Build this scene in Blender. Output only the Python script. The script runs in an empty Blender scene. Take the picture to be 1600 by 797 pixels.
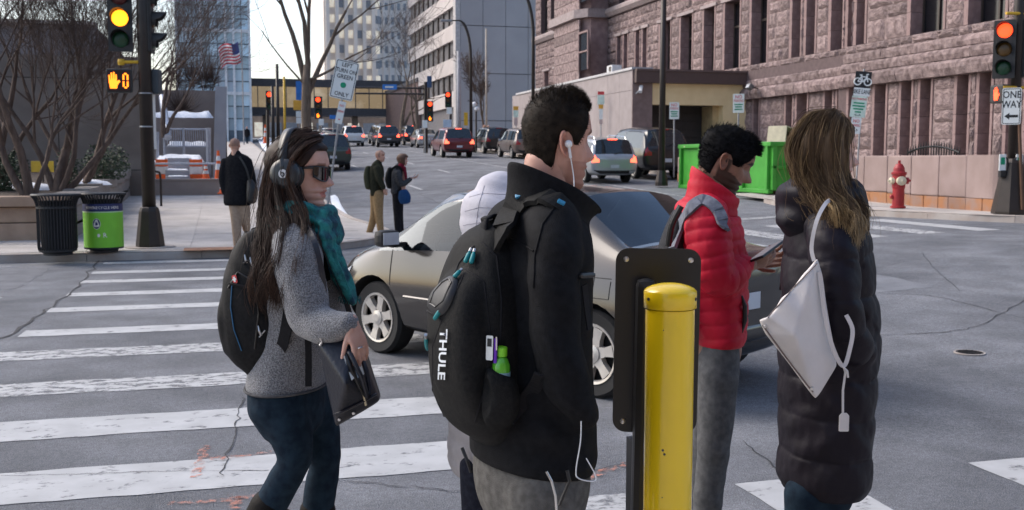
import bpy, bmesh, math, random
import numpy as np
from mathutils import Vector, Matrix, noise

random.seed(7); np.random.seed(7)
PI = math.pi
SC = bpy.context.scene
COL = SC.collection

# ------------------------------------------------------------------ camera
F = 1640.0                      # focal length in photograph pixels (photo 1600 wide)
YAW = math.radians(15.3)
PIT = math.atan(148.5 / F)
CAMZ = 1.65
cam = bpy.data.cameras.new('camera'); camo = bpy.data.objects.new('camera', cam); COL.objects.link(camo)
camo.location = (0, 0, CAMZ); camo.rotation_euler = (PI / 2 - PIT, 0, -YAW)
cam.sensor_width = 36; cam.lens = 36 * F / 1600; cam.clip_start = .05; cam.clip_end = 4000
cam.dof.use_dof = True; cam.dof.focus_distance = 3.2; cam.dof.aperture_fstop = 10.0
SC.camera = camo

# ------------------------------------------------------------------ sky, sun, exposure
SUN_EL, SUN_AZ = math.radians(42), math.radians(-52)     # azimuth from +Y towards +X: ahead, to the left
wd = bpy.data.worlds.new('World'); SC.world = wd; wd.use_nodes = True
nt = wd.node_tree; nt.nodes.clear()
sky = nt.nodes.new('ShaderNodeTexSky'); sky.sky_type = 'NISHITA'; sky.sun_disc = False
sky.sun_elevation = SUN_EL; sky.sun_rotation = SUN_AZ
sky.air_density = 1.0; sky.dust_density = 3.0; sky.ozone_density = 1.0
bg = nt.nodes.new('ShaderNodeBackground'); bg.inputs[1].default_value = 0.15
wo = nt.nodes.new('ShaderNodeOutputWorld')
nt.links.new(sky.outputs[0], bg.inputs[0]); nt.links.new(bg.outputs[0], wo.inputs[0])
sl = bpy.data.lights.new('sun', 'SUN'); sl.energy = .85; sl.angle = math.radians(40); sl.color = (1, .95, .89)
so = bpy.data.objects.new('sun', sl); COL.objects.link(so)
sd = Vector((math.sin(SUN_AZ) * math.cos(SUN_EL), math.cos(SUN_AZ) * math.cos(SUN_EL), math.sin(SUN_EL)))
so.rotation_euler = sd.to_track_quat('Z', 'Y').to_euler()
so.location = (0, 0, 60)
SC.view_settings.view_transform = 'Standard'; SC.view_settings.look = 'None'
SC.view_settings.exposure = 0.95; SC.view_settings.gamma = 1
SC.render.engine = 'CYCLES'

# ------------------------------------------------------------------ measuring helpers
_f = Vector((math.sin(YAW) * math.cos(PIT), math.cos(YAW) * math.cos(PIT), -math.sin(PIT)))
_r = Vector((math.cos(YAW), -math.sin(YAW), 0))
_u = Vector((math.sin(YAW) * math.sin(PIT), math.cos(YAW) * math.sin(PIT), math.cos(PIT)))
FH = Vector((math.sin(YAW), math.cos(YAW), 0))            # horizontal forward
RH = _r
def W(px, py, d):
    """world point seen at photo pixel (px,py), d metres ahead"""
    u = (px - 800) / F; v = (398.5 - py) / F
    t = d / (math.cos(PIT) + v * math.sin(PIT))
    return Vector((0, 0, CAMZ)) + (_f + _r * u + _u * v) * t
def sstep(a, b, x):
    t = min(1, max(0, (x - a) / (b - a))); return t * t * (3 - 2 * t)
def zg(x, y):
    """street surface: level at the near corner, rising to the right and up the far street"""
    k = max(0., min(y, 150.) - 20)
    return .45 * sstep(2, 14, x) * sstep(4, 14, y) + .037 * (k * k / (k + 4))
def G(px, py, off=0.):
    a, b = 2., 400.
    for _ in range(60):
        m = (a + b) / 2; p = W(px, py, m)
        if p.z - zg(p.x, p.y) - off > 0: a = m
        else: b = m
    return W(px, py, a)
def YX(px, X):
    """Y where the view through column px meets the plane x=X"""
    u = (px - 800) / F
    dx = _f.x + _r.x * u; dy = _f.y + _r.y * u
    return X * dy / dx
def XY(px, Y):
    u = (px - 800) / F
    dx = _f.x + _r.x * u; dy = _f.y + _r.y * u
    return Y * dx / dy
def ZX(px, py, X):
    y = YX(px, X); d = X * FH.x + y * FH.y
    return W(px, py, d).z
def ZY(px, py, Y):
    x = XY(px, Y); d = x * FH.x + Y * FH.y
    return W(px, py, d).z

# ------------------------------------------------------------------ materials
MATS = {}
def M(name, col=(.5, .5, .5), rough=.8, var=.12, scale=5., bump=0., bscale=60., metal=0., coat=0., spec=.5,
      rnd=0., col2=None, detail=6., emit=0., stretch=None, lo=.35, hi=.65, sheen=0., alpha=1., trans=0., ecol=None):
    if name in MATS: return MATS[name]
    m = bpy.data.materials.new(name); m.use_nodes = True
    n = m.node_tree; b = n.nodes['Principled BSDF']; L = n.links
    b.inputs['Roughness'].default_value = rough; b.inputs['Metallic'].default_value = metal
    b.inputs['Coat Weight'].default_value = coat; b.inputs['Specular IOR Level'].default_value = spec
    b.inputs['Coat Roughness'].default_value = .08
    b.inputs['Transmission Weight'].default_value = trans
    b.inputs['Alpha'].default_value = alpha
    if sheen: b.inputs['Sheen Weight'].default_value = sheen
    tc = n.nodes.new('ShaderNodeTexCoord'); vec = tc.outputs['Object']
    if stretch:
        mp = n.nodes.new('ShaderNodeMapping'); mp.inputs['Scale'].default_value = stretch
        L.new(vec, mp.inputs[0]); vec = mp.outputs[0]
    nz = n.nodes.new('ShaderNodeTexNoise'); nz.inputs['Scale'].default_value = scale; nz.inputs['Detail'].default_value = detail
    L.new(vec, nz.inputs['Vector'])
    cr = n.nodes.new('ShaderNodeValToRGB'); e = cr.color_ramp.elements
    c2 = col2 if col2 else tuple(min(1, c * (1 + var)) for c in col)
    c1 = col if col2 else tuple(c * (1 - var) for c in col)
    e[0].position = lo; e[1].position = hi
    e[0].color = (*c1, 1); e[1].color = (*c2, 1)
    L.new(nz.outputs[0], cr.inputs[0]); out = cr.outputs[0]
    if rnd:
        oi = n.nodes.new('ShaderNodeObjectInfo'); hs = n.nodes.new('ShaderNodeHueSaturation')
        mr = n.nodes.new('ShaderNodeMapRange'); mr.inputs[3].default_value = 1 - rnd; mr.inputs[4].default_value = 1 + rnd
        L.new(oi.outputs['Random'], mr.inputs[0]); L.new(mr.outputs[0], hs.inputs['Value']); L.new(out, hs.inputs['Color']); out = hs.outputs[0]
    L.new(out, b.inputs['Base Color'])
    if emit:
        b.inputs['Emission Color'].default_value = (*(ecol or col), 1); b.inputs['Emission Strength'].default_value = emit
    if bump:
        n2 = n.nodes.new('ShaderNodeTexNoise'); n2.inputs['Scale'].default_value = bscale; n2.inputs['Detail'].default_value = 5
        L.new(vec, n2.inputs['Vector'])
        bp = n.nodes.new('ShaderNodeBump'); bp.inputs['Strength'].default_value = min(1, bump); bp.inputs['Distance'].default_value = .02 * bump
        L.new(n2.outputs[0], bp.inputs['Height']); L.new(bp.outputs[0], b.inputs['Normal'])
    MATS[name] = m; return m

# ------------------------------------------------------------------ object helpers
BASE = {}
def ob(name, me, mat=None, parent=None, world=False, smooth=False, stuff=False, label=None):
    if isinstance(me, MB): me = me.mesh(name)
    o = bpy.data.objects.new(name, me); COL.objects.link(o)
    if mat is not None:
        mats = mat if isinstance(mat, (list, tuple)) else [mat]
        if not me.materials:
            for q in mats: me.materials.append(q)
    if parent is not None:
        if world:
            b = parent
            off = Vector((0, 0, 0))
            while b is not None: off += Vector(b.location); b = b.parent
            me.transform(Matrix.Translation(-off))
        o.parent = parent
    if smooth and 'strap' not in name:
        me.polygons.foreach_set('use_smooth', [True] * len(me.polygons))
    if stuff: o['kind'] = 'stuff'
    if label: o['label'] = label
    return o
def tag(o, label, cat, group=None):
    o['label'] = label; o['category'] = cat
    if group: o['group'] = group
    return o
def thing(name, loc, label, cat, group=None, rz=0.):
    o = bpy.data.objects.new(name, None); COL.objects.link(o); o.empty_display_size = .2
    o.location = loc; o.rotation_euler = (0, 0, rz)
    return tag(o, label, cat, group)
def struct(o): o['kind'] = 'structure'; return o
def dup(o, parent=None):
    c = o.copy(); COL.objects.link(c); c.parent = parent
    for ch in list(o.children): dup(ch, c)
    return c

def frames(P):
    """parallel transport frames along a polyline"""
    n = len(P); T = []
    for i in range(n):
        t = (P[min(i + 1, n - 1)] - P[max(i - 1, 0)])
        T.append(t.normalized() if t.length > 1e-9 else Vector((0, 0, 1)))
    a = T[0].orthogonal().normalized(); out = []
    for i in range(n):
        a = (a - T[i] * a.dot(T[i])); a = a.normalized() if a.length > 1e-6 else T[i].orthogonal().normalized()
        out.append((T[i], a, T[i].cross(a)))
    return out

class MB:
    def __init__(s): s.v = []; s.f = []; s.m = []
    def add(s, vs, fs, mi=0):
        o = len(s.v); s.v += [tuple(q) for q in vs]
        for f in fs: s.f.append(tuple(i + o for i in f)); s.m.append(mi)
        return s
    def box(s, c, sz, rz=0., mi=0, tilt=None):
        x, y, z = (q / 2 for q in sz); R = Matrix.Rotation(rz, 3, 'Z')
        if tilt is not None: R = R @ tilt
        vs = [Vector(c) + R @ Vector((a * x, b * y, d * z)) for a in (-1, 1) for b in (-1, 1) for d in (-1, 1)]
        return s.add(vs, [(0, 1, 3, 2), (4, 6, 7, 5), (0, 4, 5, 1), (2, 3, 7, 6), (0, 2, 6, 4), (1, 5, 7, 3)], mi)
    def bx(s, x0, x1, y0, y1, z0, z1, mi=0):
        return s.box(((x0 + x1) / 2, (y0 + y1) / 2, (z0 + z1) / 2), (abs(x1 - x0), abs(y1 - y0), abs(z1 - z0)), 0, mi)
    def rbox(s, c, sz, r=.01, rz=0., R=None, mi=0):
        """box with chamfered edges"""
        x, y, z = (q / 2 for q in sz); r = min(r, x * .9, y * .9, z * .9)
        bm = bmesh.new(); bmesh.ops.create_cube(bm, size=1)
        for v in bm.verts: v.co = Vector((v.co.x * 2 * x, v.co.y * 2 * y, v.co.z * 2 * z))
        bmesh.ops.bevel(bm, geom=list(bm.edges), offset=r, segments=2, profile=.6, affect='EDGES')
        Q = Matrix.Rotation(rz, 3, 'Z') if R is None else R
        bm.verts.index_update()
        vs = [Vector(c) + Q @ v.co for v in bm.verts]; fs = [[v.index for v in f.verts] for f in bm.faces]
        bm.free(); return s.add(vs, fs, mi)
    def quad(s, a, b, c, d, mi=0): return s.add([a, b, c, d], [(0, 1, 2, 3)], mi)
    def tube(s, P, r, n=8, caps=True, mi=0, flat=1., wide=None):
        P = [Vector(p) for p in P]; k = len(P)
        if not hasattr(r, '__len__'): r = [r] * k
        fr = frames(P); vs = []; fs = []
        for i in range(k):
            t, a, b = fr[i]
            if wide is not None:
                a = Vector(wide) - t * t.dot(Vector(wide)); a.normalize(); b = t.cross(a)
            for j in range(n):
                q = 2 * PI * j / n; vs.append(P[i] + a * (math.cos(q) * r[i]) + b * (math.sin(q) * r[i] * flat))
        for i in range(k - 1):
            for j in range(n):
                fs.append((i * n + j, i * n + (j + 1) % n, (i + 1) * n + (j + 1) % n, (i + 1) * n + j))
        if caps: fs.append(tuple(range(n))[::-1]); fs.append(tuple((k - 1) * n + j for j in range(n)))
        return s.add(vs, fs, mi)
    def lathe(s, prof, n=24, c=(0, 0, 0), mi=0, ax=None, caps=True):
        vs = []; fs = []; c = Vector(c); Q = Matrix.Identity(3) if ax is None else Vector((0, 0, 1)).rotation_difference(Vector(ax)).to_matrix()
        for (r, z) in prof:
            for j in range(n):
                q = 2 * PI * j / n; vs.append(c + Q @ Vector((math.cos(q) * r, math.sin(q) * r, z)))
        k = len(prof)
        for i in range(k - 1):
            for j in range(n): fs.append((i * n + j, i * n + (j + 1) % n, (i + 1) * n + (j + 1) % n, (i + 1) * n + j))
        if caps: fs.append(tuple(range(n))[::-1]); fs.append(tuple((k - 1) * n + j for j in range(n)))
        return s.add(vs, fs, mi)
    def cyl(s, a, b, r, n=12, mi=0): return s.tube([a, b], r, n, True, mi)
    def prism(s, poly, h, Q=None, mi=0):
        """poly: 2-D outline, extruded by h along local z, placed by 4x4 Q"""
        Q = Q or Matrix.Identity(4); n = len(poly)
        vs = [Q @ Vector((x, y, 0)) for x, y in poly] + [Q @ Vector((x, y, h)) for x, y in poly]
        fs = [tuple(range(n))[::-1], tuple(range(n, 2 * n))] + [(i, (i + 1) % n, n + (i + 1) % n, n + i) for i in range(n)]
        return s.add(vs, fs, mi)
    def mesh(s, name):
        me = bpy.data.meshes.new(name); me.from_pydata([tuple(v) for v in s.v], [], s.f); me.update()
        if any(s.m): me.polygons.foreach_set('material_index', s.m)
        return me

def rrect(w, h, r, n=4):
    p = []
    for cx, cy, a in ((w / 2 - r, h / 2 - r, 0), (-w / 2 + r, h / 2 - r, 90), (-w / 2 + r, -h / 2 + r, 180), (w / 2 - r, -h / 2 + r, 270)):
        for i in range(n + 1):
            t = math.radians(a + 90 * i / n); p.append((cx + r * math.cos(t), cy + r * math.sin(t)))
    return p
def frame4(o, right, up):
    """4x4 with local x=right, y=up, z=right x up (towards the reader)"""
    r = Vector(right).normalized(); u = (Vector(up) - r * r.dot(Vector(up))).normalized(); n = r.cross(u)
    m = Matrix.Identity(4)
    for i in range(3): m[i][0], m[i][1], m[i][2], m[i][3] = r[i], u[i], n[i], o[i]
    return m
def text(name, s, size, Q, mat, parent, depth=.0006, sx=1., bold=0., space=1., align='CENTER', off=(0, 0)):
    cu = bpy.data.curves.new(name, 'FONT'); cu.body = s; cu.size = size; cu.align_x = align; cu.align_y = 'CENTER'
    cu.extrude = depth; cu.offset = bold; cu.space_character = space; cu.resolution_u = 2
    t = bpy.data.objects.new('tmp', cu); COL.objects.link(t)
    bpy.context.view_layer.update()
    me = bpy.data.meshes.new_from_object(t.evaluated_get(bpy.context.evaluated_depsgraph_get()))
    bpy.data.objects.remove(t); me.materials.clear(); me.name = name
    me.transform(Matrix.Translation((off[0], off[1], 0)) @ Matrix.Diagonal((sx, 1, 1, 1))); me.transform(Q)
    return ob(name, me, mat, parent, world=True)
def evalmesh(me, mods, name='tmp'):
    """apply modifiers to a mesh and return the result"""
    o = bpy.data.objects.new(name, me); COL.objects.link(o)
    for ty, kw in mods:
        m = o.modifiers.new(ty, ty)
        for k, v in kw.items(): setattr(m, k, v)
    bpy.context.view_layer.update()
    r = bpy.data.meshes.new_from_object(o.evaluated_get(bpy.context.evaluated_depsgraph_get()))
    bpy.data.objects.remove(o); return r
def fuse(mb, vox=.008, smooth=4, fac=.5):
    me = mb.mesh('f') if isinstance(mb, MB) else mb
    return evalmesh(me, [('REMESH', dict(mode='VOXEL', voxel_size=vox)), ('SMOOTH', dict(factor=fac, iterations=smooth))])
def getv(me):
    a = np.empty(len(me.vertices) * 3, np.float32); me.vertices.foreach_get('co', a); return a.reshape(-1, 3).astype(float)
def getn(me):
    a = np.empty(len(me.vertices) * 3, np.float32); me.vertices.foreach_get('normal', a); return a.reshape(-1, 3).astype(float)
def setv(me, a): me.vertices.foreach_set('co', a.astype(np.float32).ravel()); me.update()
def npnoise(p, sc, seed=0.):
    """cheap smooth 3-d noise, vectorised (sum of rotated sines)"""
    r = np.zeros(len(p)); rs = np.random.RandomState(int(seed * 13 + 5))
    for k in range(7):
        d = rs.normal(size=3); d /= np.linalg.norm(d); fq = sc * (0.6 + 1.1 * rs.rand())
        r += np.sin(p @ d * fq + 6.28 * rs.rand() + 1.7 * np.sin(p @ np.roll(d, 1) * fq * .7 + 6.28 * rs.rand()))
    return r / 7
def smooth_all(o):
    me = o.data; me.polygons.foreach_set('use_smooth', [True] * len(me.polygons))
def crspline(P, n=6):
    """Catmull-Rom through P, n samples a span (Vectors or tuples)"""
    P = [Vector(p) for p in P]; Q = [P[0]] + P + [P[-1]]; out = []
    for i in range(1, len(Q) - 2):
        a, b, c, d = Q[i - 1:i + 3]
        for k in range(n):
            t = k / n; out.append(.5 * ((2 * b) + (c - a) * t + (2 * a - 5 * b + 4 * c - d) * t * t + (3 * b - a - 3 * c + d) * t ** 3))
    out.append(P[-1]); return out
# ================================================================== GROUND
ASPH = M('asphalt', (.106, .112, .126), .88, scale=.55, bump=.9, bscale=140, col2=(.205, .212, .230), detail=14, lo=.3, hi=.7)
def add_speckle(m, scale=180, amt=.35):
    n = m.node_tree; L = n.links; b = n.nodes['Principled BSDF']; src = b.inputs['Base Color'].links[0].from_socket
    tc = n.nodes.new('ShaderNodeTexCoord'); v = n.nodes.new('ShaderNodeTexNoise'); v.inputs['Scale'].default_value = scale; v.inputs['Detail'].default_value = 2
    L.new(tc.outputs['Object'], v.inputs['Vector'])
    mr = n.nodes.new('ShaderNodeMapRange'); mr.inputs[1].default_value = .35; mr.inputs[2].default_value = .65
    mr.inputs[3].default_value = 1 - amt; mr.inputs[4].default_value = 1 + amt; L.new(v.outputs[0], mr.inputs[0])
    hs = n.nodes.new('ShaderNodeHueSaturation'); L.new(mr.outputs[0], hs.inputs['Value']); L.new(src, hs.inputs['Color']); L.new(hs.outputs[0], b.inputs['Base Color'])
add_speckle(ASPH, 130, .38); add_speckle(ASPH, 28, .12); add_speckle(ASPH, 2.2, .10)
CONC = M('sidewalk_concrete', (.37, .34, .315), .9, scale=1.6, bump=.25, bscale=70, col2=(.48, .445, .415), detail=10, rnd=.07)
add_speckle(CONC, 60, .12)
CURB = M('curb_concrete', (.36, .30, .26), .9, scale=3, bump=.3, bscale=60, col2=(.43, .39, .36), rnd=.06)
SNOWM = M('snow', (.70, .74, .80), .55, scale=9, bump=.8, bscale=25, col2=(.86, .88, .92))

def sheet(pts_grid, name, mat, off, parent=None):
    """grid [[(x,y)...]] laid on the street surface"""
    mb = MB(); R = len(pts_grid); C = len(pts_grid[0]); vs = []
    for row in pts_grid:
        for (x, y) in row: vs.append((x, y, zg(x, y) + off))
    fs = [(i * C + j, i * C + j + 1, (i + 1) * C + j + 1, (i + 1) * C + j) for i in range(R - 1) for j in range(C - 1)]
    mb.add(vs, fs); return ob(name, mb, mat, parent, smooth=True)

xs = [-900, -400, -150, -80, -50, -30] + [-20 + 1.0 * i for i in range(56)] + [40, 55, 80, 150, 400, 900]
ys = [-900, -300, -100, -40, -15, -5] + [0 + 1.0 * i for i in range(80)] + [85, 95, 110, 130, 150, 200, 300, 600, 1500, 3500]
road = struct(sheet([[(x, y) for x in xs] for y in ys], 'road', ASPH, 0))

# --- worn white paint: the paint's own alpha-like wear is mixed into its colour
def paint(name, wear, seed):
    m = M(name, (.43, .435, .44), .75, var=.1, scale=4, bump=.25, bscale=90)
    n = m.node_tree; L = n.links; b = n.nodes['Principled BSDF']
    tc = n.nodes.new('ShaderNodeTexCoord'); mp = n.nodes.new('ShaderNodeMapping'); mp.inputs['Location'].default_value = (seed, seed * 2, 0); mp.inputs['Scale'].default_value = (1, 1.6, 1)
    L.new(tc.outputs['Object'], mp.inputs[0])
    z = n.nodes.new('ShaderNodeTexNoise'); z.inputs['Scale'].default_value = 7; z.inputs['Detail'].default_value = 12; z.inputs['Roughness'].default_value = .72
    L.new(mp.outputs[0], z.inputs['Vector'])
    cr = n.nodes.new('ShaderNodeValToRGB'); cr.color_ramp.elements[0].position = wear; cr.color_ramp.elements[1].position = wear + .12; cr.color_ramp.elements[0].color = (.10, .10, .10, 1); cr.color_ramp.elements[1].color = (.93, .93, .93, 1)
    L.new(z.outputs[0], cr.inputs[0]); L.new(cr.outputs[0], b.inputs['Alpha'])      # worn through to the asphalt
    return m
PAINT = [paint('crosswalk_paint', .32, 0), paint('worn_paint', .40, 3), paint('faint_paint', .47, 7)]
def strip(x0, x1, y0, y1, name, mat, jit=.012, off=.004, parent=road, nx=None, ny=None, sk=0.):
    nx = nx or max(2, int(abs(x1 - x0) / .12)); ny = ny or max(2, int(abs(y1 - y0) / .12)); g = []
    for i in range(ny + 1):
        row = []
        for j in range(nx + 1):
            x = x0 + (x1 - x0) * j / nx + sk * (i / ny); y = y0 + (y1 - y0) * i / ny
            k = noise.noise(Vector((x * 2.3, y * 2.3, 3))) * jit * 1.6 + random.uniform(-jit, jit) * .6
            if i in (0, ny): y += k
            if j in (0, nx): x += k
            row.append((x, y))
        g.append(row)
    return sheet(g, name, mat, off, parent)
# crosswalk running away to the left corner
Dd = [(17.1, .32), (15.7, .34), (14.55, .34), (13.2, .36), (11.9, .36), (10.35, .38), (9.05, .44), (7.72, .46), (6.55, .50), (5.42, .56)]
for k, (d, wdt) in enumerate(Dd):
    p = G(300 if k < 6 else 200, 250 + F * CAMZ / d)
    strip(-1.9 - (.15 if k > 6 else 0), 1.75, p.y - wdt / 2, p.y + wdt / 2, 'crosswalk_stripe', PAINT[1 if k in (6, 7) else 0], parent=road)
# crosswalk to the right (stripes parallel to the far street)
for k, (x, y0, y1) in enumerate(((1.75, 2.2, 4.75), (2.75, 2.2, 4.75), (4.15, 2.2, 4.75), (5.4, 2.2, 4.75))):
    strip(x - .27, x + .27, y0, y1, 'crosswalk_stripe', PAINT[0 if k > 0 else 1], parent=road)
for k in range(9):
    x = 12.75 - 1.12 * k
    strip(x - .24, x + .24, 15.3, 18.7, 'crosswalk_stripe', PAINT[0 if k % 2 == 0 else 1], parent=road)
strip(4.2, 13.2, 20.4, 20.75, 'stop_line', PAINT[1], parent=road)
# lane lines up the far street
for x in (6.6, 9.5):
    for k in range(9):
        y = 27 + k * 9; strip(x - .06, x + .06, y, y + 2.6, 'lane_dash', PAINT[0], parent=road, nx=2, ny=4)
strip(12.5, 12.63, 24, 115, 'lane_line', PAINT[1], parent=road, nx=2, ny=90)
strip(-9, -2.6, 13.6, 13.72, 'lane_line', PAINT[1], parent=road, ny=2)
# orange utility paint
ORG = M('orange_spray', (.62, .20, .12), .8, scale=60, col2=(.50, .22, .15), lo=.36, hi=.58)
def spray(m):
    n = m.node_tree; L = n.links; z = n.nodes.new('ShaderNodeTexNoise'); z.inputs['Scale'].default_value = 26; z.inputs['Detail'].default_value = 9; c = n.nodes.new('ShaderNodeValToRGB'); c.color_ramp.elements[0].position = .44; c.color_ramp.elements[1].position = .66; c.color_ramp.elements[1].color = (.7, .7, .7, 1)
    tc = n.nodes.new('ShaderNodeTexCoord'); L.new(tc.outputs['Object'], z.inputs['Vector']); L.new(z.outputs[0], c.inputs[0]); L.new(c.outputs[0], n.nodes['Principled BSDF'].inputs['Alpha'])
spray(ORG)
def ribbon(px, w, name, mat, off, par=road, jit=.3, wob=1.5):
    P = [G(x, y) for x, y in px]; P = crspline(P, 8); mb = MB(); L_ = []
    for i, p in enumerate(P):
        t = (P[min(i + 1, len(P) - 1)] - P[max(i - 1, 0)]); t.z = 0; n_ = Vector((-t.y, t.x, 0)).normalized()
        ww = w * (1 + random.uniform(-jit, jit)); q = p + n_ * random.uniform(-jit, jit) * w * wob
        a = q + n_ * ww / 2; b = q - n_ * ww / 2
        L_.append(((a.x, a.y), (b.x, b.y)))
    return sheet(L_, name, mat, off, par)
for px in (((305, 748), (318, 705), (322, 700)), ((322, 718), (360, 716), (425, 708)), ((262, 790), (350, 784), (372, 780), (366, 797)), ((355, 780), (420, 776)),
           ((905, 760), (950, 735), (985, 725))):
    ribbon(px, .05, 'orange_mark', ORG, .0085, jit=.2)
CRK = M('crack_tar', (.030, .030, .034), .85, var=.2)
for px, w in ((((380, 622), (372, 655), (362, 690), (345, 745)), .022), (((0, 530), (60, 492), (105, 462), (140, 425), (168, 400)), .07), (((0, 745), (120, 742), (260, 738), (420, 736)), .012),
              (((760, 700), (900, 735), (990, 720)), .018), (((525, 752), (620, 760), (720, 770)), .02),
              (((1380, 460), (1450, 462), (1520, 478), (1600, 498)), .03), (((1360, 525), (1470, 520), (1530, 508), (1600, 470)), .028), (((1370, 420), (1450, 405), (1600, 412)), .02),
              (((1160, 690), (1210, 730), (1260, 790)), .02), (((1440, 395), (1460, 420), (1500, 455)), .018),
              (((655, 303), (700, 330), (740, 420)), .03), (((640, 375), (520, 330), (515, 300)), .02), (((660, 420), (600, 400), (545, 396)), .02)):
    ribbon(px, w * .38, 'crack', CRK, .0065, jit=.5, wob=4)
# manhole and patches
MET = M('cast_iron', (.05, .047, .045), .6, metal=.6, bump=.5, bscale=80)
def manhole(px, py, r, label):
    c = G(px, py); t = thing('manhole_cover', (c.x, c.y, zg(c.x, c.y)), label, 'manhole cover', 'manhole covers in the road')
    ob('rim', MB().lathe([(r * 1.14, .002), (r * 1.14, .010), (r * 1.02, .011), (r * 1.02, .002)], 32), CURB, t)
    mb = MB().lathe([(r, .003), (r, .009)], 32)
    for i in range(-3, 4):
        L_ = math.sqrt(max(0, (r * .85) ** 2 - (i * r * .25) ** 2)); mb.box((0, i * r * .25, .011), (2 * L_, r * .08, .005))
    ob('lid', mb, MET, t)
manhole(1515, 552, .11, 'small round dark valve lid in open road right of the long coat')
PATCH = M('asphalt_patch', (.10, .105, .118), .92, scale=3, bump=.4, bscale=90, col2=(.15, .155, .17))
for a in ((5.2, 8.0, 10.5, 12.2), (-6.5, -2.6, 14.6, 17.3), (3.2, 8.4, 23.5, 30)):
    strip(a[0], a[1], a[2], a[3], 'asphalt_patch', PATCH if a[0] < 3 else M('asphalt_pale', (.125, .132, .148), .9, scale=2, bump=.6, bscale=120, col2=(.195, .203, .222)), .05, .0025)

# ------------------------------------------------------------------ sidewalks
def sidewalk(name, curb, inner):
    C_ = crspline([(x, y, 0) for x, y in curb], 8); I_ = crspline([(x, y, 0) for x, y in inner], 8); g = []
    N = 14
    for c, q in zip(C_, I_):
        g.append([(c.x + (q.x - c.x) * (j / N) ** 1.5, c.y + (q.y - c.y) * (j / N) ** 1.5) for j in range(N + 1)])
    o = struct(sheet(g, name, CONC, .133))
    # curb stones
    P = C_; acc = [0]
    for i in range(1, len(P)): acc.append(acc[-1] + (P[i] - P[i - 1]).length)
    def at(s):
        for i in range(1, len(P)):
            if acc[i] >= s: t = (s - acc[i - 1]) / max(1e-6, acc[i] - acc[i - 1]); return P[i - 1].lerp(P[i], t), (P[i] - P[i - 1]).normalized()
        return P[-1], (P[-1] - P[-2]).normalized()
    s = 0.; 
    while s < acc[-1] - .1:
        p, t = at(s)
        seg = 1.8 if (-8 < p.x < 24 and 5 < p.y < 70) else 8.
        a, ta = at(s + .008); m_, tm = at(s + seg / 2); b, tb = at(min(acc[-1], s + seg)); mb = MB(); vs = []
        for q, tt in ((a, ta), (m_, tm), (b, tb)):
            n_ = Vector((-tt.y, tt.x, 0)); 
            o_ = q + n_ * (.0 if SIDE > 0 else 0); i_ = q + n_ * .17 * SIDE
            z0 = zg(q.x, q.y)
            e_ = q + n_ * .03 * SIDE
            vs += [(o_.x, o_.y, z0 - .08), (o_.x, o_.y, z0 + .115), (e_.x, e_.y, z0 + .142), (i_.x, i_.y, z0 + .142), (i_.x, i_.y, z0 - .08)]
        fs = []
        for k in (0, 5):
            for j in range(4): fs.append((k + j, k + j + 1, k + j + 6, k + j + 5))
        fs += [(0, 1, 2, 3, 4), (14, 13, 12, 11, 10)]
        ob('curb_stone', mb.add(vs, fs), CURB, o); s += seg
    return o
SIDE = 1
walkL = sidewalk('sidewalk_left', [(-60, 18.3), (-12, 18.3), (-.6, 18.35), (1.0, 18.7), (2.5, 19.9), (3.3, 21.6), (3.3, 23.6), (2.95, 27), (2.9, 40), (2.9, 80), (2.9, 150)],
                 [(-60, 60), (-12, 60), (-8, 50), (-8, 46), (-8, 46), (-8, 46), (-8, 46), (-8, 48), (-8, 52), (-8, 80), (-8, 150)])
SIDE = 1
walkR = sidewalk('sidewalk_right', [(17.2, 150), (17.2, 80), (17.0, 45), (16.9, 30), (15.8, 26.8), (13.7, 25.0), (13.25, 22.5), (13.35, 20.2), (13.9, 18.3), (14.7, 16.6), (16.6, 15.0), (22, 14.6), (60, 14.6)],
                 [(40, 150), (40, 80), (40, 50), (40, 36), (40, 34), (40, 32), (40, 31), (40, 30), (40, 29), (40, 28), (40, 27), (42, 27), (60, 27)])
SIDE = 1
# near corner, built the other way round (curb north of it)
SIDE = -1
walkN = sidewalk('sidewalk_near', [(-60, 4.0), (-12, 4.0), (-4, 4.0), (-1.5, 3.95), (.6, 3.5), (2.0, 2.7), (3.6, 2.1), (10, 2.0), (60, 2.0)],
                 [(-60, -14), (-12, -14), (-4, -14), (-1.5, -14), (.6, -14), (2.0, -14), (3.6, -14), (10, -14), (60, -14)])
# paving slabs
def slabs(x0, x1, y0, y1, n_x, n_y, par, inside, off=.139):
    dx = (x1 - x0) / n_x; dy = (y1 - y0) / n_y
    for i in range(n_x):
        for j in range(n_y):
            a, b, c, d = x0 + i * dx + .008, x0 + (i + 1) * dx - .008, y0 + j * dy + .008, y0 + (j + 1) * dy - .008
            if not all(inside(x, y) for x in (a, b) for y in (c, d)): continue
            k = random.uniform(0, .004); vs = []
            for (x, y) in ((a, c), (b, c), (b, d), (a, d)): vs.append((x, y, zg(x, y) + off + k))
            vs += [(x, y, z - .05) for x, y, z in vs]
            ob('paving_slab', MB().add(vs, [(0, 1, 2, 3), (0, 4, 5, 1), (1, 5, 6, 2), (2, 6, 7, 3), (3, 7, 4, 0)]), CONC, par)
slabs(-7.2, 2.7, 18.6, 57.1, 6, 22, walkL, lambda x, y: (y > 18.5 and x < 2.72 and (x - 1.0) ** 2 + (y - 20.9) ** 2 < 2.4 ** 2) or (y > 18.6 and x < 0.9) or (y > 23.4 and x < 2.72))
slabs(13.6, 17.2, 15.6, 26.4, 2, 6, walkR, lambda x, y: x > 13.6 and (y > 20.3 or x > 15 or (x > 14.6 and y > 18)))
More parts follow.
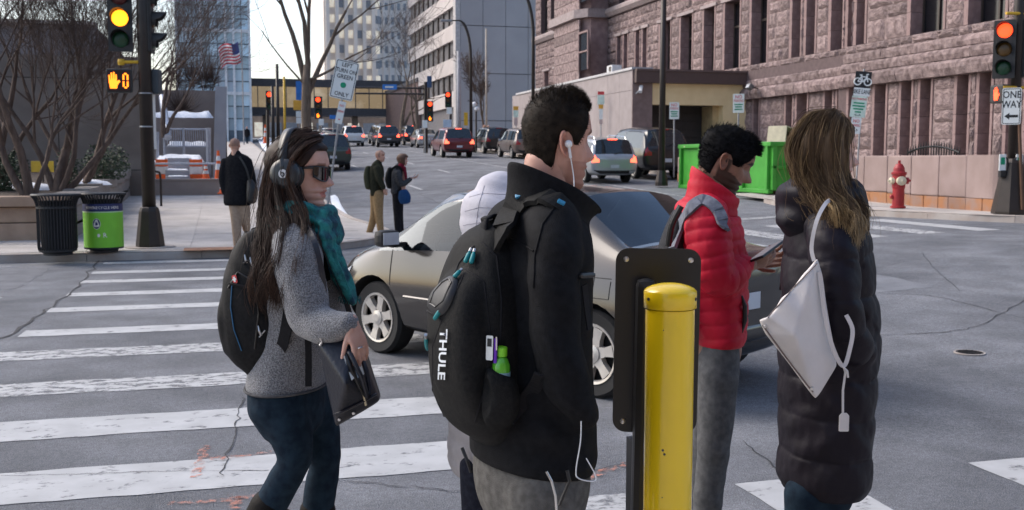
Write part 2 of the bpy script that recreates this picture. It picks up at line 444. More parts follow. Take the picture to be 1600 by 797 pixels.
TACT = M('brown_ramp_plate', (.30, .15, .085), .8, scale=8, bump=.3, bscale=60, rnd=.05)
q = G(340, 389, .145)
strip(q.x - .55, q.x + .7, q.y - .25, q.y + .35, 'ramp_plate', TACT, .0, .149, parent=walkL, nx=4, ny=4)

# snow and ice in the gutter and on the sidewalk
def snowpatch(outline_px, h, name='snow_patch', par=None, off=0.):
    P = [G(x, y, off) for x, y in outline_px]; P = crspline(P + [P[0]], 5)[:-1]; c = sum(P, Vector()) / len(P)
    rings = [1., .93, .7, .4, .1]; hs_ = [0, .5, .85, 1, 1.]; vs = []; fs = []; n_ = len(P)
    for r_, hh in zip(rings, hs_):
        for i, p in enumerate(P):
            q = c.lerp(p, r_ * (1 + .08 * noise.noise(p * 3))) ; z = zg(q.x, q.y) + off + .003 + h * hh * (.6 + .6 * abs(noise.noise(q * 5)))
            vs.append((q.x, q.y, z))
    for k in range(4):
        for i in range(n_): fs.append((k * n_ + i, k * n_ + (i + 1) % n_, (k + 1) * n_ + (i + 1) % n_, (k + 1) * n_ + i))
    fs.append(tuple(4 * n_ + i for i in range(n_)))
    o = ob(name, MB().add(vs, fs), SNOWM, par, smooth=True); o['kind'] = 'stuff'; return o
snowpatch([(516, 306), (526, 306), (534, 322), (545, 338), (560, 366), (553, 372), (545, 352), (532, 336), (520, 322)], .03, 'gutter_snow')
snowpatch([(600, 372), (640, 362), (668, 366), (640, 378), (612, 378)], .012, 'corner_snow')
snowpatch([(396, 221), (420, 219), (428, 222), (404, 224)], .10, 'far_snow', off=.14)
# ================================================================== RIGHT: COURTHOUSE
XF = 23.0
GRAN = M('rough_granite', (.135, .094, .092), .92, scale=5, bump=1., bscale=22, col2=(.325, .245, .235), detail=10, rnd=.22)
add_speckle(GRAN, 55, .25)
GRANS = M('dressed_granite', (.225, .148, .142), .8, scale=3, bump=.12, bscale=70, col2=(.295, .205, .196), rnd=.08); add_speckle(GRANS, 90, .15)
MORT = M('dark_mortar', (.12, .085, .085), .95)  # even dark mortar colour of the core that shows in the joints
LIGHTST = M('pale_ledge_stone', (.33, .27, .265), .8, scale=4, bump=.2, rnd=.06)
DARKGL = M('dark_window_glass', (.012, .012, .015), .12, spec=.5)
BRONZE = M('bronze_window_frame', (.050, .038, .032), .5)
court = thing('courthouse', (XF, 40, zg(XF, 40)), 'pink rough granite courthouse with deep windows behind the dumpster and garage', 'building')
def face_x(y): return XF if y < YX(1313, XF) else XF + .22
UM = []
def ublock(seed):
    """unit block: y,z in 0..1, pillow face towards -x"""
    r = random.Random(seed); ny, nz = 6, 4; vs = []; fs = []
    ph = r.random() * 9
    for i in range(nz + 1):
        for j in range(ny + 1):
            a, b = j / ny, i / nz; edge = (i in (0, nz)) or (j in (0, ny))
            h = 0. if edge else .35 + .65 * (noise.noise(Vector((a * 3 + ph, b * 2.2 + ph, seed))) * .9 + r.uniform(-.25, .35) + .35)
            vs.append((-max(.0, h) - (0 if edge else .12), a + (0 if edge else r.uniform(-.04, .04)), b + (0 if edge else r.uniform(-.05, .05))))
    C = ny + 1
    for i in range(nz):
        for j in range(ny):
            fs.append((i * C + j, (i + 1) * C + j, (i + 1) * C + j + 1, i * C + j + 1))
    rim = [j for j in range(C)] + [i * C + ny for i in range(1, nz + 1)] + [nz * C + j for j in range(ny - 1, -1, -1)] + [i * C for i in range(nz - 1, 0, -1)]
    o = len(vs); vs += [(.9, vs[k][1], vs[k][2]) for k in rim]
    for k in range(len(rim)): fs.append((rim[k], rim[(k + 1) % len(rim)], o + (k + 1) % len(rim), o + k))
    return vs, fs
for s_ in range(12): UM.append(ublock(s_))
UMESH = []
for vs, fs in UM:
    me = MB().add(vs, fs).mesh('stone_block'); me.materials.append(GRAN); UMESH.append(me)
BLOCKS = []
def fill(y0, y1, z0, z1, x, course=.46, lo=.55, hi=1.35, dep=.085):
    if y1 - y0 < .05: return
    n_ = max(1, round((z1 - z0) / course)); z = z0
    hs_ = [random.choice((.7, 1., 1.25)) if course > .3 else 1 for _ in range(n_)]; k = (z1 - z0) / sum(hs_)
    for h in hs_:
        h *= k; y = y0
        while y < y1 - .01:
            L_ = random.uniform(lo, hi)
            if y1 - (y + L_) < lo * .6: L_ = y1 - y
            L_ = min(L_, y1 - y)
            BLOCKS.append((x, y + .006, z + .006, L_ - .012, h - .012, dep)); y += L_
        z += h
def zc(px, py): return ZX(px, py, XF)
zA, zAB, zBC, zC = zc(1557, 43), zc(1557, 62.3), zc(1557, 82.3), zc(1544, 110.7)
zS, zT, zK = zc(1429.6, 51) - .02, zc(1086, 15), zc(886, 42.6)
Y0c = 12.; Y1c = YX(832, XF)
up_px = [(1493, 1560), (1406, 1464.7), (1324, 1344), (1303.4, 1322), (1278, 1302), (1240.6, 1260), (1219, 1238), (1157.8, 1186.6), (1117.6, 1144.7), (1086, 1106), (1051, 1072), (1020, 1039),
         (993.5, 1003), (983, 992), (965, 973.5), (955, 963.5), (878, 886), (860, 870), (844.6, 853.4)]
UP = sorted((YX(b, XF), YX(a, XF)) for a, b in up_px)
lo_px = [(1590, 1625), (1560, 1585), (1517, 1543), (1482.8, 1508), (1426.6, 1449.7), (1397.5, 1419.6), (1357, 1380), (1317, 1330), (1292, 1302), (1273, 1289.6), (1230.6, 1250.6), (1214, 1228), (1165, 1176.6)]
LO = sorted((YX(b, XF), YX(a, XF)) for a, b in lo_px)
bayA, bayB = YX(942, XF), YX(884, XF)
def row(openings, z0, z1, y0, y1, **kw):
    y = y0
    for a, b in openings:
        if b < y0 or a > y1: continue
        fill(y, a, z0, z1, face_x((y + a) / 2), **kw); y = b
    fill(y, y1, z0, z1, face_x(y1), **kw)
ystep = YX(1313, XF)
row(LO, .4, zC, Y0c, YX(1150, XF), course=.55)
row([u for u in UP if u[0] < bayA], zS, zT, Y0c, bayA, course=.5)
row([u for u in UP if u[0] > bayB], zS - 3.0, zT - .9, bayB, Y1c, course=.5)
fill(Y0c, ystep, zA, zS, XF - .02, .28); fill(ystep, bayA, zA, zS, XF + .2, .28)
fill(YX(1150, XF), bayA, zC - 1.2, zA, XF + .22, .5)
fill(28, bayA, zT, zK - .35, XF + .22, .42); fill(bayB, Y1c, zT - .9, zK - .35, XF + .22, .42)
UP2 = sorted((YX(b, XF), YX(a, XF)) for a, b in [(990, 1000), (978, 987), (958, 966), (870, 880), (855, 865), (840, 850)])
row([u for u in UP2 if u[0] < bayA], zK + .5, zK + 6, YX(1080, XF), bayA, course=.5)
row([u for u in UP2 if u[0] > bayB], zK + .5, zK + 6, bayB, Y1c, course=.5)
# choose the blocks that show largest; the rest are one part
def scrarea(b):
    x, y, z, L_, h, d_ = b; d = x * FH.x + y * FH.y; lat = x * RH.x + y * RH.y
    px = 800 + F * lat / d; 
    if px > 1605 or px < 820: return 0
    pyy = 250 - F * (z - CAMZ) / d
    if pyy < -25: return 0
    return abs(h) * F / d * (abs((800 + F * (x * RH.x + (y + L_) * RH.y) / (x * FH.x + (y + L_) * FH.y)) - px))
BLOCKS.sort(key=scrarea, reverse=True)
rest = MB()
for i, b in enumerate(BLOCKS):
    x, y, z, L_, h, d_ = b
    if scrarea(b) <= 0 and i > 300:
        if y > 75 or z > 14: continue
    k = random.randrange(12)
    if i < 300:
        o = bpy.data.objects.new('stone_block', UMESH[k]); COL.objects.link(o); o.parent = court
        o.location = Vector((x, y, z)) - Vector(court.location); o.scale = (d_ * random.uniform(.8, 1.3), L_, h)
    else:
        vs, fs = UM[k]; rest.add([(x + v[0] * d_, y + v[1] * L_, z + v[2] * h) for v in vs], fs)
ob('stone_wall', rest, GRAN, court, world=True, stuff=True)
# cores behind the stone, with real recesses
core = MB(); DEP = .62
def core_row(openings, z0, z1, y0, y1):
    y = y0
    for a, b in openings:
        if b < y0 or a > y1: continue
        core.bx(face_x(y) + .03, XF + 2.2, y, a, z0, z1); y = b
    core.bx(face_x(y1) + .03, XF + 2.2, y, y1, z0, z1)
core_row(LO, .0, zC, Y0c, YX(1150, XF)); core.bx(XF + .25, XF + 2, YX(1150, XF), Y1c, 0, zA)
core_row(UP, zA, zT, Y0c, Y1c); core.bx(XF + .25, XF + 2, Y0c, Y1c, zT, zK)
core_row(UP2, zK, zK + 8, Y0c, Y1c)
core.bx(XF + .04, XF + 2, Y0c, YX(1150, XF), zC, zA)
ob('wall_core', core, MORT, court, world=True)
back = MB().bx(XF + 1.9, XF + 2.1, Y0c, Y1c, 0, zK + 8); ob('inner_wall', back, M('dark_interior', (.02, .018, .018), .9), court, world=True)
jme = MB().bx(-.5, .5, -.5, .5, -.5, .5).mesh('jamb_stone'); jme.materials.append(GRANS)
def jamb(x0, x1, y, z0, z1, w, hstep=.85):
    n_ = max(1, round((z1 - z0) / hstep))
    for i in range(n_):
        a = z0 + (z1 - z0) * i / n_; b = z0 + (z1 - z0) * (i + 1) / n_
        o = bpy.data.objects.new('jamb_stone', jme); COL.objects.link(o); o.parent = court
        o.location = Vector(((x0 + x1) / 2, y, (a + b) / 2)) - Vector(court.location); o.scale = (x1 - x0, w, b - a - .014)
def window(a, b, x, z0, z1, transom=True):
    w = b - a
    ob('window_pane', MB().bx(x, x + .02, a, b, z0, z1), DARKGL, court, world=True)
    f = MB(); t = .07
    f.bx(x - .05, x - .002, a, a + t, z0, z1).bx(x - .05, x - .002, b - t, b, z0, z1).bx(x - .05, x - .002, a + t, b - t, z0, z0 + t).bx(x - .05, x - .002, a + t, b - t, z1 - t, z1)
    if transom: f.bx(x - .06, x - .003, a + t, b - t, z0 + (z1 - z0) * .62, z0 + (z1 - z0) * .62 + .1)
    if w > .9: f.bx(x - .055, x - .004, (a + b) / 2 - .04, (a + b) / 2 + .04, z0 + t, z1 - t)
    ob('window_frame', f, BRONZE, court, world=True)
for a, b in UP:
    fx = face_x((a + b) / 2)
    if a > bayB: zs0, zt0 = zS - 3, zT - .9
    else: zs0, zt0 = zS, zT
    jamb(fx - .03, fx + DEP, b - .09, zs0, zt0, .2); jamb(fx - .03, fx + DEP, a + .06, zs0, zt0, .12, 1.2)
    window(a + .12, b - .19, fx + DEP - .12, zs0, zt0)
    if fx > XF + .1: ob('window_head', MB().bx(fx - .10, fx + .3, a - .15, b + .15, zt0 + .004, zt0 + .16), LIGHTST, court, world=True)
for a, b in UP2: window(a, b, XF + .6, zK + .5, zK + 6)
for a, b in LO:
    fx = face_x((a + b) / 2)
    jamb(fx - .04, fx + .75, b - .06, .6, zC, .14, .62); jamb(fx - .04, fx + .75, a + .05, .6, zC, .1, 1.2)
    window(a + .1, b - .13, fx + .72, .6, zC, False)
# moulded bands under the main windows
def band(z0, z1, proj, y0, y1, x0):
    y = y0
    while y < y1 - .05:
        L_ = min(random.uniform(.9, 1.9), y1 - y)
        if y1 - y - L_ < .4: L_ = y1 - y
        prof = [(x0 + .3, z0), (x0 - proj * .80, z0 + .004), (x0 - proj, z0 + (z1 - z0) * .45), (x0 - proj * .96, z0 + (z1 - z0) * .75), (x0 - proj * .6, z1 - .02), (x0 - proj * .2, z1), (x0 + .3, z1)]
        ns = 6; mb = MB(); vs = []
        for i in range(ns + 1):
            yy = y + .006 + (L_ - .012) * i / ns
            for j, (px_, pz_) in enumerate(prof):
                k = .0 if j in (0, 6) else (.045 if j in (1, 2) else .022); vs.append((px_ + noise.noise(Vector((yy * 3, pz_ * 4, j * 3.1))) * k + random.uniform(-.4, .4) * k, yy, pz_ + (noise.noise(Vector((yy * 4, j, 5))) * .02 if j not in (0, 6) else 0)))
        n7 = len(prof)
        fs = [(i * n7 + j, i * n7 + j + 1, (i + 1) * n7 + j + 1, (i + 1) * n7 + j) for i in range(ns) for j in range(n7 - 1)] + [tuple(range(n7)), tuple(ns * n7 + j for j in range(n7))[::-1]]
        ob('band_stone', mb.add(vs, fs), GRAN, court, world=True); y += L_
yg = YX(1150, XF)
for z0, z1, pr in ((zAB, zA, .14), (zBC, zAB, .24), (zC, zBC, .36)):
    band(z0 + .003, z1 - .003, pr, Y0c, ystep, XF); band(z0 + .003, z1 - .003, pr, ystep + .01, yg, XF + .22)
# long pale string course, broken by the bay
def cornice(y0, y1, x0):
    y = y0
    while y < y1 - .05:
        L_ = min(2.4, y1 - y); mb = MB()
        pr = [(0, 0), (-.16, .0), (-.34, .22), (-.34, .40), (-.22, .52), (0, .52)]
        vs = [(x0 + a, yy, zK - .3 + b) for yy in (y + .006, y + L_ - .006) for a, b in pr]
        ob('ledge_stone', mb.add(vs, [(i, i + 1, i + 7, i + 6) for i in range(5)] + [(0, 5, 11, 6), (0, 1, 2, 3, 4, 5), (11, 10, 9, 8, 7, 6)]), LIGHTST, court, world=True); y += L_
cornice(YX(1100, XF), bayA, XF + .22); cornice(bayB, Y1c, XF + .22)
# projecting bay
bp = [(XF + .4, bayA), (XF - .9, bayA + .0), (XF - 1.5, bayA + 1.0), (XF - 1.5, bayB - 1.9), (XF - .6, bayB - .3), (XF + .4, bayB)]
bay = MB()
def ring(pp, z0, z1, grow=0., mi=0):
    c = sum((Vector((x, y, 0)) for x, y in pp), Vector()) / len(pp)
    q = [(x - grow if x < XF else x, y + (grow if y > c.y else -grow)) for x, y in pp]
    return [(x, y) for x, y in q], z0, z1
for (pp, z0, z1) in (ring(bp, 0, zK - .3), ring(bp, zK + .22, zK + 8)):
    bay.prism(pp, z1 - z0, Matrix.Translation((0, 0, z0)))
ob('bay', bay, GRANS, court, world=True)
pp, z0, z1 = ring(bp, zK - .3, zK + .22, .3); ob('bay_ledge', MB().prism(pp, z1 - z0, Matrix.Translation((0, 0, z0))), LIGHTST, court, world=True)
ywb = YX(918, XF - 1.5); ywa = YX(905, XF - 1.5)
for z0_, z1_ in ((zc(905, 120) , zc(905, 67)), (zK + .6, zK + 5)):
    ob('window_pane', MB().bx(XF - 1.53, XF - 1.505, ywb, ywa, z0_, z1_), DARKGL, court, world=True)
    f = MB().bx(XF - 1.62, XF - 1.54, ywb - .12, ywb, z0_, z1_ + .1).bx(XF - 1.62, XF - 1.54, ywa, ywa + .12, z0_, z1_ + .1).bx(XF - 1.62, XF - 1.54, ywb, ywa, z1_, z1_ + .12).bx(XF - 1.6, XF - 1.54, ywb, ywa, (z0_ + z1_) / 2 - .05, (z0_ + z1_) / 2 + .05)
    ob('window_frame', f, GRANS, court, world=True)
bs = bayA + 1.0; 
for zz in np.arange(zc(930, 120), zK + 6, .62):
    if zK - .45 < zz < zK + .3: continue
    for ya, yb in ((bs + .05, ywb - .14), (ywa + .14, bayB - 2.0)):
        if yb - ya > .3: ob('bay_stone', MB().rbox((XF - 1.5, (ya + yb) / 2, zz), (.1, yb - ya, .6), .03), GRAN, court, world=True)
# floodlight on the wall
p = W(1182, 139, 1); yy = YX(1182, XF); zf = ZX(1182, 139, XF)
fl = thing('floodlight', (XF - .15, yy, zf), 'small dark floodlight fixed on the granite band above the garage side', 'floodlight')
ob('arm', MB().cyl((.2, 0, 0), (-.25, 0, .05), .03), BRONZE, fl); ob('lamp_head', MB().rbox((-.35, 0, .08), (.22, .34, .24), .03, R=Matrix.Rotation(.5, 3, 'Y')), M('lamp_grey', (.12, .12, .12), .5), fl)
ob('lens', MB().box((-.46, 0, .12), (.01, .27, .17), 0, 0, Matrix.Rotation(.5, 3, 'Y')), M('lens_glass', (.5, .52, .55), .2), fl)

# ------------------------------------------------------------------ granite parapet wall with rust
XW = 15.3
ywl = [YX(p_, XW) for p_ in (1300, 1346, 1382, 1419, 1462, 1505, 1560)]
ztop = ZX(1562, 242, XW)
RUST = M('rust_stained_granite', (.28, .205, .185), .8, scale=2.2, bump=.12, bscale=60, col2=(.335, .25, .23), rnd=.05); add_speckle(RUST, 80, .12)
RUST2 = M('rusty_base_granite', (.30, .195, .155), .85, scale=2.6, bump=.15, bscale=60, col2=(.36, .165, .075), lo=.38, hi=.62, rnd=.1)
pw = thing('parapet_wall', (XW, ywl[-1], zg(XW, ywl[-1]) + .14), 'low pink granite slab wall with rust stains behind the red hydrant', 'wall')
ye = [34.0, 31.5, 29.2] + ywl
for i in range(len(ye) - 1):
    b, a = ye[i] - .006, ye[i + 1] + .006
    zb = zg(XW, (a + b) / 2) + .13
    last = i == len(ye) - 2
    mb = MB()
    if last:
        q = []
        for j in range(7): t = PI / 2 * j / 6; q.append((XW + .35 - .35 * math.cos(t), a + .35 - .35 * math.sin(t)))
        q = [(XW, b)] + q + [(XW + .8, a), (XW + .8, b)]
        mb.prism(q, ztop - zb - .27, Matrix.Translation((0, 0, zb + .27))); ob('granite_slab', mb, RUST, pw, world=True)
    else:
        ob('granite_slab', MB().rbox((XW + .3, (a + b) / 2, (zb + .27 + ztop) / 2), (.6, b - a, ztop - zb - .27), .035), RUST, pw, world=True)
    m_ = (a + b) / 2 + random.uniform(-.25, .25)
    for u, v in ((a, m_ - .006), (m_ + .006, b)):
        ob('base_slab', MB().rbox((XW + .3 + random.uniform(.0, .02), (u + v) / 2, zb + .11), (.62, v - u, .30), .015), RUST2, pw, world=True)
ob('return_wall', MB().bx(XW + .8, XW + 9, ye[-1] + .01, ye[-1] + .6, 0, ztop - .005), RUST, pw, world=True)
# spiked fence behind the wall
XS = 18.4; IRON = M('black_iron', (.012, .012, .014), .45, metal=.3)
fe = thing('spiked_fence', (XS, YX(1450, XS), zg(XS, 20)), 'black iron fence with spikes rising in an arch behind the pink wall', 'fence')
f_, rl = MB(), []
for i in range(21):
    px = 1413 + i * 4.0; y = YX(px, XS); tt = (i - 10) / 10; zt = ZX(px, 239 - 10 * (1 - tt * tt), XS)
    ob('spike', MB().tube([(XS, y, .2), (XS, y, zt + .06), (XS, y, zt + .16)], [.018, .018, .002], 6), IRON, fe, world=True)
    rl.append((XS, y, zt))
ob('rail', MB().tube(rl, .03, 6), IRON, fe, world=True)

# ------------------------------------------------------------------ ramp wall and garage
YG = YX(1155, XF); XR = XY(985, YG)
PANEL = M('pink_grey_panel', (.285, .245, .24), .8, scale=2, bump=.08, col2=(.33, .285, .28), rnd=.05)
ztr = ZY(985, 107, YG)
rw = thing('ramp_wall', (XR, YG, zg(XR, YG)), 'long pinkish grey panelled ramp wall with pale coping behind the man in black', 'wall')
ob('wall_core', MB().bx(XR + .06, XR + .9, YG + .05, YX(807, XR), 0, ztr - .06), MORT, rw, world=True)
yy = YG
while yy < YX(807, XR) - .3:
    L_ = 1.55; 
    for z0, z1 in ((.5, 2.0), (2.0, ztr - .05 - .9), (ztr - .95, ztr - .05)):
        ob('panel', MB().bx(XR, XR + .05, yy + .008, yy + L_ - .008, z0 + .008, z1 - .008), PANEL, rw, world=True)
    yy += L_
ob('end_panel', MB().bx(XR + .002, XR + .95, YG - .06, YG + .045, 0, ztr - .052), M('brown_panel', (.20, .145, .135), .8, bump=.08), rw, world=True)
ob('coping', MB().bx(XR - .06, XR + .95, YG - .1, YX(807, XR), ztr - .05, ztr + .06), M('pale_coping', (.48, .47, .47), .7), rw, world=True)
ub = thing('rooftop_unit', (XR + .4, YX(945, XR), ztr + .06), 'small white box unit standing on the ramp wall coping', 'utility box')
ob('casing', MB().rbox((0, 0, .18), (.5, .7, .36), .03), M('white_metal', (.6, .6, .6), .5), ub); ob('vent', MB().box((-.252, -.1, .18), (.01, .3, .22)), BRONZE, ub)
ga = thing('garage_entrance', ((XR + XF) / 2, YG, zg(20, YG)), 'tan garage entrance with brown fascia and dark opening beside the courthouse', 'garage')
TAN = M('tan_stucco', (.74, .58, .32), .85, scale=2, bump=.1, col2=(.80, .64, .37)); 
zf0, zf1, zo = ZY(1060, 113, YG), ZY(1060, 131, YG), ZY(1060, 164, YG)
xo = XY(1118, YG); xl = XY(987, YG)
ob('fascia', MB().bx(xl, XF + .2, YG - .35, YG + 6, zf1, zf0), M('brown_fascia', (.085, .055, .05), .6, var=.06), ga, world=True)
ob('fascia_cap', MB().bx(xl, XF + .2, YG - .4, YG + 6, zf0 + .003, zf0 + .09), M('fascia_cap', (.12, .085, .08), .5), ga, world=True)
ob('lintel', MB().bx(xl, XF + .2, YG, YG + .5, zo, zf1 - .003), TAN, ga, world=True)
ob('side_wall', MB().bx(xo + .25, XF + .2, YG + .001, YG + 6, 0, zo - .003), TAN, ga, world=True)
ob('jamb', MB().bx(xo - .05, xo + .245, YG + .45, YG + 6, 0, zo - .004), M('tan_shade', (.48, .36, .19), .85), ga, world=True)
door = ob('garage_door', MB().bx(xl, xo, YG + 1.6, YG + 1.7, 0, zo + .2), M('dark_shutter', (.022, .02, .02), .6), ga, world=True)
for i in range(9):
    ob('door_slat', MB().bx(xl, xo - .06, YG + 1.56, YG + 1.597, .8 + i * .38, 1.15 + i * .38), M('dark_slat', (.03, .026, .025), .55), door, world=True)
ob('ceiling', MB().bx(xl, xo, YG + .5, YG + 6, zo + .01, zo + .1), M('dark_interior'), ga, world=True)
cm = thing('security_camera', (XY(990, YG), YG - .1, ZY(990, 140, YG)), 'white security camera on a bracket at the top corner of the garage', 'camera')
ob('housing', MB().rbox((.12, -.25, .0), (.16, .5, .14), .03, R=Matrix.Rotation(-.5, 3, 'Z') @ Matrix.Rotation(.6, 3, 'X')), M('white_metal'), cm); ob('bracket', MB().cyl((0, .1, -.2), (.08, -.1, -.08), .03), M('white_metal'), cm)
cb = thing('control_box', (XY(1121, YG), YG - .02, ZY(1121, 207, YG)), 'small dark control box mounted on the tan wall beside garage opening', 'control box')
ob('casing', MB().rbox((0, -.06, 0), (.35, .14, .5), .02), BRONZE, cb); ob('plate', MB().box((.02, -.135, -.05), (.2, .01, .18)), M('white_metal'), cb)

# ================================================================== FAR BUILDINGS
def far_building(name, label, loc): return thing(name, loc, label, 'building')
# grey concrete slab building + banded side
YB = 88.; XB = XY(715, YB)
GREY = M('grey_concrete_panel', (.34, .32, .325), .85, scale=.4, bump=.05, col2=(.38, .36, .365), rnd=.04)
gb = far_building('office_block', 'tall blank grey panelled office block with strip windows on its side', (XB + 8, YB, zg(17, 88)))
ob('core', MB().bx(XB + .25, XB + 26, YB + .15, YB + 24, 0, 46), M('grey_joint', (.17, .16, .165), .9), gb, world=True)
for i in range(8):
    for j in range(9):
        ob('wall_panel', MB().bx(XB + .3 + i * 2.0 + .02, XB + .3 + (i + 1) * 2.0 - .02, YB, YB + .14, 1.0 + j * 4.0 + .03, 1.0 + (j + 1) * 4.0 - .03), GREY, gb, world=True)
BANDC = M('pale_band_concrete', (.54, .48, .45), .85, scale=.8, col2=(.60, .54, .51)); WBRT = M('sky_lit_glass', (.75, .78, .82), .08, metal=.75)
zb0 = ZY(715, 113, YB); step = ZY(715, 60, YB) - zb0
ob('corner_pier', MB().bx(XB - .1, XB + .29, YB - .05, YB + .9, 0, 46), M('pale_pier', (.46, .43, .42), .8), gb, world=True)
for j in range(-1, 9):
    z0 = zb0 + (j) * step
    if z0 < 2: 
        ob('band', MB().bx(XB - .05, XB + .3, YB + .91, YB + 24, 0, z0 + step - 1.5), BANDC, gb, world=True); continue
    ob('band', MB().bx(XB - .05, XB + .3, YB + .91, YB + 24, z0 - .0, z0 + step - 1.5), BANDC, gb, world=True)
    for i in range(9):
        ya = YB + 1.3 + i * 2.45
        if i % 3 != 2: ob('window_pane', MB().bx(XB + .32, XB + .36, ya + .35, ya + 2.4, z0 + step - 1.49, z0 + step - .01), WBRT, gb, world=True)
        ob('window_mullion', MB().bx(XB + .1, XB + .31, ya, ya + .34, z0 + step - 1.49, z0 + step - .01), BRONZE, gb, world=True)
# low brown building in front of bands (next to skyway)
lb = far_building('brown_annex', 'low dark brown brick annex beneath the strip windows beside the skyway', (XB - 2, 108, 3.3))
xla = XY(655, 106)
ob('wall', MB().bx(xla, XB + .2, 106, 128, 2, ZY(680, 128, 106)), M('brown_brick', (.20, .13, .115), .9, scale=3, bump=.2), lb, world=True)
ob('roof_edge', MB().bx(xla - .1, XB + .1, 105.9, 128, ZY(680, 128, 106) + .003, ZY(680, 122, 106)), M('dark_cap', (.10, .09, .095), .7), lb, world=True)
# white grid building
YWb = 190.; wgx0, wgx1 = XY(588, YWb), XY(672, YWb)
wb = far_building('white_tower', 'white tower with a grid of small dark windows above the skyway', ((wgx0 + wgx1) / 2, YWb, 5))
WHT = M('white_cladding', (.80, .75, .71), .8, var=.04, scale=.2)
ob('wall', MB().bx(wgx0, wgx1 + 8, YWb + .25, YWb + 30, 0, 70), WHT, wb, world=True)
pme = MB().bx(-.5, .5, -.5, .5, -.5, .5).mesh('window_pane'); pme.materials.append(M('blue_grey_glass', (.30, .33, .37), .2))
fw = (wgx1 - wgx0)
for i in range(9):
    for j in range(11):
        x = wgx0 + 1.2 + i * 1.12; z = ZY(605, 100, YWb) + (j - 3) * 2.55
        if z < 8: continue
        o = bpy.data.objects.new('window_pane', pme); COL.objects.link(o); o.parent = wb; o.location = Vector((x, YWb + .24, z)) - wb.location; o.scale = (.5, .1, 1.25)
for i in range(10): ob('pier', MB().bx(wgx0 + .55 + i * 1.12, wgx0 + .78 + i * 1.12, YWb, YWb + .24, 0, 70), WHT, wb, world=True)
# beige tower
YT = 165.; tx0, tx1 = XY(512, YT), XY(592, YT)
bt = far_building('beige_tower', 'pale beige tower with tall lit window bays behind the tilted sign', ((tx0 + tx1) / 2, YT, 5))
BEI = M('beige_stone', (.80, .73, .66), .8, var=.05, scale=.3)
ob('wall', MB().bx(tx0, tx1, YT + .4, YT + 24, 0, 75), BEI, bt, world=True)
LIT = M('lit_window', (.85, .78, .66), .3, emit=.18, ecol=(1., .88, .7), var=.25, scale=1.5)
LITP = MB().bx(-.5, .5, -.5, .5, -.5, .5).mesh('window_pane'); LITP.materials.append(LIT)
for i in range(6):
    ob('pier', MB().bx(tx0 + .3 + i * 1.4, tx0 + .85 + i * 1.4, YT - .1 - (.25 if i % 2 else 0), YT + .39, 0, 75), BEI, bt, world=True)
    for j in range(9):
        o = bpy.data.objects.new('window_pane', LITP if (i + j) % 3 else pme); COL.objects.link(o); o.parent = bt
        o.location = Vector((tx0 + 1.27 + i * 1.4, YT + .38, ZY(560, 112, YT) + (j - .5) * 2.3)) - bt.location; o.scale = (.7, .1, 1.2)
# blue glass tower on the left
YL = 120.; gx0, gx1 = XY(285, YL), XY(397, YL)
gt = far_building('glass_tower', 'blue glass tower with white frames behind the flag', ((gx0 + gx1) / 2, YL, 4.5))
BGL = M('blue_curtain_glass', (.34, .46, .55), .12, var=.3, scale=.25, rnd=.35, spec=.8); WFR = M('white_frame', (.62, .66, .70), .5)
ob('core', MB().bx(gx0, gx1, YL + .3, YL + 20, 0, 60), M('slate_core', (.12, .16, .20), .6), gt, world=True)
gme = MB().bx(-.5, .5, -.5, .5, -.5, .5).mesh('glass_pane'); gme.materials.append(BGL)
nx_ = 9; cw = (gx1 - gx0) / nx_
for i in range(nx_):
    for j in range(16):
        o = bpy.data.objects.new('glass_pane', gme); COL.objects.link(o); o.parent = gt
        o.location = Vector((gx0 + (i + .5) * cw, YL + .25, 5.5 + j * 1.35)) - gt.location; o.scale = (cw - .1, .06, 1.22)
for i in (0, 3, 6, 7, 9):
    ob('mullion', MB().bx(gx0 + i * cw - .12, gx0 + i * cw + .12, YL - .1, YL + .2, 0, 60), WFR, gt, world=True)
for j in (3, 8, 13): ob('spandrel', MB().bx(gx0, gx1, YL - .05, YL + .19, 5.5 + j * 1.35 - .8, 5.5 + j * 1.35 - .45), WFR, gt, world=True)
# flag
fp = thing('flag', W(372, 80, 100), 'striped red and white flag with blue canton hanging before the glass tower', 'flag')
FR, FW_, FB = M('flag_red', (.55, .06, .08), .8), M('flag_white', (.75, .73, .72), .8), M('flag_blue', (.05, .07, .22), .8)
def flagm(u0, u1, v0, v1, n_=8):
    mb = MB(); vs = []; 
    for i in range(n_ + 1):
        for v in (v0, v1):
            u = u0 + (u1 - u0) * i / n_; vs.append((-u * 1.5 + .25 * v, .25 * math.sin(u * 9 + v), .9 - v * 1.9 - .55 * u * u - .2 * math.sin(u * 5)))
    return mb.add(vs, [(2 * i, 2 * i + 1, 2 * i + 3, 2 * i + 2) for i in range(n_)])
for k in range(13):
    st_ = 0 if k > 6 else .4
    ob('stripe', flagm(st_, 1.2, k / 13, (k + 1) / 13), FR if k % 2 == 0 else FW_, fp)
ob('canton', flagm(0, .4, 0, 7 / 13), FB, fp)
ob('pole', MB().cyl((.35, 0, 2), (.35, 0, -9), .06), M('pole_grey', (.3, .3, .32), .4, metal=.6), fp)
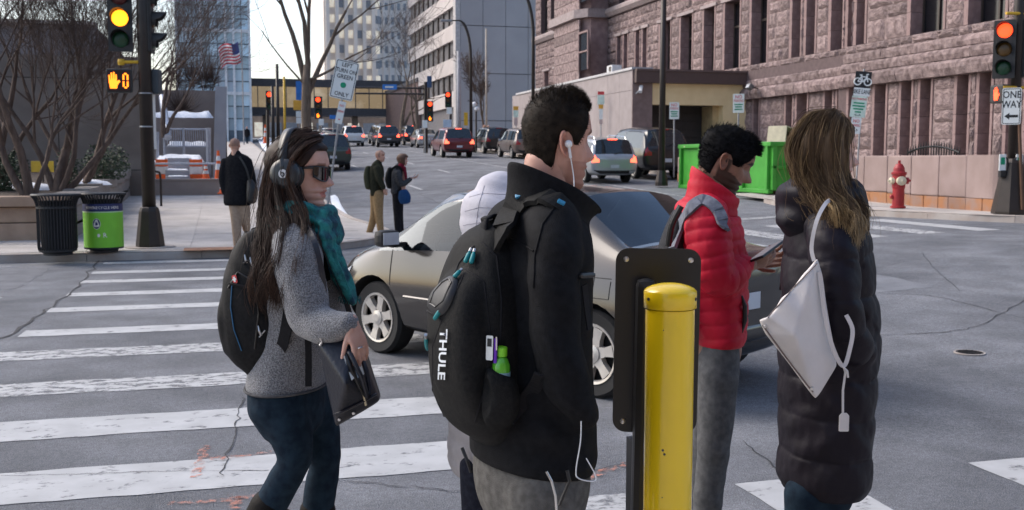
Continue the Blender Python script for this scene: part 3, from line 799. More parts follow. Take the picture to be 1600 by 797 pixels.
# pale arch sculpture/red canopy beyond the stairs
# skyway bridge
YS = 128.; sx0, sx1 = XY(386, YS), XY(662, YS)
sk = thing('skyway_bridge', ((sx0 + sx1) / 2, YS, 4.6), 'enclosed glass skyway bridge with amber glinting windows across the far street', 'bridge')
zs = [ZY(530, y, YS) for y in (181, 169, 137, 125)]
DKM = M('dark_bridge_metal', (.075, .075, .085), .6)
ob('floor_beam', MB().bx(sx0, sx1, YS - .2, YS + 4, zs[0], zs[1]), DKM, sk, world=True); ob('roof_beam', MB().bx(sx0, sx1, YS - .25, YS + 4, zs[2], zs[3]), DKM, sk, world=True)
AMB = M('amber_glint_glass', (.42, .34, .24), .12, emit=.12, ecol=(1., .72, .4), var=.6, scale=.35, rnd=.4, lo=.45, hi=.6)  # faint emission stands in for the gold sun glint on the panes
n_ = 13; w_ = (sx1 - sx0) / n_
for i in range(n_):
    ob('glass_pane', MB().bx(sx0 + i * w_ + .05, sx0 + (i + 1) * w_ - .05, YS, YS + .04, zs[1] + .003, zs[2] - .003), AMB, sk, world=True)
    ob('mullion', MB().bx(sx0 + i * w_ - .05, sx0 + i * w_ + .049, YS - .08, YS + .1, zs[1] + .002, zs[2] - .002), DKM, sk, world=True)
    if i % 2: 
        a = Vector((sx0 + i * w_, YS + .2, zs[1])); b = Vector((sx0 + (i + 1.) * w_, YS + .2, zs[2])); ob('brace', MB().cyl(a, b, .08, 6), DKM, sk, world=True)
ob('back_wall', MB().bx(sx0, sx1, YS + 3.9, YS + 4.0, zs[1], zs[2]), M('cream_inside', (.6, .5, .36), .8), sk, world=True)
for i in range(3):
    x = sx0 + (sx1 - sx0) * (.12, .62, .93)[i]; ob('column', MB().bx(x - .35, x + .35, YS + 1.5, YS + 2.2, 3, zs[0] - .002), M('column_tan', (.30, .24, .19), .8), sk, world=True)
# building beneath / behind the skyway closing the street
eb = far_building('street_end_building', 'tan building with lit ground floor closing the far street under skyway', (12, 150, 4.8))
ob('wall', MB().bx(XY(395, 150), XY(700, 150), 150, 160, 0, ZY(500, 178, 150)), M('tan_brick', (.34, .25, .19), .85, scale=1.2, var=.25), eb, world=True)
for i in range(12):
    ob('shop_window', MB().bx(XY(402 + i * 24, 150), XY(420 + i * 24, 150), 149.94, 149.99, ZY(500, 214, 150), ZY(500, 192, 150)), LIT if i % 3 == 0 else pme.materials[0], eb, world=True)
# off-picture buildings that the street canyon implies (their walls only reflect and shade)
SANDB = M('sandstone_wall', (.26, .18, .125), .85, var=.15, scale=.3)
def block(name, label, x0, x1, y0, y1, h, face, n_, m_):
    t = far_building(name, label, ((x0 + x1) / 2, (y0 + y1) / 2, 0))
    ob('wall', MB().bx(x0, x1, y0, y1, -.5, h), SANDB, t, world=True)
    mb = MB()
    for i in range(n_):
        for j in range(m_):
            z = 4.2 + j * 3.6
            if z + 2 > h: continue
            if face == 'y': a = x0 + (x1 - x0) * (i + .25) / n_; mb.bx(a, a + (x1 - x0) * .5 / n_, y1 + .003, y1 + .05, z, z + 2)
            else: a = y0 + (y1 - y0) * (i + .25) / n_; mb.bx(x1 + .003, x1 + .05, a, a + (y1 - y0) * .5 / n_, z, z + 2)
    ob('window', mb, DARKGL, t, world=True, stuff=True)
block('sandstone_block', 'tan sandstone office block on the near side of the crossing', -14, 40, -34, -19, 13, 'y', 16, 3)
# ================================================================== LEFT CORNER
WALLC = M('brown_grey_concrete', (.145, .115, .096), .88, scale=1.2, bump=.12, bscale=40, col2=(.19, .155, .132), rnd=.05)
YWL = 34.2; xw1 = XY(240, YWL)
lw = thing('plaza_wall', (xw1 - 6, YWL, .5), 'tall dark brown concrete wall panels behind the planter trees', 'wall')
zw = [ZY(120, y, YWL) for y in (330, 266, 122, 86)]
ob('wall_core', MB().bx(xw1 - 24, xw1, YWL + .06, YWL + 1.2, 0, zw[3] - .01), M('joint_dark', (.05, .045, .042), .9), lw, world=True)
for i in range(9):
    a = xw1 - (i + 1) * 2.6; b = xw1 - i * 2.6
    for z0, z1 in zip(zw[:-1], zw[1:]):
        ob('panel', MB().bx(a + .012, b - .012, YWL, YWL + .055, z0 + .012, z1 - .012), WALLC, lw, world=True)
bk = thing('terrace_building', (-16, 48, .8), 'dark grey terrace block rising behind the planter trees', 'building')
ob('wall', MB().bx(-40, XY(160, 44), 44, 60, 0, ZY(120, 38, 44)), M('terrace_concrete', (.16, .14, .14), .9, scale=.6, bump=.1), bk, world=True)
ob('parapet', MB().bx(-40, XY(162, 44), 43.8, 44.6, ZY(120, 38, 44) + .003, ZY(120, 33, 44)), CURB, bk, world=True)
# planter of granite blocks
XP = -2.78; YP = 21.2; YP1 = YX(207, XP)
PLG = M('brown_planter_granite', (.27, .18, .128), .85, scale=3, bump=.3, bscale=50, col2=(.36, .25, .18), rnd=.10); PLC = M('planter_coping', (.25, .225, .205), .85, scale=3, bump=.25, bscale=60, rnd=.08)
pl = thing('granite_planter', (XP, YP, zg(XP, YP) + .14), 'low brown granite block planter holding the bare trees', 'planter')
zp0 = .12; hP = [0, .36, .66, .86]
def bstone(x0, x1, y0, y1, z0, z1, mat, nm='granite_block'): ob(nm, MB().rbox(((x0 + x1) / 2, (y0 + y1) / 2, (z0 + z1) / 2), (x1 - x0 - .012, y1 - y0 - .012, z1 - z0 - .012), .018), mat, pl, world=True)
x = XP
for r in range(2):
    xx = XP - (0 if r else .0)
    while xx > -14:
        L_ = random.uniform(1.3, 2.1); bstone(xx - L_, xx, YP + .06 * r, YP + .5, zp0 + hP[r], zp0 + hP[r + 1], PLG); xx -= L_
xx = XP + .05
while xx > -14: L_ = 2.1; bstone(xx - L_, xx, YP - .05, YP + .5, zp0 + hP[2], zp0 + hP[3], PLG, 'coping_block'); xx -= L_
yy = YP + .5
while yy < YP1:
    L_ = 2.0; z0 = zg(XP, yy) + .1
    for r in range(2): bstone(XP - .45, XP, yy, min(YP1, yy + L_), z0 + hP[r] - .1, z0 + hP[r + 1], PLC)
    bstone(XP - .5, XP + .05, yy, min(YP1, yy + L_), z0 + hP[2], z0 + hP[3] + .03, PLC, 'coping_block'); yy += L_
soil = ob('soil', MB().add([(XP - .4, YP + .4, zp0 + .80), (-16, YP + .4, zp0 + .80), (-16, YWL, zp0 + 1.25), (XP - .4, YWL, zp0 + 1.25)], [(0, 3, 2, 1)]), M('soil', (.045, .03, .022), .95, scale=6, bump=1, bscale=20), pl, world=True)
def zsoil(y): return zp0 + .80 + .45 * (y - YP - .4) / (YWL - YP - .4)
# snow in the planter
for k, (px, py, w_, d_) in enumerate(((20, 292, .9, .8), (68, 287, .5, .4), (128, 287, .7, .6))):
    yy_ = (25.5, 24.5, 26.5)[k]; c = Vector((XY(px, yy_), yy_, zsoil(yy_)))
    mb = MB(); rr = 16; vs = []
    for ri, (q, h) in enumerate(((1, -.03), (.85, .05), (.5, .09), (.05, .11))):
        for j in range(rr):
            a = 2 * PI * j / rr; kx = 1 + .25 * noise.noise(Vector((math.cos(a) * 2, math.sin(a) * 2, k)))
            vs.append((c.x + math.cos(a) * w_ * q * kx, c.y + math.sin(a) * d_ * q * kx, c.z + h))
    fs = [(i * rr + j, i * rr + (j + 1) % rr, (i + 1) * rr + (j + 1) % rr, (i + 1) * rr + j) for i in range(3) for j in range(rr)] + [tuple(3 * rr + j for j in range(rr))]
    o = ob('snow', mb.add(vs, fs), SNOWM, None, smooth=True); o['kind'] = 'stuff'; o['label'] = 'patch of old snow lying on planter soil'; o['category'] = 'snow'
ysg = 27.; c = Vector((XY(72, ysg), ysg, zsoil(ysg)))
sgn = thing('yellow_notice', c, 'small yellow notice board standing low behind planter trees', 'sign')
ob('board', MB().rbox((0, 0, .38), (.5, .03, .26), .01), M('yellow_board', (.55, .36, .03), .6), sgn); ob('stake', MB().cyl((0, .03, -.1), (0, .03, .4), .02), BRONZE, sgn)

# ------------------------------------------------------------------ bare trees
BARK = M('brown_bark', (.070, .046, .036), .9, scale=14, bump=1, bscale=30, col2=(.130, .090, .070), stretch=(1, 1, .25))
BARKG = M('grey_bark', (.10, .072, .052), .9, scale=14, bump=1, bscale=30, col2=(.17, .128, .096), stretch=(1, 1, .25))
TWIG = M('twig_bark', (.085, .058, .048), .9, var=.2, scale=6)
def grow(rng, trunk, crown, p, d, r, L, lev, maxlev, up=.12, spread=.55, kids=3, thick=.02, wob=.22, minr=.004):
    n_ = 5 if lev < 2 else (4 if lev < maxlev else 3); pts = [p.copy()]; rad = [r]; q = p.copy(); dd = d.copy()
    for i in range(n_):
        dd = (dd + Vector((rng.gauss(0, wob), rng.gauss(0, wob), rng.gauss(0, wob) + up * .5)) * .5).normalized()
        q = q + dd * (L / n_); pts.append(q.copy()); rad.append(max(minr, r * (1 - .55 * (i + 1) / n_)))
    tgt = trunk if r > thick else crown
    tgt.tube(pts, rad, 7 if r > .05 else (5 if r > .015 else 3), False)
    if lev >= maxlev: return
    k = kids + (1 if lev >= 2 else 0) + rng.randint(0, 1)
    for j in range(k):
        t = rng.uniform(.35, 1.) if j else 1.; i = min(n_ - 1, int(t * n_)); a = pts[i].lerp(pts[i + 1], t * n_ - i) if i < n_ else pts[-1]
        v = dd.orthogonal().normalized(); v.rotate(Matrix.Rotation(rng.uniform(0, 2 * PI), 3, dd))
        nd = (dd + v * rng.uniform(.5, 1.3) * spread * (1.0 if j else .5) + Vector((0, 0, up))).normalized()
        grow(rng, trunk, crown, a, nd, max(minr, rad[i] * rng.uniform(.5, .72)), L * rng.uniform(.58, .8), lev + 1, maxlev, up, spread, kids, thick, wob, minr)
def tree(name, label, base, stems, maxlev, bark, seed, group=None, kids=3, spread=.55, up=.12, thick=.02, minr=.0026, twig=TWIG):
    t = thing(name, base, label, 'tree', group); rng = random.Random(seed); a, b = MB(), MB()
    for (dx, dy, dz, r, L) in stems: grow(rng, a, b, Vector((dx * .06, dy * .06, -.15)), Vector((dx, dy, dz)).normalized(), r, L, 0, maxlev, up, spread, kids, thick, .22, minr)
    ob('trunk', a, bark, t, smooth=True); ob('crown', b, twig, t, smooth=True); return t
def onsoil(px, y): return Vector((XY(px, y), y, zsoil(y)))
gpl = 'bare trees in the granite planter'
tree('bare_tree', 'bare multi stem tree leaning left at the planter edge above the black bin', onsoil(52, 22.6), [(-.55, .0, 1, .085, 2.3), (-.12, .1, 1, .10, 2.6), (.35, .2, 1, .06, 2.2)], 5, BARK, 3, gpl, kids=3)
tree('bare_tree', 'bare red brown tree forking low behind the green recycling bin', onsoil(92, 23.8), [(.10, .0, 1, .12, 2.6), (-.3, .2, 1, .075, 2.4), (.95, .1, 1, .075, 2.6), (.45, -.1, 1, .07, 2.4)], 5, BARK, 8, gpl, kids=3)
tree('bare_tree', 'bare slender tree right of planter leaning towards the signal pole', onsoil(128, 26.0), [(.35, .1, 1, .09, 2.7), (-.1, .1, 1, .07, 2.5), (.7, .1, 1, .06, 2.6)], 5, BARK, 14, gpl, kids=3)
tree('bare_tree', 'bare tree cut by the left edge of the picture', onsoil(-14, 24.5), [(.2, .0, 1, .10, 2.7), (.55, .1, 1, .07, 2.5), (-.2, .1, 1, .06, 2.5)], 5, BARK, 21, gpl, kids=3)
tree('bare_tree', 'bare tree on the terrace behind the signal pole and stairs', Vector((XY(262, 40), 40, 2.6)), [(-.1, 0, 1, .10, 2.2), (.3, .1, 1, .08, 2.2)], 5, BARK, 31, None, kids=3)
LEAFD = M('dark_evergreen_leaf', (.025, .045, .018), .7, var=.4, scale=9)
def shrub(base, r, h, n, seed, label, mat=LEAFD, twigs=False, group=None):
    t = thing('shrub', base, label, 'shrub', group); rng = random.Random(seed); mb = MB(); st = MB()
    for i in range(9):
        a = rng.uniform(0, 2 * PI); st.tube([(0, 0, -.05), (math.cos(a) * r * .4, math.sin(a) * r * .4, h * .5), (math.cos(a) * r * .8, math.sin(a) * r * .8, h * rng.uniform(.7, 1))], [.015, .01, .004], 4)
    for i in range(n):
        a = rng.uniform(0, 2 * PI); q = rng.random() ** .5; z = rng.random()
        rr = r * q * math.sqrt(max(.05, 1 - (z * 1.6 - .8) ** 2)); p = Vector((math.cos(a) * rr, math.sin(a) * rr, h * z * (1 + .2 * math.sin(a * 3))))
        if twigs:
            mb.tube([p * .25 + Vector((0, 0, .1 * h)), p * .7, p], [.008, .005, .002], 3, False)
        else:
            v = Vector((rng.gauss(0, 1), rng.gauss(0, 1), rng.gauss(0, .6))).normalized(); w_ = v.orthogonal().normalized() * .022; l = v * .06
            mb.add([p - w_, p + l, p + w_, p - l * .5], [(0, 1, 2, 3)])
    ob('foliage', mb, mat, t); ob('stem', st, BARK, t); return t
shrub(onsoil(8, 24.2), .55, .75, 1500, 1, 'dark evergreen shrub at the left end of the planter')
shrub(onsoil(112, 25.0), .25, .8, 500, 2, 'narrow evergreen shrub between the planter tree trunks')
shrub(onsoil(170, 28.5), .6, .75, 1500, 3, 'dark evergreen shrub at right end of planter')
# street tree mid picture
t = thing('street_tree', Vector((XY(484, 34), 34, zg(2, 34) + .13)), 'tall bare street tree on the sidewalk left of the tilted sign', 'tree')
ob('trunk', MB().tube([(0, 0, -.1), (.03, 0, .3), (.0, 0, 1.4), (-.04, .02, 2.6), (-.01, 0, 3.4), (0, 0, 4.1)], [.24, .18, .165, .155, .15, .10], 12), BARKG, t, smooth=True)
rng = random.Random(77); a, b = MB(), MB()
for (dx, dz, r, L, z) in ((-.14, 1, .11, 3.2, 3.2), (.06, 1, .10, 3.2, 3.5), (.42, 1, .09, 3.0, 3.1), (1.0, .55, .05, 2.2, 3.6), (-.6, 1, .035, 2.2, 3.4), (.22, 1, .08, 3.2, 3.9)):
    grow(rng, a, b, Vector((0, 0, z)), Vector((dx, rng.uniform(-.2, .2), dz)).normalized(), r, L, 1, 5, .10, .6, 2, .02, .22, .005)
ob('limbs', a, BARKG, t, smooth=True); ob('crown', b, TWIG, t, smooth=True)
p = Vector((XY(622, 92), 92, zg(9, 92))); tree('street_tree', 'bare tree beyond the crossing in front of the white tower', W(628, 205, 92), [(0, 0, 1, .22, 4.5), (.25, 0, 1, .14, 4.2)], 5, BARKG, 51, 'far street trees', kids=2, spread=.7, minr=.008)
tree('street_tree', 'bare tree beside the strip window office block', W(652, 204, 84), [(0, 0, 1, .18, 3.6), (-.3, 0, 1, .12, 3.2)], 5, BARKG, 52, 'far street trees', kids=2, spread=.7, minr=.008)
tree('street_tree', 'small bare tree before the blank grey block', W(757, 205, 82), [(0, 0, 1, .10, 2.6)], 5, BARKG, 53, 'far street trees', kids=3, spread=.6, minr=.01)

# ------------------------------------------------------------------ stairs, terraces, pylon
YQ = 34.3; xq0, xq1 = XY(238, YQ), XY(352, YQ)
WC = M('warm_concrete', (.25, .195, .168), .88, scale=1.5, bump=.15, col2=(.30, .24, .205)); GC = M('cool_concrete', (.30, .305, .33), .85, scale=1.5, bump=.12, col2=(.35, .355, .38))
lowb = thing('low_plaza_wall', ((xq0 + xq1) / 2, YQ, .6), 'low brown concrete wall at the foot of the closed stairs', 'wall')
ob('wall', MB().rbox(((xq0 + xq1) / 2, YQ + .2, ZY(300, 296, YQ) - .15), (xq1 - xq0, .4, .9), .02), WC, lowb, world=True)
ob('cap', MB().rbox(((xq0 + xq1) / 2, YQ + .2, ZY(300, 281, YQ)), (xq1 - xq0 + .06, .46, .06), .015), WC, lowb, world=True)
te = thing('stair_terrace', (XY(290, 44), 44, 1), 'brown concrete stair terraces with snow beside the grey sloped pylon', 'terrace')
for (y_, a, b, za, zb, nm) in ((50, 236, 352, 184, 141, 'upper_wall'), (45, 236, 345, 235, 184, 'middle_wall'), (40.5, 262, 330, 262, 229, 'lower_wall')):
    ob(nm, MB().bx(XY(a, y_), XY(b, y_), y_, y_ + 1.2, ZY(300, za, y_) - 1.5, ZY(300, zb, y_)), WC if nm != 'lower_wall' else GC, te, world=True)
def ledge_snow(y, a, b, z, d_, h, lab):
    x0, x1 = XY(a, y), XY(b, y); n1, n2 = 24, 5; vs = []
    for i in range(n1 + 1):
        for j in range(n2 + 1):
            X_, Y_ = x0 + (x1 - x0) * i / n1, y + d_ * j / n2
            e = min(i, n1 - i, 2) / 2 * (0 if j in (0,) else 1); vs.append((X_, Y_ + (.05 * noise.noise(Vector((X_ * 3, 0, 1))) if j == 0 else 0), z - .02 + h * e * (.6 + .5 * noise.noise(Vector((X_ * 1.7, Y_ * 2, 4))))))
    o = ob('snow', MB().add(vs, [(i * (n2 + 1) + j, (i + 1) * (n2 + 1) + j, (i + 1) * (n2 + 1) + j + 1, i * (n2 + 1) + j + 1) for i in range(n1) for j in range(n2)]), SNOWM, None, smooth=True)
    o['kind'] = 'stuff'; o['label'] = lab; o['category'] = 'snow'
ledge_snow(45, 238, 340, ZY(300, 184, 45), 1.2, .38, 'snow lying on middle stair terrace')
ledge_snow(40.5, 264, 330, ZY(300, 229, 40.5), 1.2, .30, 'snow behind the terrace railing')
ledge_snow(37.4, 244, 322, ZY(300, 252, 37.4), 1.6, .32, 'snow heaped above the closed stair steps')
for i in range(5):
    y_ = 35.6 + i * .45; ob('step', MB().bx(XY(262, y_), XY(300, y_), y_, y_ + .45, .2, ZY(300, 281, YQ) - .12 + i * .2), GC, te, world=True)
    ledge_snow(y_ + .02, 264, 298, ZY(300, 281, YQ) - .12 + i * .2, .42, .09, 'snow on a closed stair step')
# sloped pylon (wide at the base, vertical sides lean back)
py_ = thing('sloped_pylon', (XY(352, 37), 37, .8), 'pale grey concrete pylon beside the stairs with a dark slatted side', 'pylon')
def pyl(y):
    a = [(XY(334, y), ZY(340, 281, y) - .8), (XY(354, y), ZY(340, 281, y) - .8), (XY(361, y), ZY(340, 135, y)), (XY(343, y), ZY(340, 135, y))]
    return a
A_ = pyl(37.); mb = MB(); dpt = 3.2
vs = [(x, 37., z) for x, z in A_] + [(x, 37. + dpt, z) for x, z in A_]
ob('shaft', mb.add(vs, [(0, 1, 2, 3), (7, 6, 5, 4), (1, 5, 6, 2), (0, 3, 7, 4), (3, 2, 6, 7)]), GC, py_, world=True)
# slatted ramp side running back along the sidewalk
DS = M('dark_slat_brown', (.10, .082, .074), .85, rnd=.12); TS = M('tan_end', (.34, .25, .18), .85)
xs0 = XY(358, 37.2)
for k in range(16):
    y0_ = 40.3 + k * 1.4; zt = ZY(361, 138, 37.) * (1 - .03 * k) ; ob('side_slat', MB().bx(xs0 - .05 + .002 * k, xs0 + .03, y0_ + .03, y0_ + 1.37, 0, max(2.4, zt)), DS if k < 11 else TS, py_, world=True)
# railing in front of terrace
RAIL = M('grey_rail', (.40, .43, .50), .4, metal=.4)
ra = thing('terrace_railing', (XY(290, 40.2), 40.2, 1.5), 'pale grey metal railing with thin bars on the snowy stair terrace', 'railing')
yr = 40.2; z0, z1 = ZY(290, 229, yr), ZY(290, 202, yr)
ob('top_rail', MB().cyl((XY(262, yr), yr, z1), (XY(328, yr), yr, z1), .035), RAIL, ra, world=True); ob('bottom_rail', MB().cyl((XY(262, yr), yr, z0), (XY(328, yr), yr, z0), .03), RAIL, ra, world=True)
for i in range(19):
    xx = XY(263 + i * 3.4, yr); ob('bar', MB().tube([(xx, yr, z0), (xx, yr + .1, (z0 + z1) / 2 - .1), (xx, yr, z1)], .014, 5), RAIL, ra, world=True)
for px in (262, 292, 328): ob('post', MB().cyl((XY(px, yr), yr, z0 - 1.2), (XY(px, yr), yr, z1 + .05), .045), RAIL, ra, world=True)
hr = thing('stair_handrail', (XY(255, 37), 37, 1), 'pale steel stair handrail rising left of the terrace railing', 'handrail')
ob('rail', MB().tube([W(246, 283, 36), W(246, 206, 36)], .05, 8), RAIL, hr, world=True); ob('sloping_rail', MB().tube([W(262, 215, 38), W(253, 152, 42)], .13, 8), RAIL, hr, world=True); ob('post', MB().tube([W(327, 282, 36.2), W(326, 200, 36.2)], .07, 8), RAIL, hr, world=True)
ob('front_rail', MB().tube([W(240, 256, 34.6), W(352, 256, 34.6)], .035, 8), RAIL, hr, world=True)
shrub(W(283, 186, 45.6), 1.0, 1.5, 420, 6, 'round leafless bush on the middle stair terrace', TWIG, True)
for k, (px, s_) in enumerate(((276, 1.), (300, 1.2), (318, 1.), (332, 1.1))):
    shrub(W(px, 142, 51), .9, 1.9 * s_, 260, 60 + k, ('leafless bush at left of the top terrace row', 'second leafless bush of the top terrace row', 'third leafless bush of the top terrace row', 'leafless bush at the top terrace right end')[k], TWIG, True, 'top terrace bushes')
# barricade boards
OR_, WH_ = M('orange_plastic', (.80, .13, .025), .6), M('white_plastic', (.72, .72, .72), .6)
def barricade(px0, px1, d, label):
    b = thing('barricade', W((px0 + px1) / 2, 285, d), label, 'barricade', 'orange and white barricades on the stairs'); w_ = (px1 - px0) * d / F; z = b.location.z
    h = 36 * d / F
    for k in range(3):
        ob('board', MB().rbox((0, 0, h * (.2 + .32 * k)), (w_, .03, h * .30), .008), OR_ if k % 2 == 0 else WH_, b)
    for s_ in (-1, 1): ob('post', MB().cyl((s_ * w_ * .42, .03, -.3), (s_ * w_ * .42, .03, h * 1.05), .025), WH_, b)
    b.rotation_euler = (0, 0, -YAW)
barricade(244, 263, 34.9, 'orange and white striped barricade left of the closed stairs'); barricade(297, 317, 34.9, 'orange and white striped barricade right of the closed stairs')
def cone(px, py, d, h, label):
    c = thing('traffic_cone', W(px, py, d), label, 'cone', 'orange cones')
    ob('base', MB().rbox((0, 0, .02), (.34, .34, .04), .01), OR_, c); ob('cone', MB().lathe([(.13, .04), (.10, .3 * h), (.06, .62 * h), (.04, h)], 14), OR_, c)
    ob('stripe', MB().lathe([(.106, .36 * h), (.085, .56 * h)], 14), WH_, c); ob('stripe', MB().lathe([(.07, .66 * h), (.055, .82 * h)], 14), WH_, c)
cone(342, 282, 33.6, .95, 'orange cone standing on low wall beside the walking man'); cone(322, 281, 34.8, .55, 'small orange cone next to the right barricade')
cone(349, 303, 32.2, .45, 'orange cone on the pavement at low wall end'); cone(415, 224, 62, 1.1, 'far orange cone on the snowy sidewalk')

# ------------------------------------------------------------------ bins
def bin_at(px, py, label, green):
    b = G(px, py, .145); t = thing('recycling_bin' if green else 'litter_bin', (b.x, b.y, b.z), label, 'recycling bin' if green else 'trash can')
    BK = M('black_bin_metal', (.018, .019, .022), .45, metal=.2); H = .97; R_ = .29
    ob('base', MB().lathe([(.22, 0), (.22, .03), (.25, .05), (.26, .07)], 32), BK, t)
    ob('liner', MB().lathe([(R_ - .05, .06), (R_ - .05, .80), (R_ - .03, .86)], 32), M('bin_liner', (.008, .008, .009), .7), t)
    for k in range(40):
        a = 2 * PI * k / 40; c, s_ = math.cos(a), math.sin(a)
        P = [(c * r_, s_ * r_, z) for r_, z in ((R_ - .02, .06), (R_, .12), (R_, .72), (R_ + .005, .80), (R_ + .03, .88), (R_ + .075, .945))]
        ob('slat', MB().tube(P, .0115, 4, True, 0), BK, t)
    for z, r_ in ((.06, R_ - .02), (.74, R_ + .0)): ob('hoop', MB().lathe([(r_ - .012, z), (r_ + .014, z), (r_ + .014, z + .035), (r_ - .012, z + .035)], 36), BK, t)
    ob('rim', MB().lathe([(R_ + .03, .945), (R_ + .08, .94), (R_ + .09, .955), (R_ + .08, .972), (R_ + .03, .965)], 36), BK, t)
    if green:
        GRN = M('lime_green_wrap', (.20, .56, .035), .45, var=.05); NAV = M('navy_band', (.012, .02, .10), .5); PKW = M('cream_print', (.80, .74, .66), .6); LG_ = M('pale_green_line', (.45, .62, .35), .5)
        R2 = R_ + .018
        ob('wrap', MB().lathe([(R2, .075), (R2 + .001, .66)], 48), GRN, t); ob('band', MB().lathe([(R2 + .002, .672), (R2 + .002, .795)], 48), NAV, t); ob('line', MB().lathe([(R2 + .003, .655), (R2 + .003, .672)], 48), LG_, t)
        ob('foot_band', MB().lathe([(R2 - .002, .055), (R2 + .002, .085)], 48), BK, t)
        bx = math.atan2(-t.location.y, -t.location.x)     # direction to the viewer
        def onc(s, z, e=.004): a = bx + s / R2; return Vector((math.cos(a) * (R2 + e), math.sin(a) * (R2 + e), z))
        def patch(poly, mat, e, nm):                      # 2-D outline (s to the right, z) wrapped on the cylinder, fan from its centre
            c = (sum(p[0] for p in poly) / len(poly), sum(p[1] for p in poly) / len(poly)); vs = [onc(c[0], c[1], e)] + [onc(a_, z_, e) for a_, z_ in poly]
            ob(nm, MB().add(vs, [(0, 1 + i, 1 + (i + 1) % len(poly)) for i in range(len(poly))]), mat, t)
        cx_ = -.105
        patch([(cx_ + .062 * math.cos(q), .475 + .088 * math.sin(q)) for q in np.linspace(0, 2 * PI, 28, False)], PKW, .003, 'emblem_ring')
        patch([(cx_ + .056 * math.cos(q), .475 + .082 * math.sin(q)) for q in np.linspace(0, 2 * PI, 28, False)], NAV, .0045, 'emblem')
        for k in range(3):
            a0 = PI / 2 + k * 2 * PI / 3
            def rot(u, v): return (cx_ + (u * math.cos(a0) - v * math.sin(a0)) * .62, .475 + (u * math.sin(a0) + v * math.cos(a0)) * .92)
            patch([rot(*q_) for q_ in ((.018, -.040), (.030, -.048), (.072, -.022), (.080, .0), (.072, .022), (.050, .028), (.044, .050), (.018, .022), (.040, .012), (.050, -.002), (.020, -.012))], PKW, .006, 'recycle_arrow')
        def ctext(s, size, s0, z, nm):
            cu = bpy.data.curves.new(nm, 'FONT'); cu.body = s; cu.size = size; cu.align_x = 'CENTER'; cu.align_y = 'CENTER'; cu.resolution_u = 1
            q = bpy.data.objects.new('tmp', cu); COL.objects.link(q); bpy.context.view_layer.update()
            me = bpy.data.meshes.new_from_object(q.evaluated_get(bpy.context.evaluated_depsgraph_get())); bpy.data.objects.remove(q); me.materials.clear()
            for v in me.vertices: v.co = onc(s0 + v.co.x, z + v.co.y, .006)
            ob(nm, me, PKW, t)
        ctext('RECYCLE HERE', .062, .06, .733, 'lettering'); ctext('HERE', .06, -.22, .733, 'lettering')
        ctext('R', .11, .02, .285, 'lettering'); 
        patch([(-.075 + .022 * math.cos(q), .285 + .03 * math.sin(q)) for q in np.linspace(0, 2 * PI, 16, False)], PKW, .006, 'mark')
    return t
bin_at(91, 398, 'black slatted metal trash can left of the green bin', False); bin_at(163, 393, 'lime green recycling bin with navy band and recycling emblem', True)
# ================================================================== SIGNALS, SIGNS, LAMPS
POLEB = M('brown_black_pole', (.030, .022, .018), .45, metal=.25, bump=.08, bscale=40); SIGB = M('signal_housing', (.028, .027, .026), .6)
YEL = M('yellow_bracket', (.62, .36, .015), .5); GALV = M('galvanised', (.33, .34, .36), .45, metal=.7); SWH = M('sign_white', (.74, .76, .73), .45, var=.03); SBK = M('sign_black', (.012, .012, .013), .5)
SRED = M('sign_red', (.60, .05, .05), .5); SGR = M('sign_green', (.0, .27, .13), .5); SMINT = M('sign_mint', (.60, .72, .62), .5); SBLUE = M('sign_blue', (.02, .16, .50), .5); SORG = M('sign_amber', (.70, .36, .04), .5)
ON = {'r': M('lamp_red_on', (1, .06, .02), .4, emit=1.9, ecol=(1, .05, .012), var=0), 'y': M('lamp_amber_on', (1, .55, .02), .4, emit=1.8, ecol=(1, .27, .012), var=0), 'g': M('lamp_green_on', (0, 1, .5), .4, emit=2, var=0)}
OFF = {'r': M('lamp_red_off', (.09, .012, .010), .3), 'y': M('lamp_amber_off', (.11, .055, .012), .3), 'g': M('lamp_green_off', (.008, .055, .022), .3)}
HAND = M('hand_lamp', (1, .25, .02), .4, emit=1.8, ecol=(1, .20, .01), var=0)
VIEW = -FH            # from the scene towards the viewer
def toward(p, turn=0.):
    """frame at p whose face looks to the camera, turned by `turn` radians"""
    n = (Vector((0, 0, p.z)) - p); n.z = 0; n.normalize(); n.rotate(Matrix.Rotation(turn, 3, 'Z'))
    up = Vector((0, 0, 1)); r = up.cross(n); return frame4(p, r, up), r, up, n
def xf(mb, Q): mb.v = [tuple(Q @ Vector(v)) for v in mb.v]; return mb
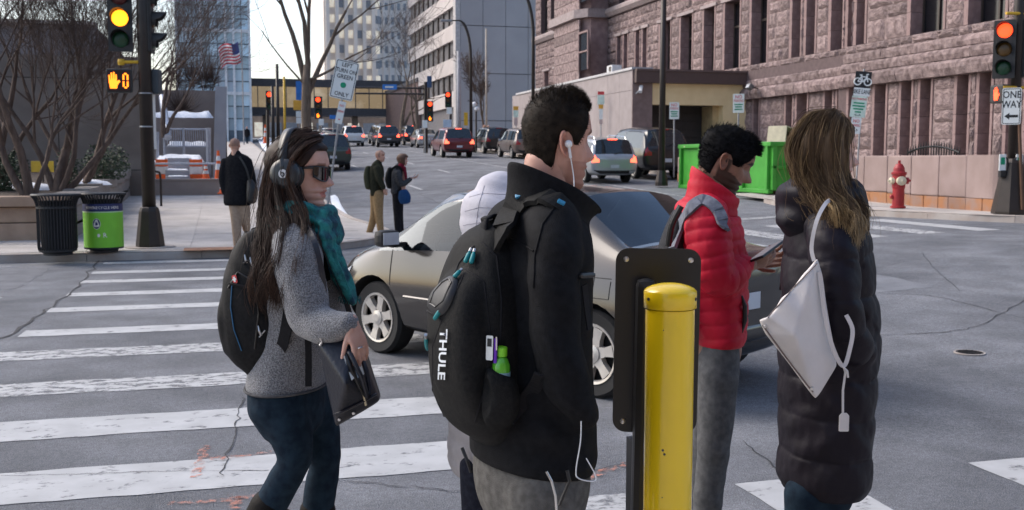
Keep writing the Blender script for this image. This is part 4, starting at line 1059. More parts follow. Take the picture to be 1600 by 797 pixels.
def head(par, p, turn, lit, s=.356, nm='signal_head', h=3):
    """three-lens vertical signal, centre p; local x right, y up, z to the reader"""
    Q, r, up, n = toward(p, turn)
    w = .34; H = s * h + .03
    g = ob(nm, xf(MB().rbox((0, 0, -.12), (w, H, .2), .03), Q), SIGB, par, world=True)
    ob('backplate', xf(MB().prism(rrect(w + .06, H + .02, .03), .008, Matrix.Translation((0, 0, -.03))), Q), SIGB, g, world=True)
    for k, c in enumerate('ryg'[:h]):
        y = (1 - k) * s
        ob('lens', xf(MB().lathe([(.138, 0), (.13, .018), (.09, .035), (.03, .043)], 24, (0, y, -.018)), Q), (ON if c == lit else OFF)[c], g, world=True)
        vs = []; m_ = 20; mb = MB()
        for j in range(m_ + 1):
            a = math.radians(-40 + 260 * j / m_)
            for rr, z in ((.150, -.02), (.148, .20 if True else 0)):
                z2 = z if z < 0 else .07 + .15 * max(0, math.sin(a)) ** .6 if math.sin(a) > 0 else (z if z < 0 else .05)
                vs.append((math.cos(a) * rr, y + math.sin(a) * rr, z2))
        fs = [(2 * j, 2 * j + 1, 2 * j + 3, 2 * j + 2) for j in range(m_)]
        ob('visor', xf(mb.add(vs, fs), Q), SIGB, g, world=True)
    return g
def handpoly():
    return [(-.055, -.12), (.045, -.12), (.062, -.06), (.10, -.015), (.082, .01), (.05, -.01), (.048, .09), (.028, .092), (.024, .02), (.018, .02), (.016, .125), (-.006, .127), (-.01, .02), (-.016, .02), (-.022, .118), (-.043, .116), (-.044, .012), (-.05, .012), (-.058, .085), (-.077, .08), (-.074, -.03)]
def sevenseg(mb, cx, w, h, t):
    for (x0, y0, x1, y1) in ((-w, h, w, h), (-w, -h, w, -h), (-w, h, -w, 0), (-w, 0, -w, -h), (w, h, w, 0), (w, 0, w, -h)):
        if y0 == y1: mb.box((cx, y0, .004), (2 * w - t * .9, t, .004))
        else: mb.box((cx + x0, (y0 + y1) / 2, .004), (t, abs(y1 - y0) - t * .9, .004))
    return mb
# ---- left signal pole
b = G(235, 386, .145); lp = thing('signal_pole', b, 'dark brown signal pole with amber light and orange hand at left corner', 'traffic light')
dL = b.x * FH.x + b.y * FH.y
top = W(214, -330, dL); top = Vector((b.x, b.y, 7))
ob('pole', MB().tube([b + Vector((0, 0, .5)), b + Vector((0, 0, 7))], [.115, .098], 16), POLEB, lp, world=True, smooth=True)
ob('base', MB().lathe([(.24, 0), (.24, .05), (.17, .62), (.15, .68), (.13, .70)], 8, b), POLEB, lp, world=True); ob('footing', MB().lathe([(.42, -.05), (.42, .012)], 20, b), CURB, lp, world=True)
for py in (146, 198): ob('strap', MB().lathe([(.117, -.012), (.117, .012)], 18, (b.x, b.y, W(225, py, dL).z)), GALV, lp, world=True)
hp = W(187, 28, dL - .1); head(lp, hp, -.15, 'y'); head(lp, W(240, 32, dL + .12), PI / 2 - .15, '-')
zc_ = W(200, 98, dL).z; ob('bracket', MB().tube([Vector((hp.x, hp.y, zc_)) - FH * .02, Vector((b.x, b.y, zc_ + .01))], .028, 10), YEL, lp, world=True); ob('bracket_knuckle', MB().lathe([(.05, -.05), (.06, 0), (.05, .05)], 12, (hp.x, hp.y, zc_)), YEL, lp, world=True)
pp_ = W(186, 126, dL - .15); Q, r, up, n = toward(pp_, -.1)
pg = ob('pedestrian_signal', xf(MB().rbox((0, 0, -.09), (.42, .40, .18), .035), Q), SIGB, lp, world=True)
ob('face', xf(MB().prism(rrect(.37, .35, .02), .004), Q), M('signal_face', (.02, .004, .003), .4), pg, world=True)
ob('hand_lamp', xf(MB().prism([(x * 1.05 - .085, y * 1.12) for x, y in handpoly()], .004, Matrix.Translation((0, 0, .006))), Q), HAND, pg, world=True)
ob('countdown_lamp', xf(sevenseg(MB(), .105, .033, .115, .028), Q), HAND, pg, world=True)
ob('side_box', MB().rbox(W(240, 128, dL + .15), (.24, .22, .42), .03, -YAW), M('box_slate', (.05, .06, .068), .6), lp, world=True)
ob('notice_plate', MB().rbox(W(238, 190, dL + .14), (.03, .30, .95), .01, -YAW), SWH, lp, world=True)
bl = thing('bike_rack', G(255, 322, .145), 'dark bent tube rail standing behind the signal pole', 'bike rack'); z_ = 22 * 21 / F
bl.location = G(252, 322, .145); ob('hoop', MB().tube(crspline([(.0, 0, 0), (.0, 0, .8), (-.10, 0, .93), (-.32, 0, .9), (-.32, 0, .2)], 6), .03, 8), POLEB, bl)
# ---- right signal pole
b = G(1579, 334, .145); rp = thing('signal_pole', b, 'dark brown signal pole with red light and one way sign at right corner', 'traffic light')
dR = b.x * FH.x + b.y * FH.y
ob('pole', MB().tube([b + Vector((0, 0, .5)), b + Vector((0, 0, 7))], [.105, .09], 16), POLEB, rp, world=True, smooth=True)
ob('base', MB().lathe([(.36, 0), (.36, .05), (.19, 1.0), (.12, 1.08)], 8, b), POLEB, rp, world=True); ob('conduit', MB().cyl(b + Vector((-.05, -.37, .1)), b + Vector((-.02, -.14, 1.9)), .03), M('rust_pipe', (.10, .045, .02), .6), rp, world=True)
hq = W(1569, 77, dR - .1); head(rp, hq, -.12, 'r'); head(rp, W(1596, 77, dR + .1), -PI / 2, '-')
for py in (22, 137): zc_ = W(1575, py, dR).z; ob('bracket', MB().tube([Vector((hq.x, hq.y, zc_)) - FH * .02, Vector((b.x, b.y, zc_)) + RH * .35], .03, 10), YEL, rp, world=True)
Q, r, up, n = toward(W(1557, 147, dR + .05), -.9); pg = ob('pedestrian_signal', xf(MB().rbox((0, 0, -.09), (.38, .36, .2), .035), Q), SIGB, rp, world=True)
ob('hand_lamp', xf(MB().prism([(x * .95, y * 1.05) for x, y in handpoly()], .004, Matrix.Translation((.02, 0, .02))), Q), M('hand_lamp_red', (1, .1, .03), .4, emit=1.6, ecol=(1, .07, .02), var=0), pg, world=True)
def sign(name, label, p, w, h, turn, lines, roll=0., border=True, face=SWH, par=None, cat='sign', rad=.035):
    """flat metal sign plate at p facing the viewer"""
    Q, r, up, n = toward(p, turn); Q = Q @ Matrix.Rotation(roll, 4, 'Z')
    if par is None: t = thing(name, p, label, cat)
    else: t = par
    pl_ = ob('plate', xf(MB().prism(rrect(w, h, rad), .006, Matrix.Translation((0, 0, -.006))), Q), face, t, world=True)
    if border:
        o_ = rrect(w - .03, h - .03, rad * .8); i_ = rrect(w - .055, h - .055, rad * .6); k = len(o_)
        ob('border', xf(MB().add([(x, y, .0012) for x, y in o_] + [(x, y, .0012) for x, y in i_], [(j, (j + 1) % k, k + (j + 1) % k, k + j) for j in range(k)]), Q), SBK, pl_, world=True)
    for (s, size, x, y, mat, sx) in lines: text('lettering', s, size, Q @ Matrix.Translation((x, y, .002)), mat, pl_, sx=sx, bold=size * .012)
    return t, pl_, Q
# ONE WAY on the right pole
ow, pl_, Q = sign('one_way_sign', 'white one way sign with black left arrow on the right signal pole', W(1580.5, 166, dR - .34), .335, .70, -.05, [('ONE', .19, 0, .215, SBK, .82), ('WAY', .19, 0, .03, SBK, .78)])
ob('arrow', xf(MB().prism([(-.12, -.19), (-.03, -.125), (-.03, -.165), (.12, -.165), (.12, -.215), (-.03, -.215), (-.03, -.255)], .001, Matrix.Translation((0, 0, .0015))), Q), SBK, pl_, world=True)
for s_ in (-1, 1):
    bo = thing('push_button', W(1579 + s_ * 13, 262, dR - .12), ('pedestrian push button box left of the right signal pole', 'pedestrian push button box right of the right signal pole')[s_ > 0], 'push button', 'push buttons on the right pole')
    bo.rotation_euler = (0, 0, -YAW)
    ob('plate', MB().rbox((0, 0, .1), (.13, .03, .32), .008), SWH, bo); ob('print', MB().box((0, -.0165, .13), (.08, .002, .14)), SGR, bo); ob('button_box', MB().rbox((.02 * -s_, .03, -.12), (.12, .12, .14), .02), SBK, bo); ob('loop', MB().tube([(.05 * -s_, 0, .2), (.10 * -s_, 0, .16), (.10 * -s_, 0, -.4)], .018, 6), SBK, bo)
# LEFT TURN ON GREEN ONLY on a leaning post
dS = 20.5; tlt = -.22
ps = W(538, 125, dS); lt, pl_, Q = sign('turn_sign', 'tilted white sign about left turns on green above the walking couple', ps, .446, .748, .05, [('LEFT', .112, .0, .283, SBK, .9), ('TURN ON', .112, 0, .169, SBK, .78), ('GREEN', .112, .0, .054, SBK, .9), ('ONLY', .112, .0, -.283, SBK, .9)], roll=tlt)
ob('green_disc', xf(MB().lathe([(.055, 0), (.055, .0015)], 28, (0, -.102, .001)), Q), SGR, pl_, world=True)
pbt = W(538, 122, dS + .03); pbb = W(508, 345, dS + .1)
pst = thing('leaning_signpost', Vector((pbb.x, pbb.y, zg(pbb.x, pbb.y) + .14)), 'thin galvanised signpost leaning right behind the woman with headphones', 'signpost')
dirp = (pbt - pbb); foot = pbb - dirp * ((pbb.z - zg(pbb.x, pbb.y) - .14) / dirp.z) + FH * .03
ob('post', MB().tube([foot + FH * .02, pbt + dirp * .08 + FH * .04], .022, 6), GALV, pst, world=True)
sign('no_parking_sign', 'narrow white no parking sign under the tilted turn sign', W(532, 176, dS - .005), .139, .434, .05, [('NO', .06, 0, .133, SRED, .9), ('PARKING', .06, 0, .024, SRED, .5), ('-', .157, 0, -.12, SRED, .9)], roll=tlt, border=False, rad=.012)
# posts with parking signs on the right side
def post_sign(px, py_foot, d, label, items, postmat=GALV, lean=0.):
    f = W(px, py_foot, d); t = thing('signpost', Vector((f.x, f.y, min(f.z, zg(f.x, f.y) + .14))), label, 'signpost'); tp = None
    for (y0, y1, w_, face, lines, border) in items:
        p = W(px + lean * (py_foot - (y0 + y1) / 2), (y0 + y1) / 2, d - .04); h = (y1 - y0) * d / F; sign('sign', label, p, w_ * d / F, h, 0, [(s, sz * h, x, yy * h, m_, sx) for (s, sz, x, yy, m_, sx) in lines], roll=-lean * .9, border=border, face=face, par=t, rad=.02)
    y0 = items[0][0]; ob('post', MB().tube([t.location, W(px + lean * (py_foot - y0), y0 + 2, d)], .028, 6), postmat, t, world=True)
    return t
dB = 24.
def bike_sym(Q, par, s):
    mb = MB()
    def ringm(cx, cy, r): 
        P = [(cx + r * math.cos(a), cy + r * math.sin(a), .003) for a in np.linspace(0, 2 * PI, 19)]; mb.tube(P, .009 * s / .3 * 1.4, 4, False)
    ringm(-.27 * s, -.12 * s, .19 * s); ringm(.27 * s, -.12 * s, .19 * s)
    for a, c in (((-.27, -.12), (-.1, .16)), ((-.1, .16), (.2, .16)), ((.2, .16), (0, -.12)), ((0, -.12), (-.1, .16)), ((-.27, -.12), (0, -.12)), ((.27, -.12), (.16, .3)), ((.16, .3), (.28, .3)), ((-.1, .16), (-.13, .24)), ((-.2, .25), (-.06, .25))):
        mb.tube([(a[0] * s, a[1] * s, .003), (c[0] * s, c[1] * s, .003)], .009 * s / .3 * 1.4, 4)
    ob('bicycle_symbol', xf(mb, Q), SWH, par, world=True)
bsg = post_sign(1343, 320, dB, 'stack of bike lane and parking signs behind the long haired woman', [], ) if False else None
f0 = W(1336, 300, dB); bs = thing('bike_lane_signpost', Vector((f0.x, f0.y, zg(f0.x, f0.y) + .14)), 'leaning post with bike lane sign above the long haired woman', 'signpost')
ob('post', MB().tube([bs.location, W(1350, 108, dB + .02)], .022, 6), GALV, bs, world=True)
for (py0, py1, pxc, wpx, face, lines, nm) in ((112, 137, 1348.5, 24, SBK, [], 'bike'), (137.5, 150, 1346.5, 24, SWH, [('BIKE LANE', .75, 0, 0, SBK, .62)], 'lane'), (150.5, 183, 1341.5, 23, SMINT, [('NO PARKING', .15, 0, .36, SRED, .75), ('WED  9A', .15, 0, .17, SGR, .8), ('CITIZEN', .15, 0, .02, SGR, .9), ('VEHICLE', .15, 0, -.13, SGR, .9), ('ONLY', .15, 0, -.27, SGR, .9), ('<-->', .2, 0, -.40, SBK, .8)], 'park'), (184, 209, 1337, 15, SWH, [('NO', .28, 0, .28, SRED, .9), ('PARKING', .22, 0, .02, SRED, .55), ('-->', .32, 0, -.28, SBK, .8)], 'no')):
    h = (py1 - py0) * dB / F; p = W(pxc, (py0 + py1) / 2, dB - .05)
    if nm == 'park': lines = [lines[0]] + lines[5:]
    _, pl_, Q = sign('s', '', p, wpx * dB / F, h, .1, [(s, sz * h, x, yy * h, m_, sx) for (s, sz, x, yy, m_, sx) in lines], roll=-.10, border=False, face=face, par=bs, rad=.015)
    if nm == 'bike': bike_sym(Q, pl_, .30 * h / .27)
    if nm == 'park':
        for k in range(4): ob('print_line', xf(MB().box((0, h * (.17 - .14 * k), .001), (wpx * dB / F * (.7, .8, .65, .4)[k], h * .07, .001)), Q), SGR, pl_, world=True)
dP = 40.
def parking(px, y0, y1, wpx, d, foot, label):
    h = (y1 - y0) * d / F
    t = post_sign(px, foot, d, label, [(y0, y1, wpx, SWH, [('NO', .26, 0, .33, SRED, .9), ('PARKING', .2, 0, .13, SRED, .6)], False)])
    pl_ = [c for c in t.children if c.name.startswith('plate')][0]; Q, *_ = toward(W(px, (y0 + y1) / 2, d - .05), 0)
    for k in range(3): ob('print_line', xf(MB().box((0, h * (-.06 - .13 * k), .003), (wpx * d / F * (.75, .6, .7)[k], h * .06, .001)), Q), SGR, pl_, world=True)
parking(1053.5, 160, 186, 15, 38., 240, 'white parking sign on a post between the black truck and garage'); parking(1154, 147, 176, 17, 33., 240, 'white parking sign on a post above the green dumpster')
t = post_sign(939, 212, 50., 'thin post with stacked small signs before the ramp wall', [(143, 148, 10, SRED, [], False), (148.5, 163, 10.5, SMINT, [], False), (163.5, 170, 7, SORG, [], False), (170.5, 186, 5.5, SWH, [], False), (187, 194, 5.5, M('sign_pinkish', (.55, .42, .38), .6), [], False)])
t = post_sign(806, 200, 62., 'thin post with amber and white signs at the ramp wall end', [(166, 172, 8, SORG, [], False), (172.5, 183, 8, SMINT, [], False), (184, 196, 6, M('sign_pinkish'), [], False)])
# small signs far left by the street tree
t = post_sign(467, 205, 46., 'post with blue bicycle route sign and amber plate beside the street tree', [(127, 156, 9, SBLUE, [], False), (157, 172, 17, SORG, [], False), (174, 183, 9, SWH, [], False), (184, 193, 8, SWH, [], False)])
sg = thing('sandwich_sign', G(429, 290, .14), 'small white printed sign low behind the woman with headphones', 'sign'); z_ = 1640 / 30.
q0 = W(429, 275, 30.); sg.location = Vector((q0.x, q0.y, zg(q0.x, q0.y) + .14))
ob('board', MB().rbox(W(428, 262, 30.), (.26, .03, .62), .01, -YAW), SWH, sg, world=True); ob('leg', MB().cyl(sg.location, W(428, 272, 30.1), .03), GALV, sg, world=True)
for k in range(4): ob('print_line', MB().box(W(428, 251 + k * 7, 29.97), (.18, .004, .05), -YAW), M('print_grey', (.25, .2, .2), .6), sg, world=True)
# ---- street lamps and masts
def lamp(px, foot, d, ytop, arm, label, group='curved arm street lamps'):
    b = W(px, foot, d); b.z = zg(b.x, b.y) + .13; t = thing('street_lamp', b, label, 'street lamp', group); zt = W(px, ytop, d).z; H = zt - b.z
    sgn = -1
    P = [(0, 0, .9), (0, 0, H * .72)] + [tuple(RH * (sgn * arm * (1 - math.cos(a))) + Vector((0, 0, H * .72 + (H * .28) * math.sin(a)))) for a in np.linspace(.15, PI / 2, 8)]
    P.append(tuple(Vector(P[-1]) + RH * sgn * .5))
    ob('pole', MB().tube(P, [.11] + [.09] * (len(P) - 4) + [.06, .05, .04], 10), POLEB, t, smooth=True); ob('base', MB().lathe([(.22, 0), (.22, .1), (.16, .85), (.12, .95)], 12), POLEB, t)
    e = Vector(P[-1]); ob('lamp_head', MB().rbox(e + RH * sgn * .3 + Vector((0, 0, -.02)), (.75, .28, .14), .05, -YAW), M('lamp_head_grey', (.25, .25, .26), .5), t)
    return t
lamp(736, 205, 68, 32, .75, 'tall curved arm street lamp before the blank grey block'); lamp(833, 200, 60, -14, .75, 'tall curved arm street lamp rising behind the head of the man in black')
def mast(px, foot, d, ytop, r, label, mat=POLEB, arm=None):
    b = W(px, foot, d); b.z = zg(b.x, b.y) + .05; t = thing('mast', b, label, 'pole'); ob('shaft', MB().tube([(0, 0, 0), (0, 0, W(px, ytop, d).z - b.z)], [r, r * .75], 10), mat, t, smooth=True); ob('base', MB().lathe([(r * 1.9, 0), (r * 1.9, .12), (r * 1.2, .5)], 10), mat, t); return t
m_ = mast(1034, 250, 34, -60, .11, 'tall straight dark pole standing before the tan garage'); mast(717, 205, 74, 80, .17, 'pale grey concrete mast at the corner of the blank grey block', M('pale_mast', (.40, .39, .40), .7))
mast(760, 205, 78, 45, .08, 'slim pale pole before the blank grey block', M('tan_mast', (.42, .36, .30), .6)); mast(435, 215, 48, 100, .09, 'dark slim pole left of the street tree'); mast(427, 212, 52, 135, .10, 'dark pole beside the snowy sidewalk')
mast(446, 238, 44, 120, .06, 'yellow striped pole behind woman with headphones', YEL)
def farsig(px, py, d, foot, lit, label, ped=True, size=1., arm=None, polex=0):
    b = W(px + polex, foot, d); b.z = zg(b.x, b.y) + .05; t = thing('far_signal', b, label, 'traffic light', 'red traffic lights up the far street')
    p = W(px, py, d); s = .356; g = head(t, p, 0, lit, .34)
    tp = W(px + polex, py - 14, d + .25); ob('pole', MB().tube([b, tp], .09, 8), POLEB, t, world=True)
    if polex: ob('arm', MB().tube([tp - Vector((0, 0, .3)), p - Vector((0, 0, -.1)) + FH * .2], .04, 6), POLEB, t, world=True)
    if ped:
        Q, *_ = toward(W(px, py + 16 * 60 / d, d), 0); pg = ob('pedestrian_signal', xf(MB().rbox((0, 0, -.08), (.4, .4, .16), .03), Q), SIGB, t, world=True)
        ob('hand_lamp', xf(MB().prism(handpoly(), .004, Matrix.Translation((0, 0, .006))), Q), HAND, pg, world=True)
    return t
farsig(497, 165, 62, 215, 'r', 'red traffic light right of the street tree trunk', polex=4); farsig(421, 157, 60, 215, 'r', 'red traffic light left of the street tree trunk', polex=-3, ped=False)
farsig(672, 171, 68, 225, 'r', 'red traffic light under the mast arm above the far cars', polex=-8); farsig(700, 156, 72, 222, 'r', 'red traffic light before the blank grey block corner', polex=4, ped=False)
ma = thing('overhead_signal_mast', W(666, 222, 70), 'dark horizontal mast arm carrying a blue street name sign', 'mast arm')
ma.location.z = zg(ma.location.x, ma.location.y)
ob('pole', MB().tube([ma.location, W(665, 128, 70)], .11, 8), POLEB, ma, world=True)
for py in (138, 147): ob('arm', MB().tube([W(665, py, 70), W(555, py - 1, 70)], .06, 8), POLEB, ma, world=True)
ob('street_name_plate', MB().rbox(W(609, 136, 69.9), (.95, .03, .34), .02, -YAW), SBLUE, ma, world=True); Q, *_ = toward(W(609, 136, 69.86), 0)
ob('print_line', xf(MB().box((0, 0, 0), (.6, .11, .004)), Q), SWH, ma, world=True)
ob('side_signal', MB().rbox(W(671, 128, 70), (.3, .3, .75), .04, -YAW), M('signal_blue_back', (.03, .07, .16), .6), ma, world=True)
# twin globe light and signs near the far right crossing
def misc_sign(px, y0, y1, wpx, d, mat, label):
    t = thing('street_sign', W(px, 205, d), label, 'sign'); t.location.z = zg(t.location.x, t.location.y) + .1
    ob('plate', MB().rbox(W(px, (y0 + y1) / 2, d), (wpx * d / F, .03, (y1 - y0) * d / F), .01, -YAW), mat, t, world=True); ob('post', MB().tube([t.location, W(px, y0, d + .05)], .03, 6), GALV, t, world=True)
misc_sign(699, 187, 200, 13, 66, M('pale_blue_plate', (.45, .55, .65), .5), 'pale blue sign plate near the red car'); misc_sign(702, 168, 178, 8, 66.5, SWH, 'small white sign beneath the red light by the grey mast'); misc_sign(728, 176, 196, 6, 66, YEL, 'yellow crossing post by the far street lamp')
misc_sign(664, 188, 200, 8, 66, SWH, 'small white plate beside the far sedan'); misc_sign(502, 186, 196, 8, 60, SWH, 'small white plate beneath the red light right of the tree'); misc_sign(520, 180, 186, 10, 64, SBLUE, 'small blue plate low under the skyway left of the turn sign')
gl = thing('globe_lamp', W(744, 206, 70), 'twin white globe lamp beside the far street lamp', 'street lamp'); gl.location.z = zg(gl.location.x, gl.location.y) + .1
ob('post', MB().tube([gl.location, W(744, 160, 70)], .06, 8), POLEB, gl, world=True)
for px, py in ((741, 163), (745, 170)): ob('globe', MB().lathe([(.02, -.17), (.12, -.13), (.17, 0), (.12, .13), (.02, .17)], 12, W(px, py, 69.9)), M('white_globe', (.8, .8, .8), .4), gl, world=True, smooth=True)
# ---- hydrant
b = G(1403, 325, .145); hy = thing('fire_hydrant', b, 'red fire hydrant with pale caps in front of the pink wall', 'fire hydrant')
HR = M('hydrant_red', (.33, .018, .022), .45, bump=.1, bscale=60); HC = M('hydrant_cap', (.62, .56, .40), .5)
ob('barrel', MB().lathe([(.165, 0), (.165, .04), (.13, .05), (.125, .42), (.14, .46), (.14, .72), (.165, .74), (.165, .78), (.125, .80), (.115, .88), (.07, .96), (.03, .98), (.03, 1.04), (.005, 1.05)], 24), HR, hy, smooth=False)
Q, r, up, n = toward(Vector(b)); nv = Vector(n); nv.z = 0
ob('front_cap', MB().lathe([(.10, .10), (.10, .19), (.07, .20), (.02, .22), (.02, .25)], 16, (0, 0, .60), ax=(nv + RH * .35).normalized()), HC, hy)
for s_ in (-1, 1): ob('side_cap', MB().lathe([(.07, .10), (.075, .20), (.03, .22), (.02, .25)], 14, (0, 0, .60), ax=(RH * s_ + nv * .15).normalized()), HC if s_ < 0 else HR, hy)
ob('side_valve', MB().lathe([(.05, .1), (.05, .17), (.02, .19)], 10, (0, 0, .25), ax=-RH), HR, hy)
# ---- roll-off dumpster
DG = M('dumpster_green', (.042, .28, .026), .5, scale=3, bump=.08, col2=(.055, .35, .036)); DG2 = M('dumpster_green_dark', (.04, .29, .024), .55)
pa, pb_, pc = G(1063, 290), G(1130, 302), G(1250, 308)
du = thing('dumpster', G(1110, 296), 'lime green open top roll off dumpster by the courthouse', 'dumpster')
# corner positions: short end faces the viewer's left, long side runs along the kerb
X0, X1, Y0, Y1 = 14.15, 16.35, 25.4, 31.2; zb = zg(15, 28) + .18; HD = 1.22
ob('floor', MB().bx(X0, X1, Y0, Y1, zb, zb + .1), DG2, du, world=True)
for nm, a in (('front_panel', (X0, X1, Y0, Y0 + .06)), ('rear_panel', (X0, X1, Y1 - .06, Y1)), ('side_panel', (X0, X0 + .06, Y0 + .061, Y1 - .061)), ('side_panel', (X1 - .06, X1, Y0 + .061, Y1 - .061))): ob(nm, MB().bx(*a, zb + .101, zb + HD), DG, du, world=True)
for k in range(5): y = Y0 + .12 + k * (Y1 - Y0 - .24) / 4; ob('rib', MB().rbox((X0 - .045, y, zb + HD / 2), (.09, .12, HD - .02), .015), DG, du, world=True)
for k in range(4): x = X0 + .06 + k * (X1 - X0 - .12) / 3; ob('rib', MB().rbox((x, Y0 - .045, zb + HD / 2), (.12, .09, HD - .02), .015), DG, du, world=True)
ob('top_rail', MB().rbox(((X0 + X1) / 2, Y0 - .04, zb + HD + .03), (X1 - X0 + .2, .14, .12), .02), DG, du, world=True); ob('top_rail', MB().rbox((X0 - .04, (Y0 + Y1) / 2, zb + HD + .03), (.14, Y1 - Y0, .12), .02), DG, du, world=True)
ob('middle_rail', MB().rbox(((X0 + X1) / 2, Y0 - .05, zb + HD * .52), (X1 - X0, .08, .10), .02), DG2, du, world=True)
ob('skid_rail', MB().rbox((X0 - .0, (Y0 + Y1) / 2, zb - .02), (.16, Y1 - Y0, .12), .02), DG2, du, world=True); ob('skid_rail', MB().rbox((X1, (Y0 + Y1) / 2, zb - .02), (.16, Y1 - Y0, .12), .02), DG2, du, world=True)
for (x, y) in ((X0 + .1, Y0 + .3), (X1 - .1, Y0 + .3), (X0 + .1, Y1 - .3)): ob('wheel', MB().lathe([(.12, -.08), (.12, .08)], 12, (x, y, zb - .06), ax=(1, 0, 0)), SBK, du, world=True)
ob('notice', MB().box((15.05, Y0 - .006, zb + HD * .74), (.34, .012, .22)), M('pink_notice', (.75, .55, .50), .6), du, world=True)
jk = thing('discarded_cabinet', (15.3, 27.0, zb + HD), 'cream discarded cabinet sticking out of the green dumpster', 'cabinet')
CR_ = M('cream_board', (.56, .50, .36), .7, bump=.1)
Rk = Matrix.Rotation(.5, 3, 'Z') @ Matrix.Rotation(.16, 3, 'Y')
for nm, c, s_ in (('top_board', (0, 0, .46), (1.1, .6, .04)), ('side_board', (.53, 0, .0), (.04, .6, .9)), ('side_board', (-.53, 0, 0), (.04, .6, .9)), ('shelf', (0, .02, .1), (1.0, .5, .03)), ('back_board', (.28, .28, 0), (.54, .03, .9)), ('door_board', (.26, -.29, .02), (.52, .03, .86))):
    ob(nm, MB().rbox(Rk @ Vector(c) + Vector((.2, 0, 0)), s_, .008, R=Rk), CR_ if nm != 'shelf' else BRONZE, jk)
lm = thing('discarded_boards', (14.8, 29.5, zb + HD), 'pale scrap boards lying across left end of the dumpster', 'scrap boards')
for k in range(5): ob('board', MB().rbox((.2 * k - .4, random.uniform(-.4, .4), .02 + .05 * k), (.12, 1.9, .04), .006, random.uniform(-.5, .5)), CR_, lm)
# ================================================================== CARS
from mathutils.bvhtree import BVHTree
TYRE = M('tyre_rubber', (.012, .012, .013), .8, bump=.15, bscale=60); RIM = M('rim_silver', (.58, .55, .51), .32, metal=.5); CARGL = M('car_glass', (.018, .024, .030), .04, spec=.8)
ARCH = M('wheel_arch_black', (.010, .010, .011), .9); TRIM = M('car_trim_black', (.010, .010, .011), .6); TAILOFF = M('tail_lens', (.34, .015, .018), .2, coat=.5); TAILON = M('tail_lamp_on', (.9, .05, .03), .3, emit=2.4, ecol=(1, .10, .05), var=0)
PLATE = M('licence_plate', (.55, .58, .62), .5); HEADL = M('headlamp_lens', (.55, .57, .60), .08, spec=.8); AMBL = M('amber_lens', (.75, .22, .03), .25, emit=.5, ecol=(1, .3, .05)); SEAM = M('panel_seam', (.006, .006, .007), .8); CHROME = M('chrome', (.6, .6, .6), .15, metal=1)
def carpaint(name, col, metal=.4, rough=.28): return M(name, col, rough, var=.03, scale=2, metal=metal, coat=.7)
SEDAN = dict(wb=2.62, wr=.315, hw=.74, st=[
 (-2.10, .34, [(.55, .34), (.64, .42), (.68, .60), (.62, .84), (.57, .88), (.50, .90), (.28, .92), (0, .925)]),
 (-2.02, .26, [(.60, .26), (.78, .38), (.83, .62), (.75, .92), (.69, .97), (.61, .99), (.35, 1.01), (0, 1.02)]),
 (-1.74, .22, [(.66, .22), (.83, .32), (.868, .62), (.785, .95), (.72, 1.01), (.64, 1.03), (.36, 1.05), (0, 1.055)]),
 (-1.52, .21, [(.68, .21), (.84, .30), (.872, .62), (.795, .96), (.73, 1.04), (.64, 1.06), (.36, 1.08), (0, 1.085)]),
 (-.92, .20, [(.70, .20), (.84, .28), (.872, .62), (.80, .96), (.645, 1.33), (.56, 1.395), (.32, 1.43), (0, 1.44)]),
 (-.42, .20, [(.70, .20), (.84, .28), (.872, .62), (.80, .955), (.655, 1.36), (.58, 1.43), (.33, 1.465), (0, 1.475)]),
 (.02, .20, [(.70, .20), (.84, .28), (.872, .62), (.80, .95), (.66, 1.37), (.59, 1.44), (.335, 1.475), (0, 1.485)]),
 (.12, .20, [(.70, .20), (.84, .28), (.872, .62), (.80, .948), (.66, 1.37), (.59, 1.44), (.335, 1.475), (0, 1.484)]),
 (.52, .20, [(.70, .20), (.84, .28), (.872, .62), (.80, .94), (.65, 1.335), (.57, 1.40), (.33, 1.435), (0, 1.445)]),
 (1.28, .20, [(.70, .20), (.84, .29), (.870, .61), (.80, .905), (.735, .955), (.65, .985), (.38, 1.01), (0, 1.02)]),
 (1.62, .21, [(.68, .21), (.83, .31), (.862, .60), (.785, .86), (.71, .895), (.62, .915), (.36, .935), (0, .945)]),
 (1.94, .24, [(.60, .24), (.76, .35), (.80, .56), (.70, .745), (.62, .775), (.54, .795), (.31, .815), (0, .825)]),
 (2.09, .30, [(.50, .30), (.60, .40), (.64, .53), (.57, .66), (.50, .69), (.43, .70), (.25, .715), (0, .72)])],
 side=[(4, 5), (5, 6), (7, 8), (8, 9)], rear=(3, 4), front=(8, 9))
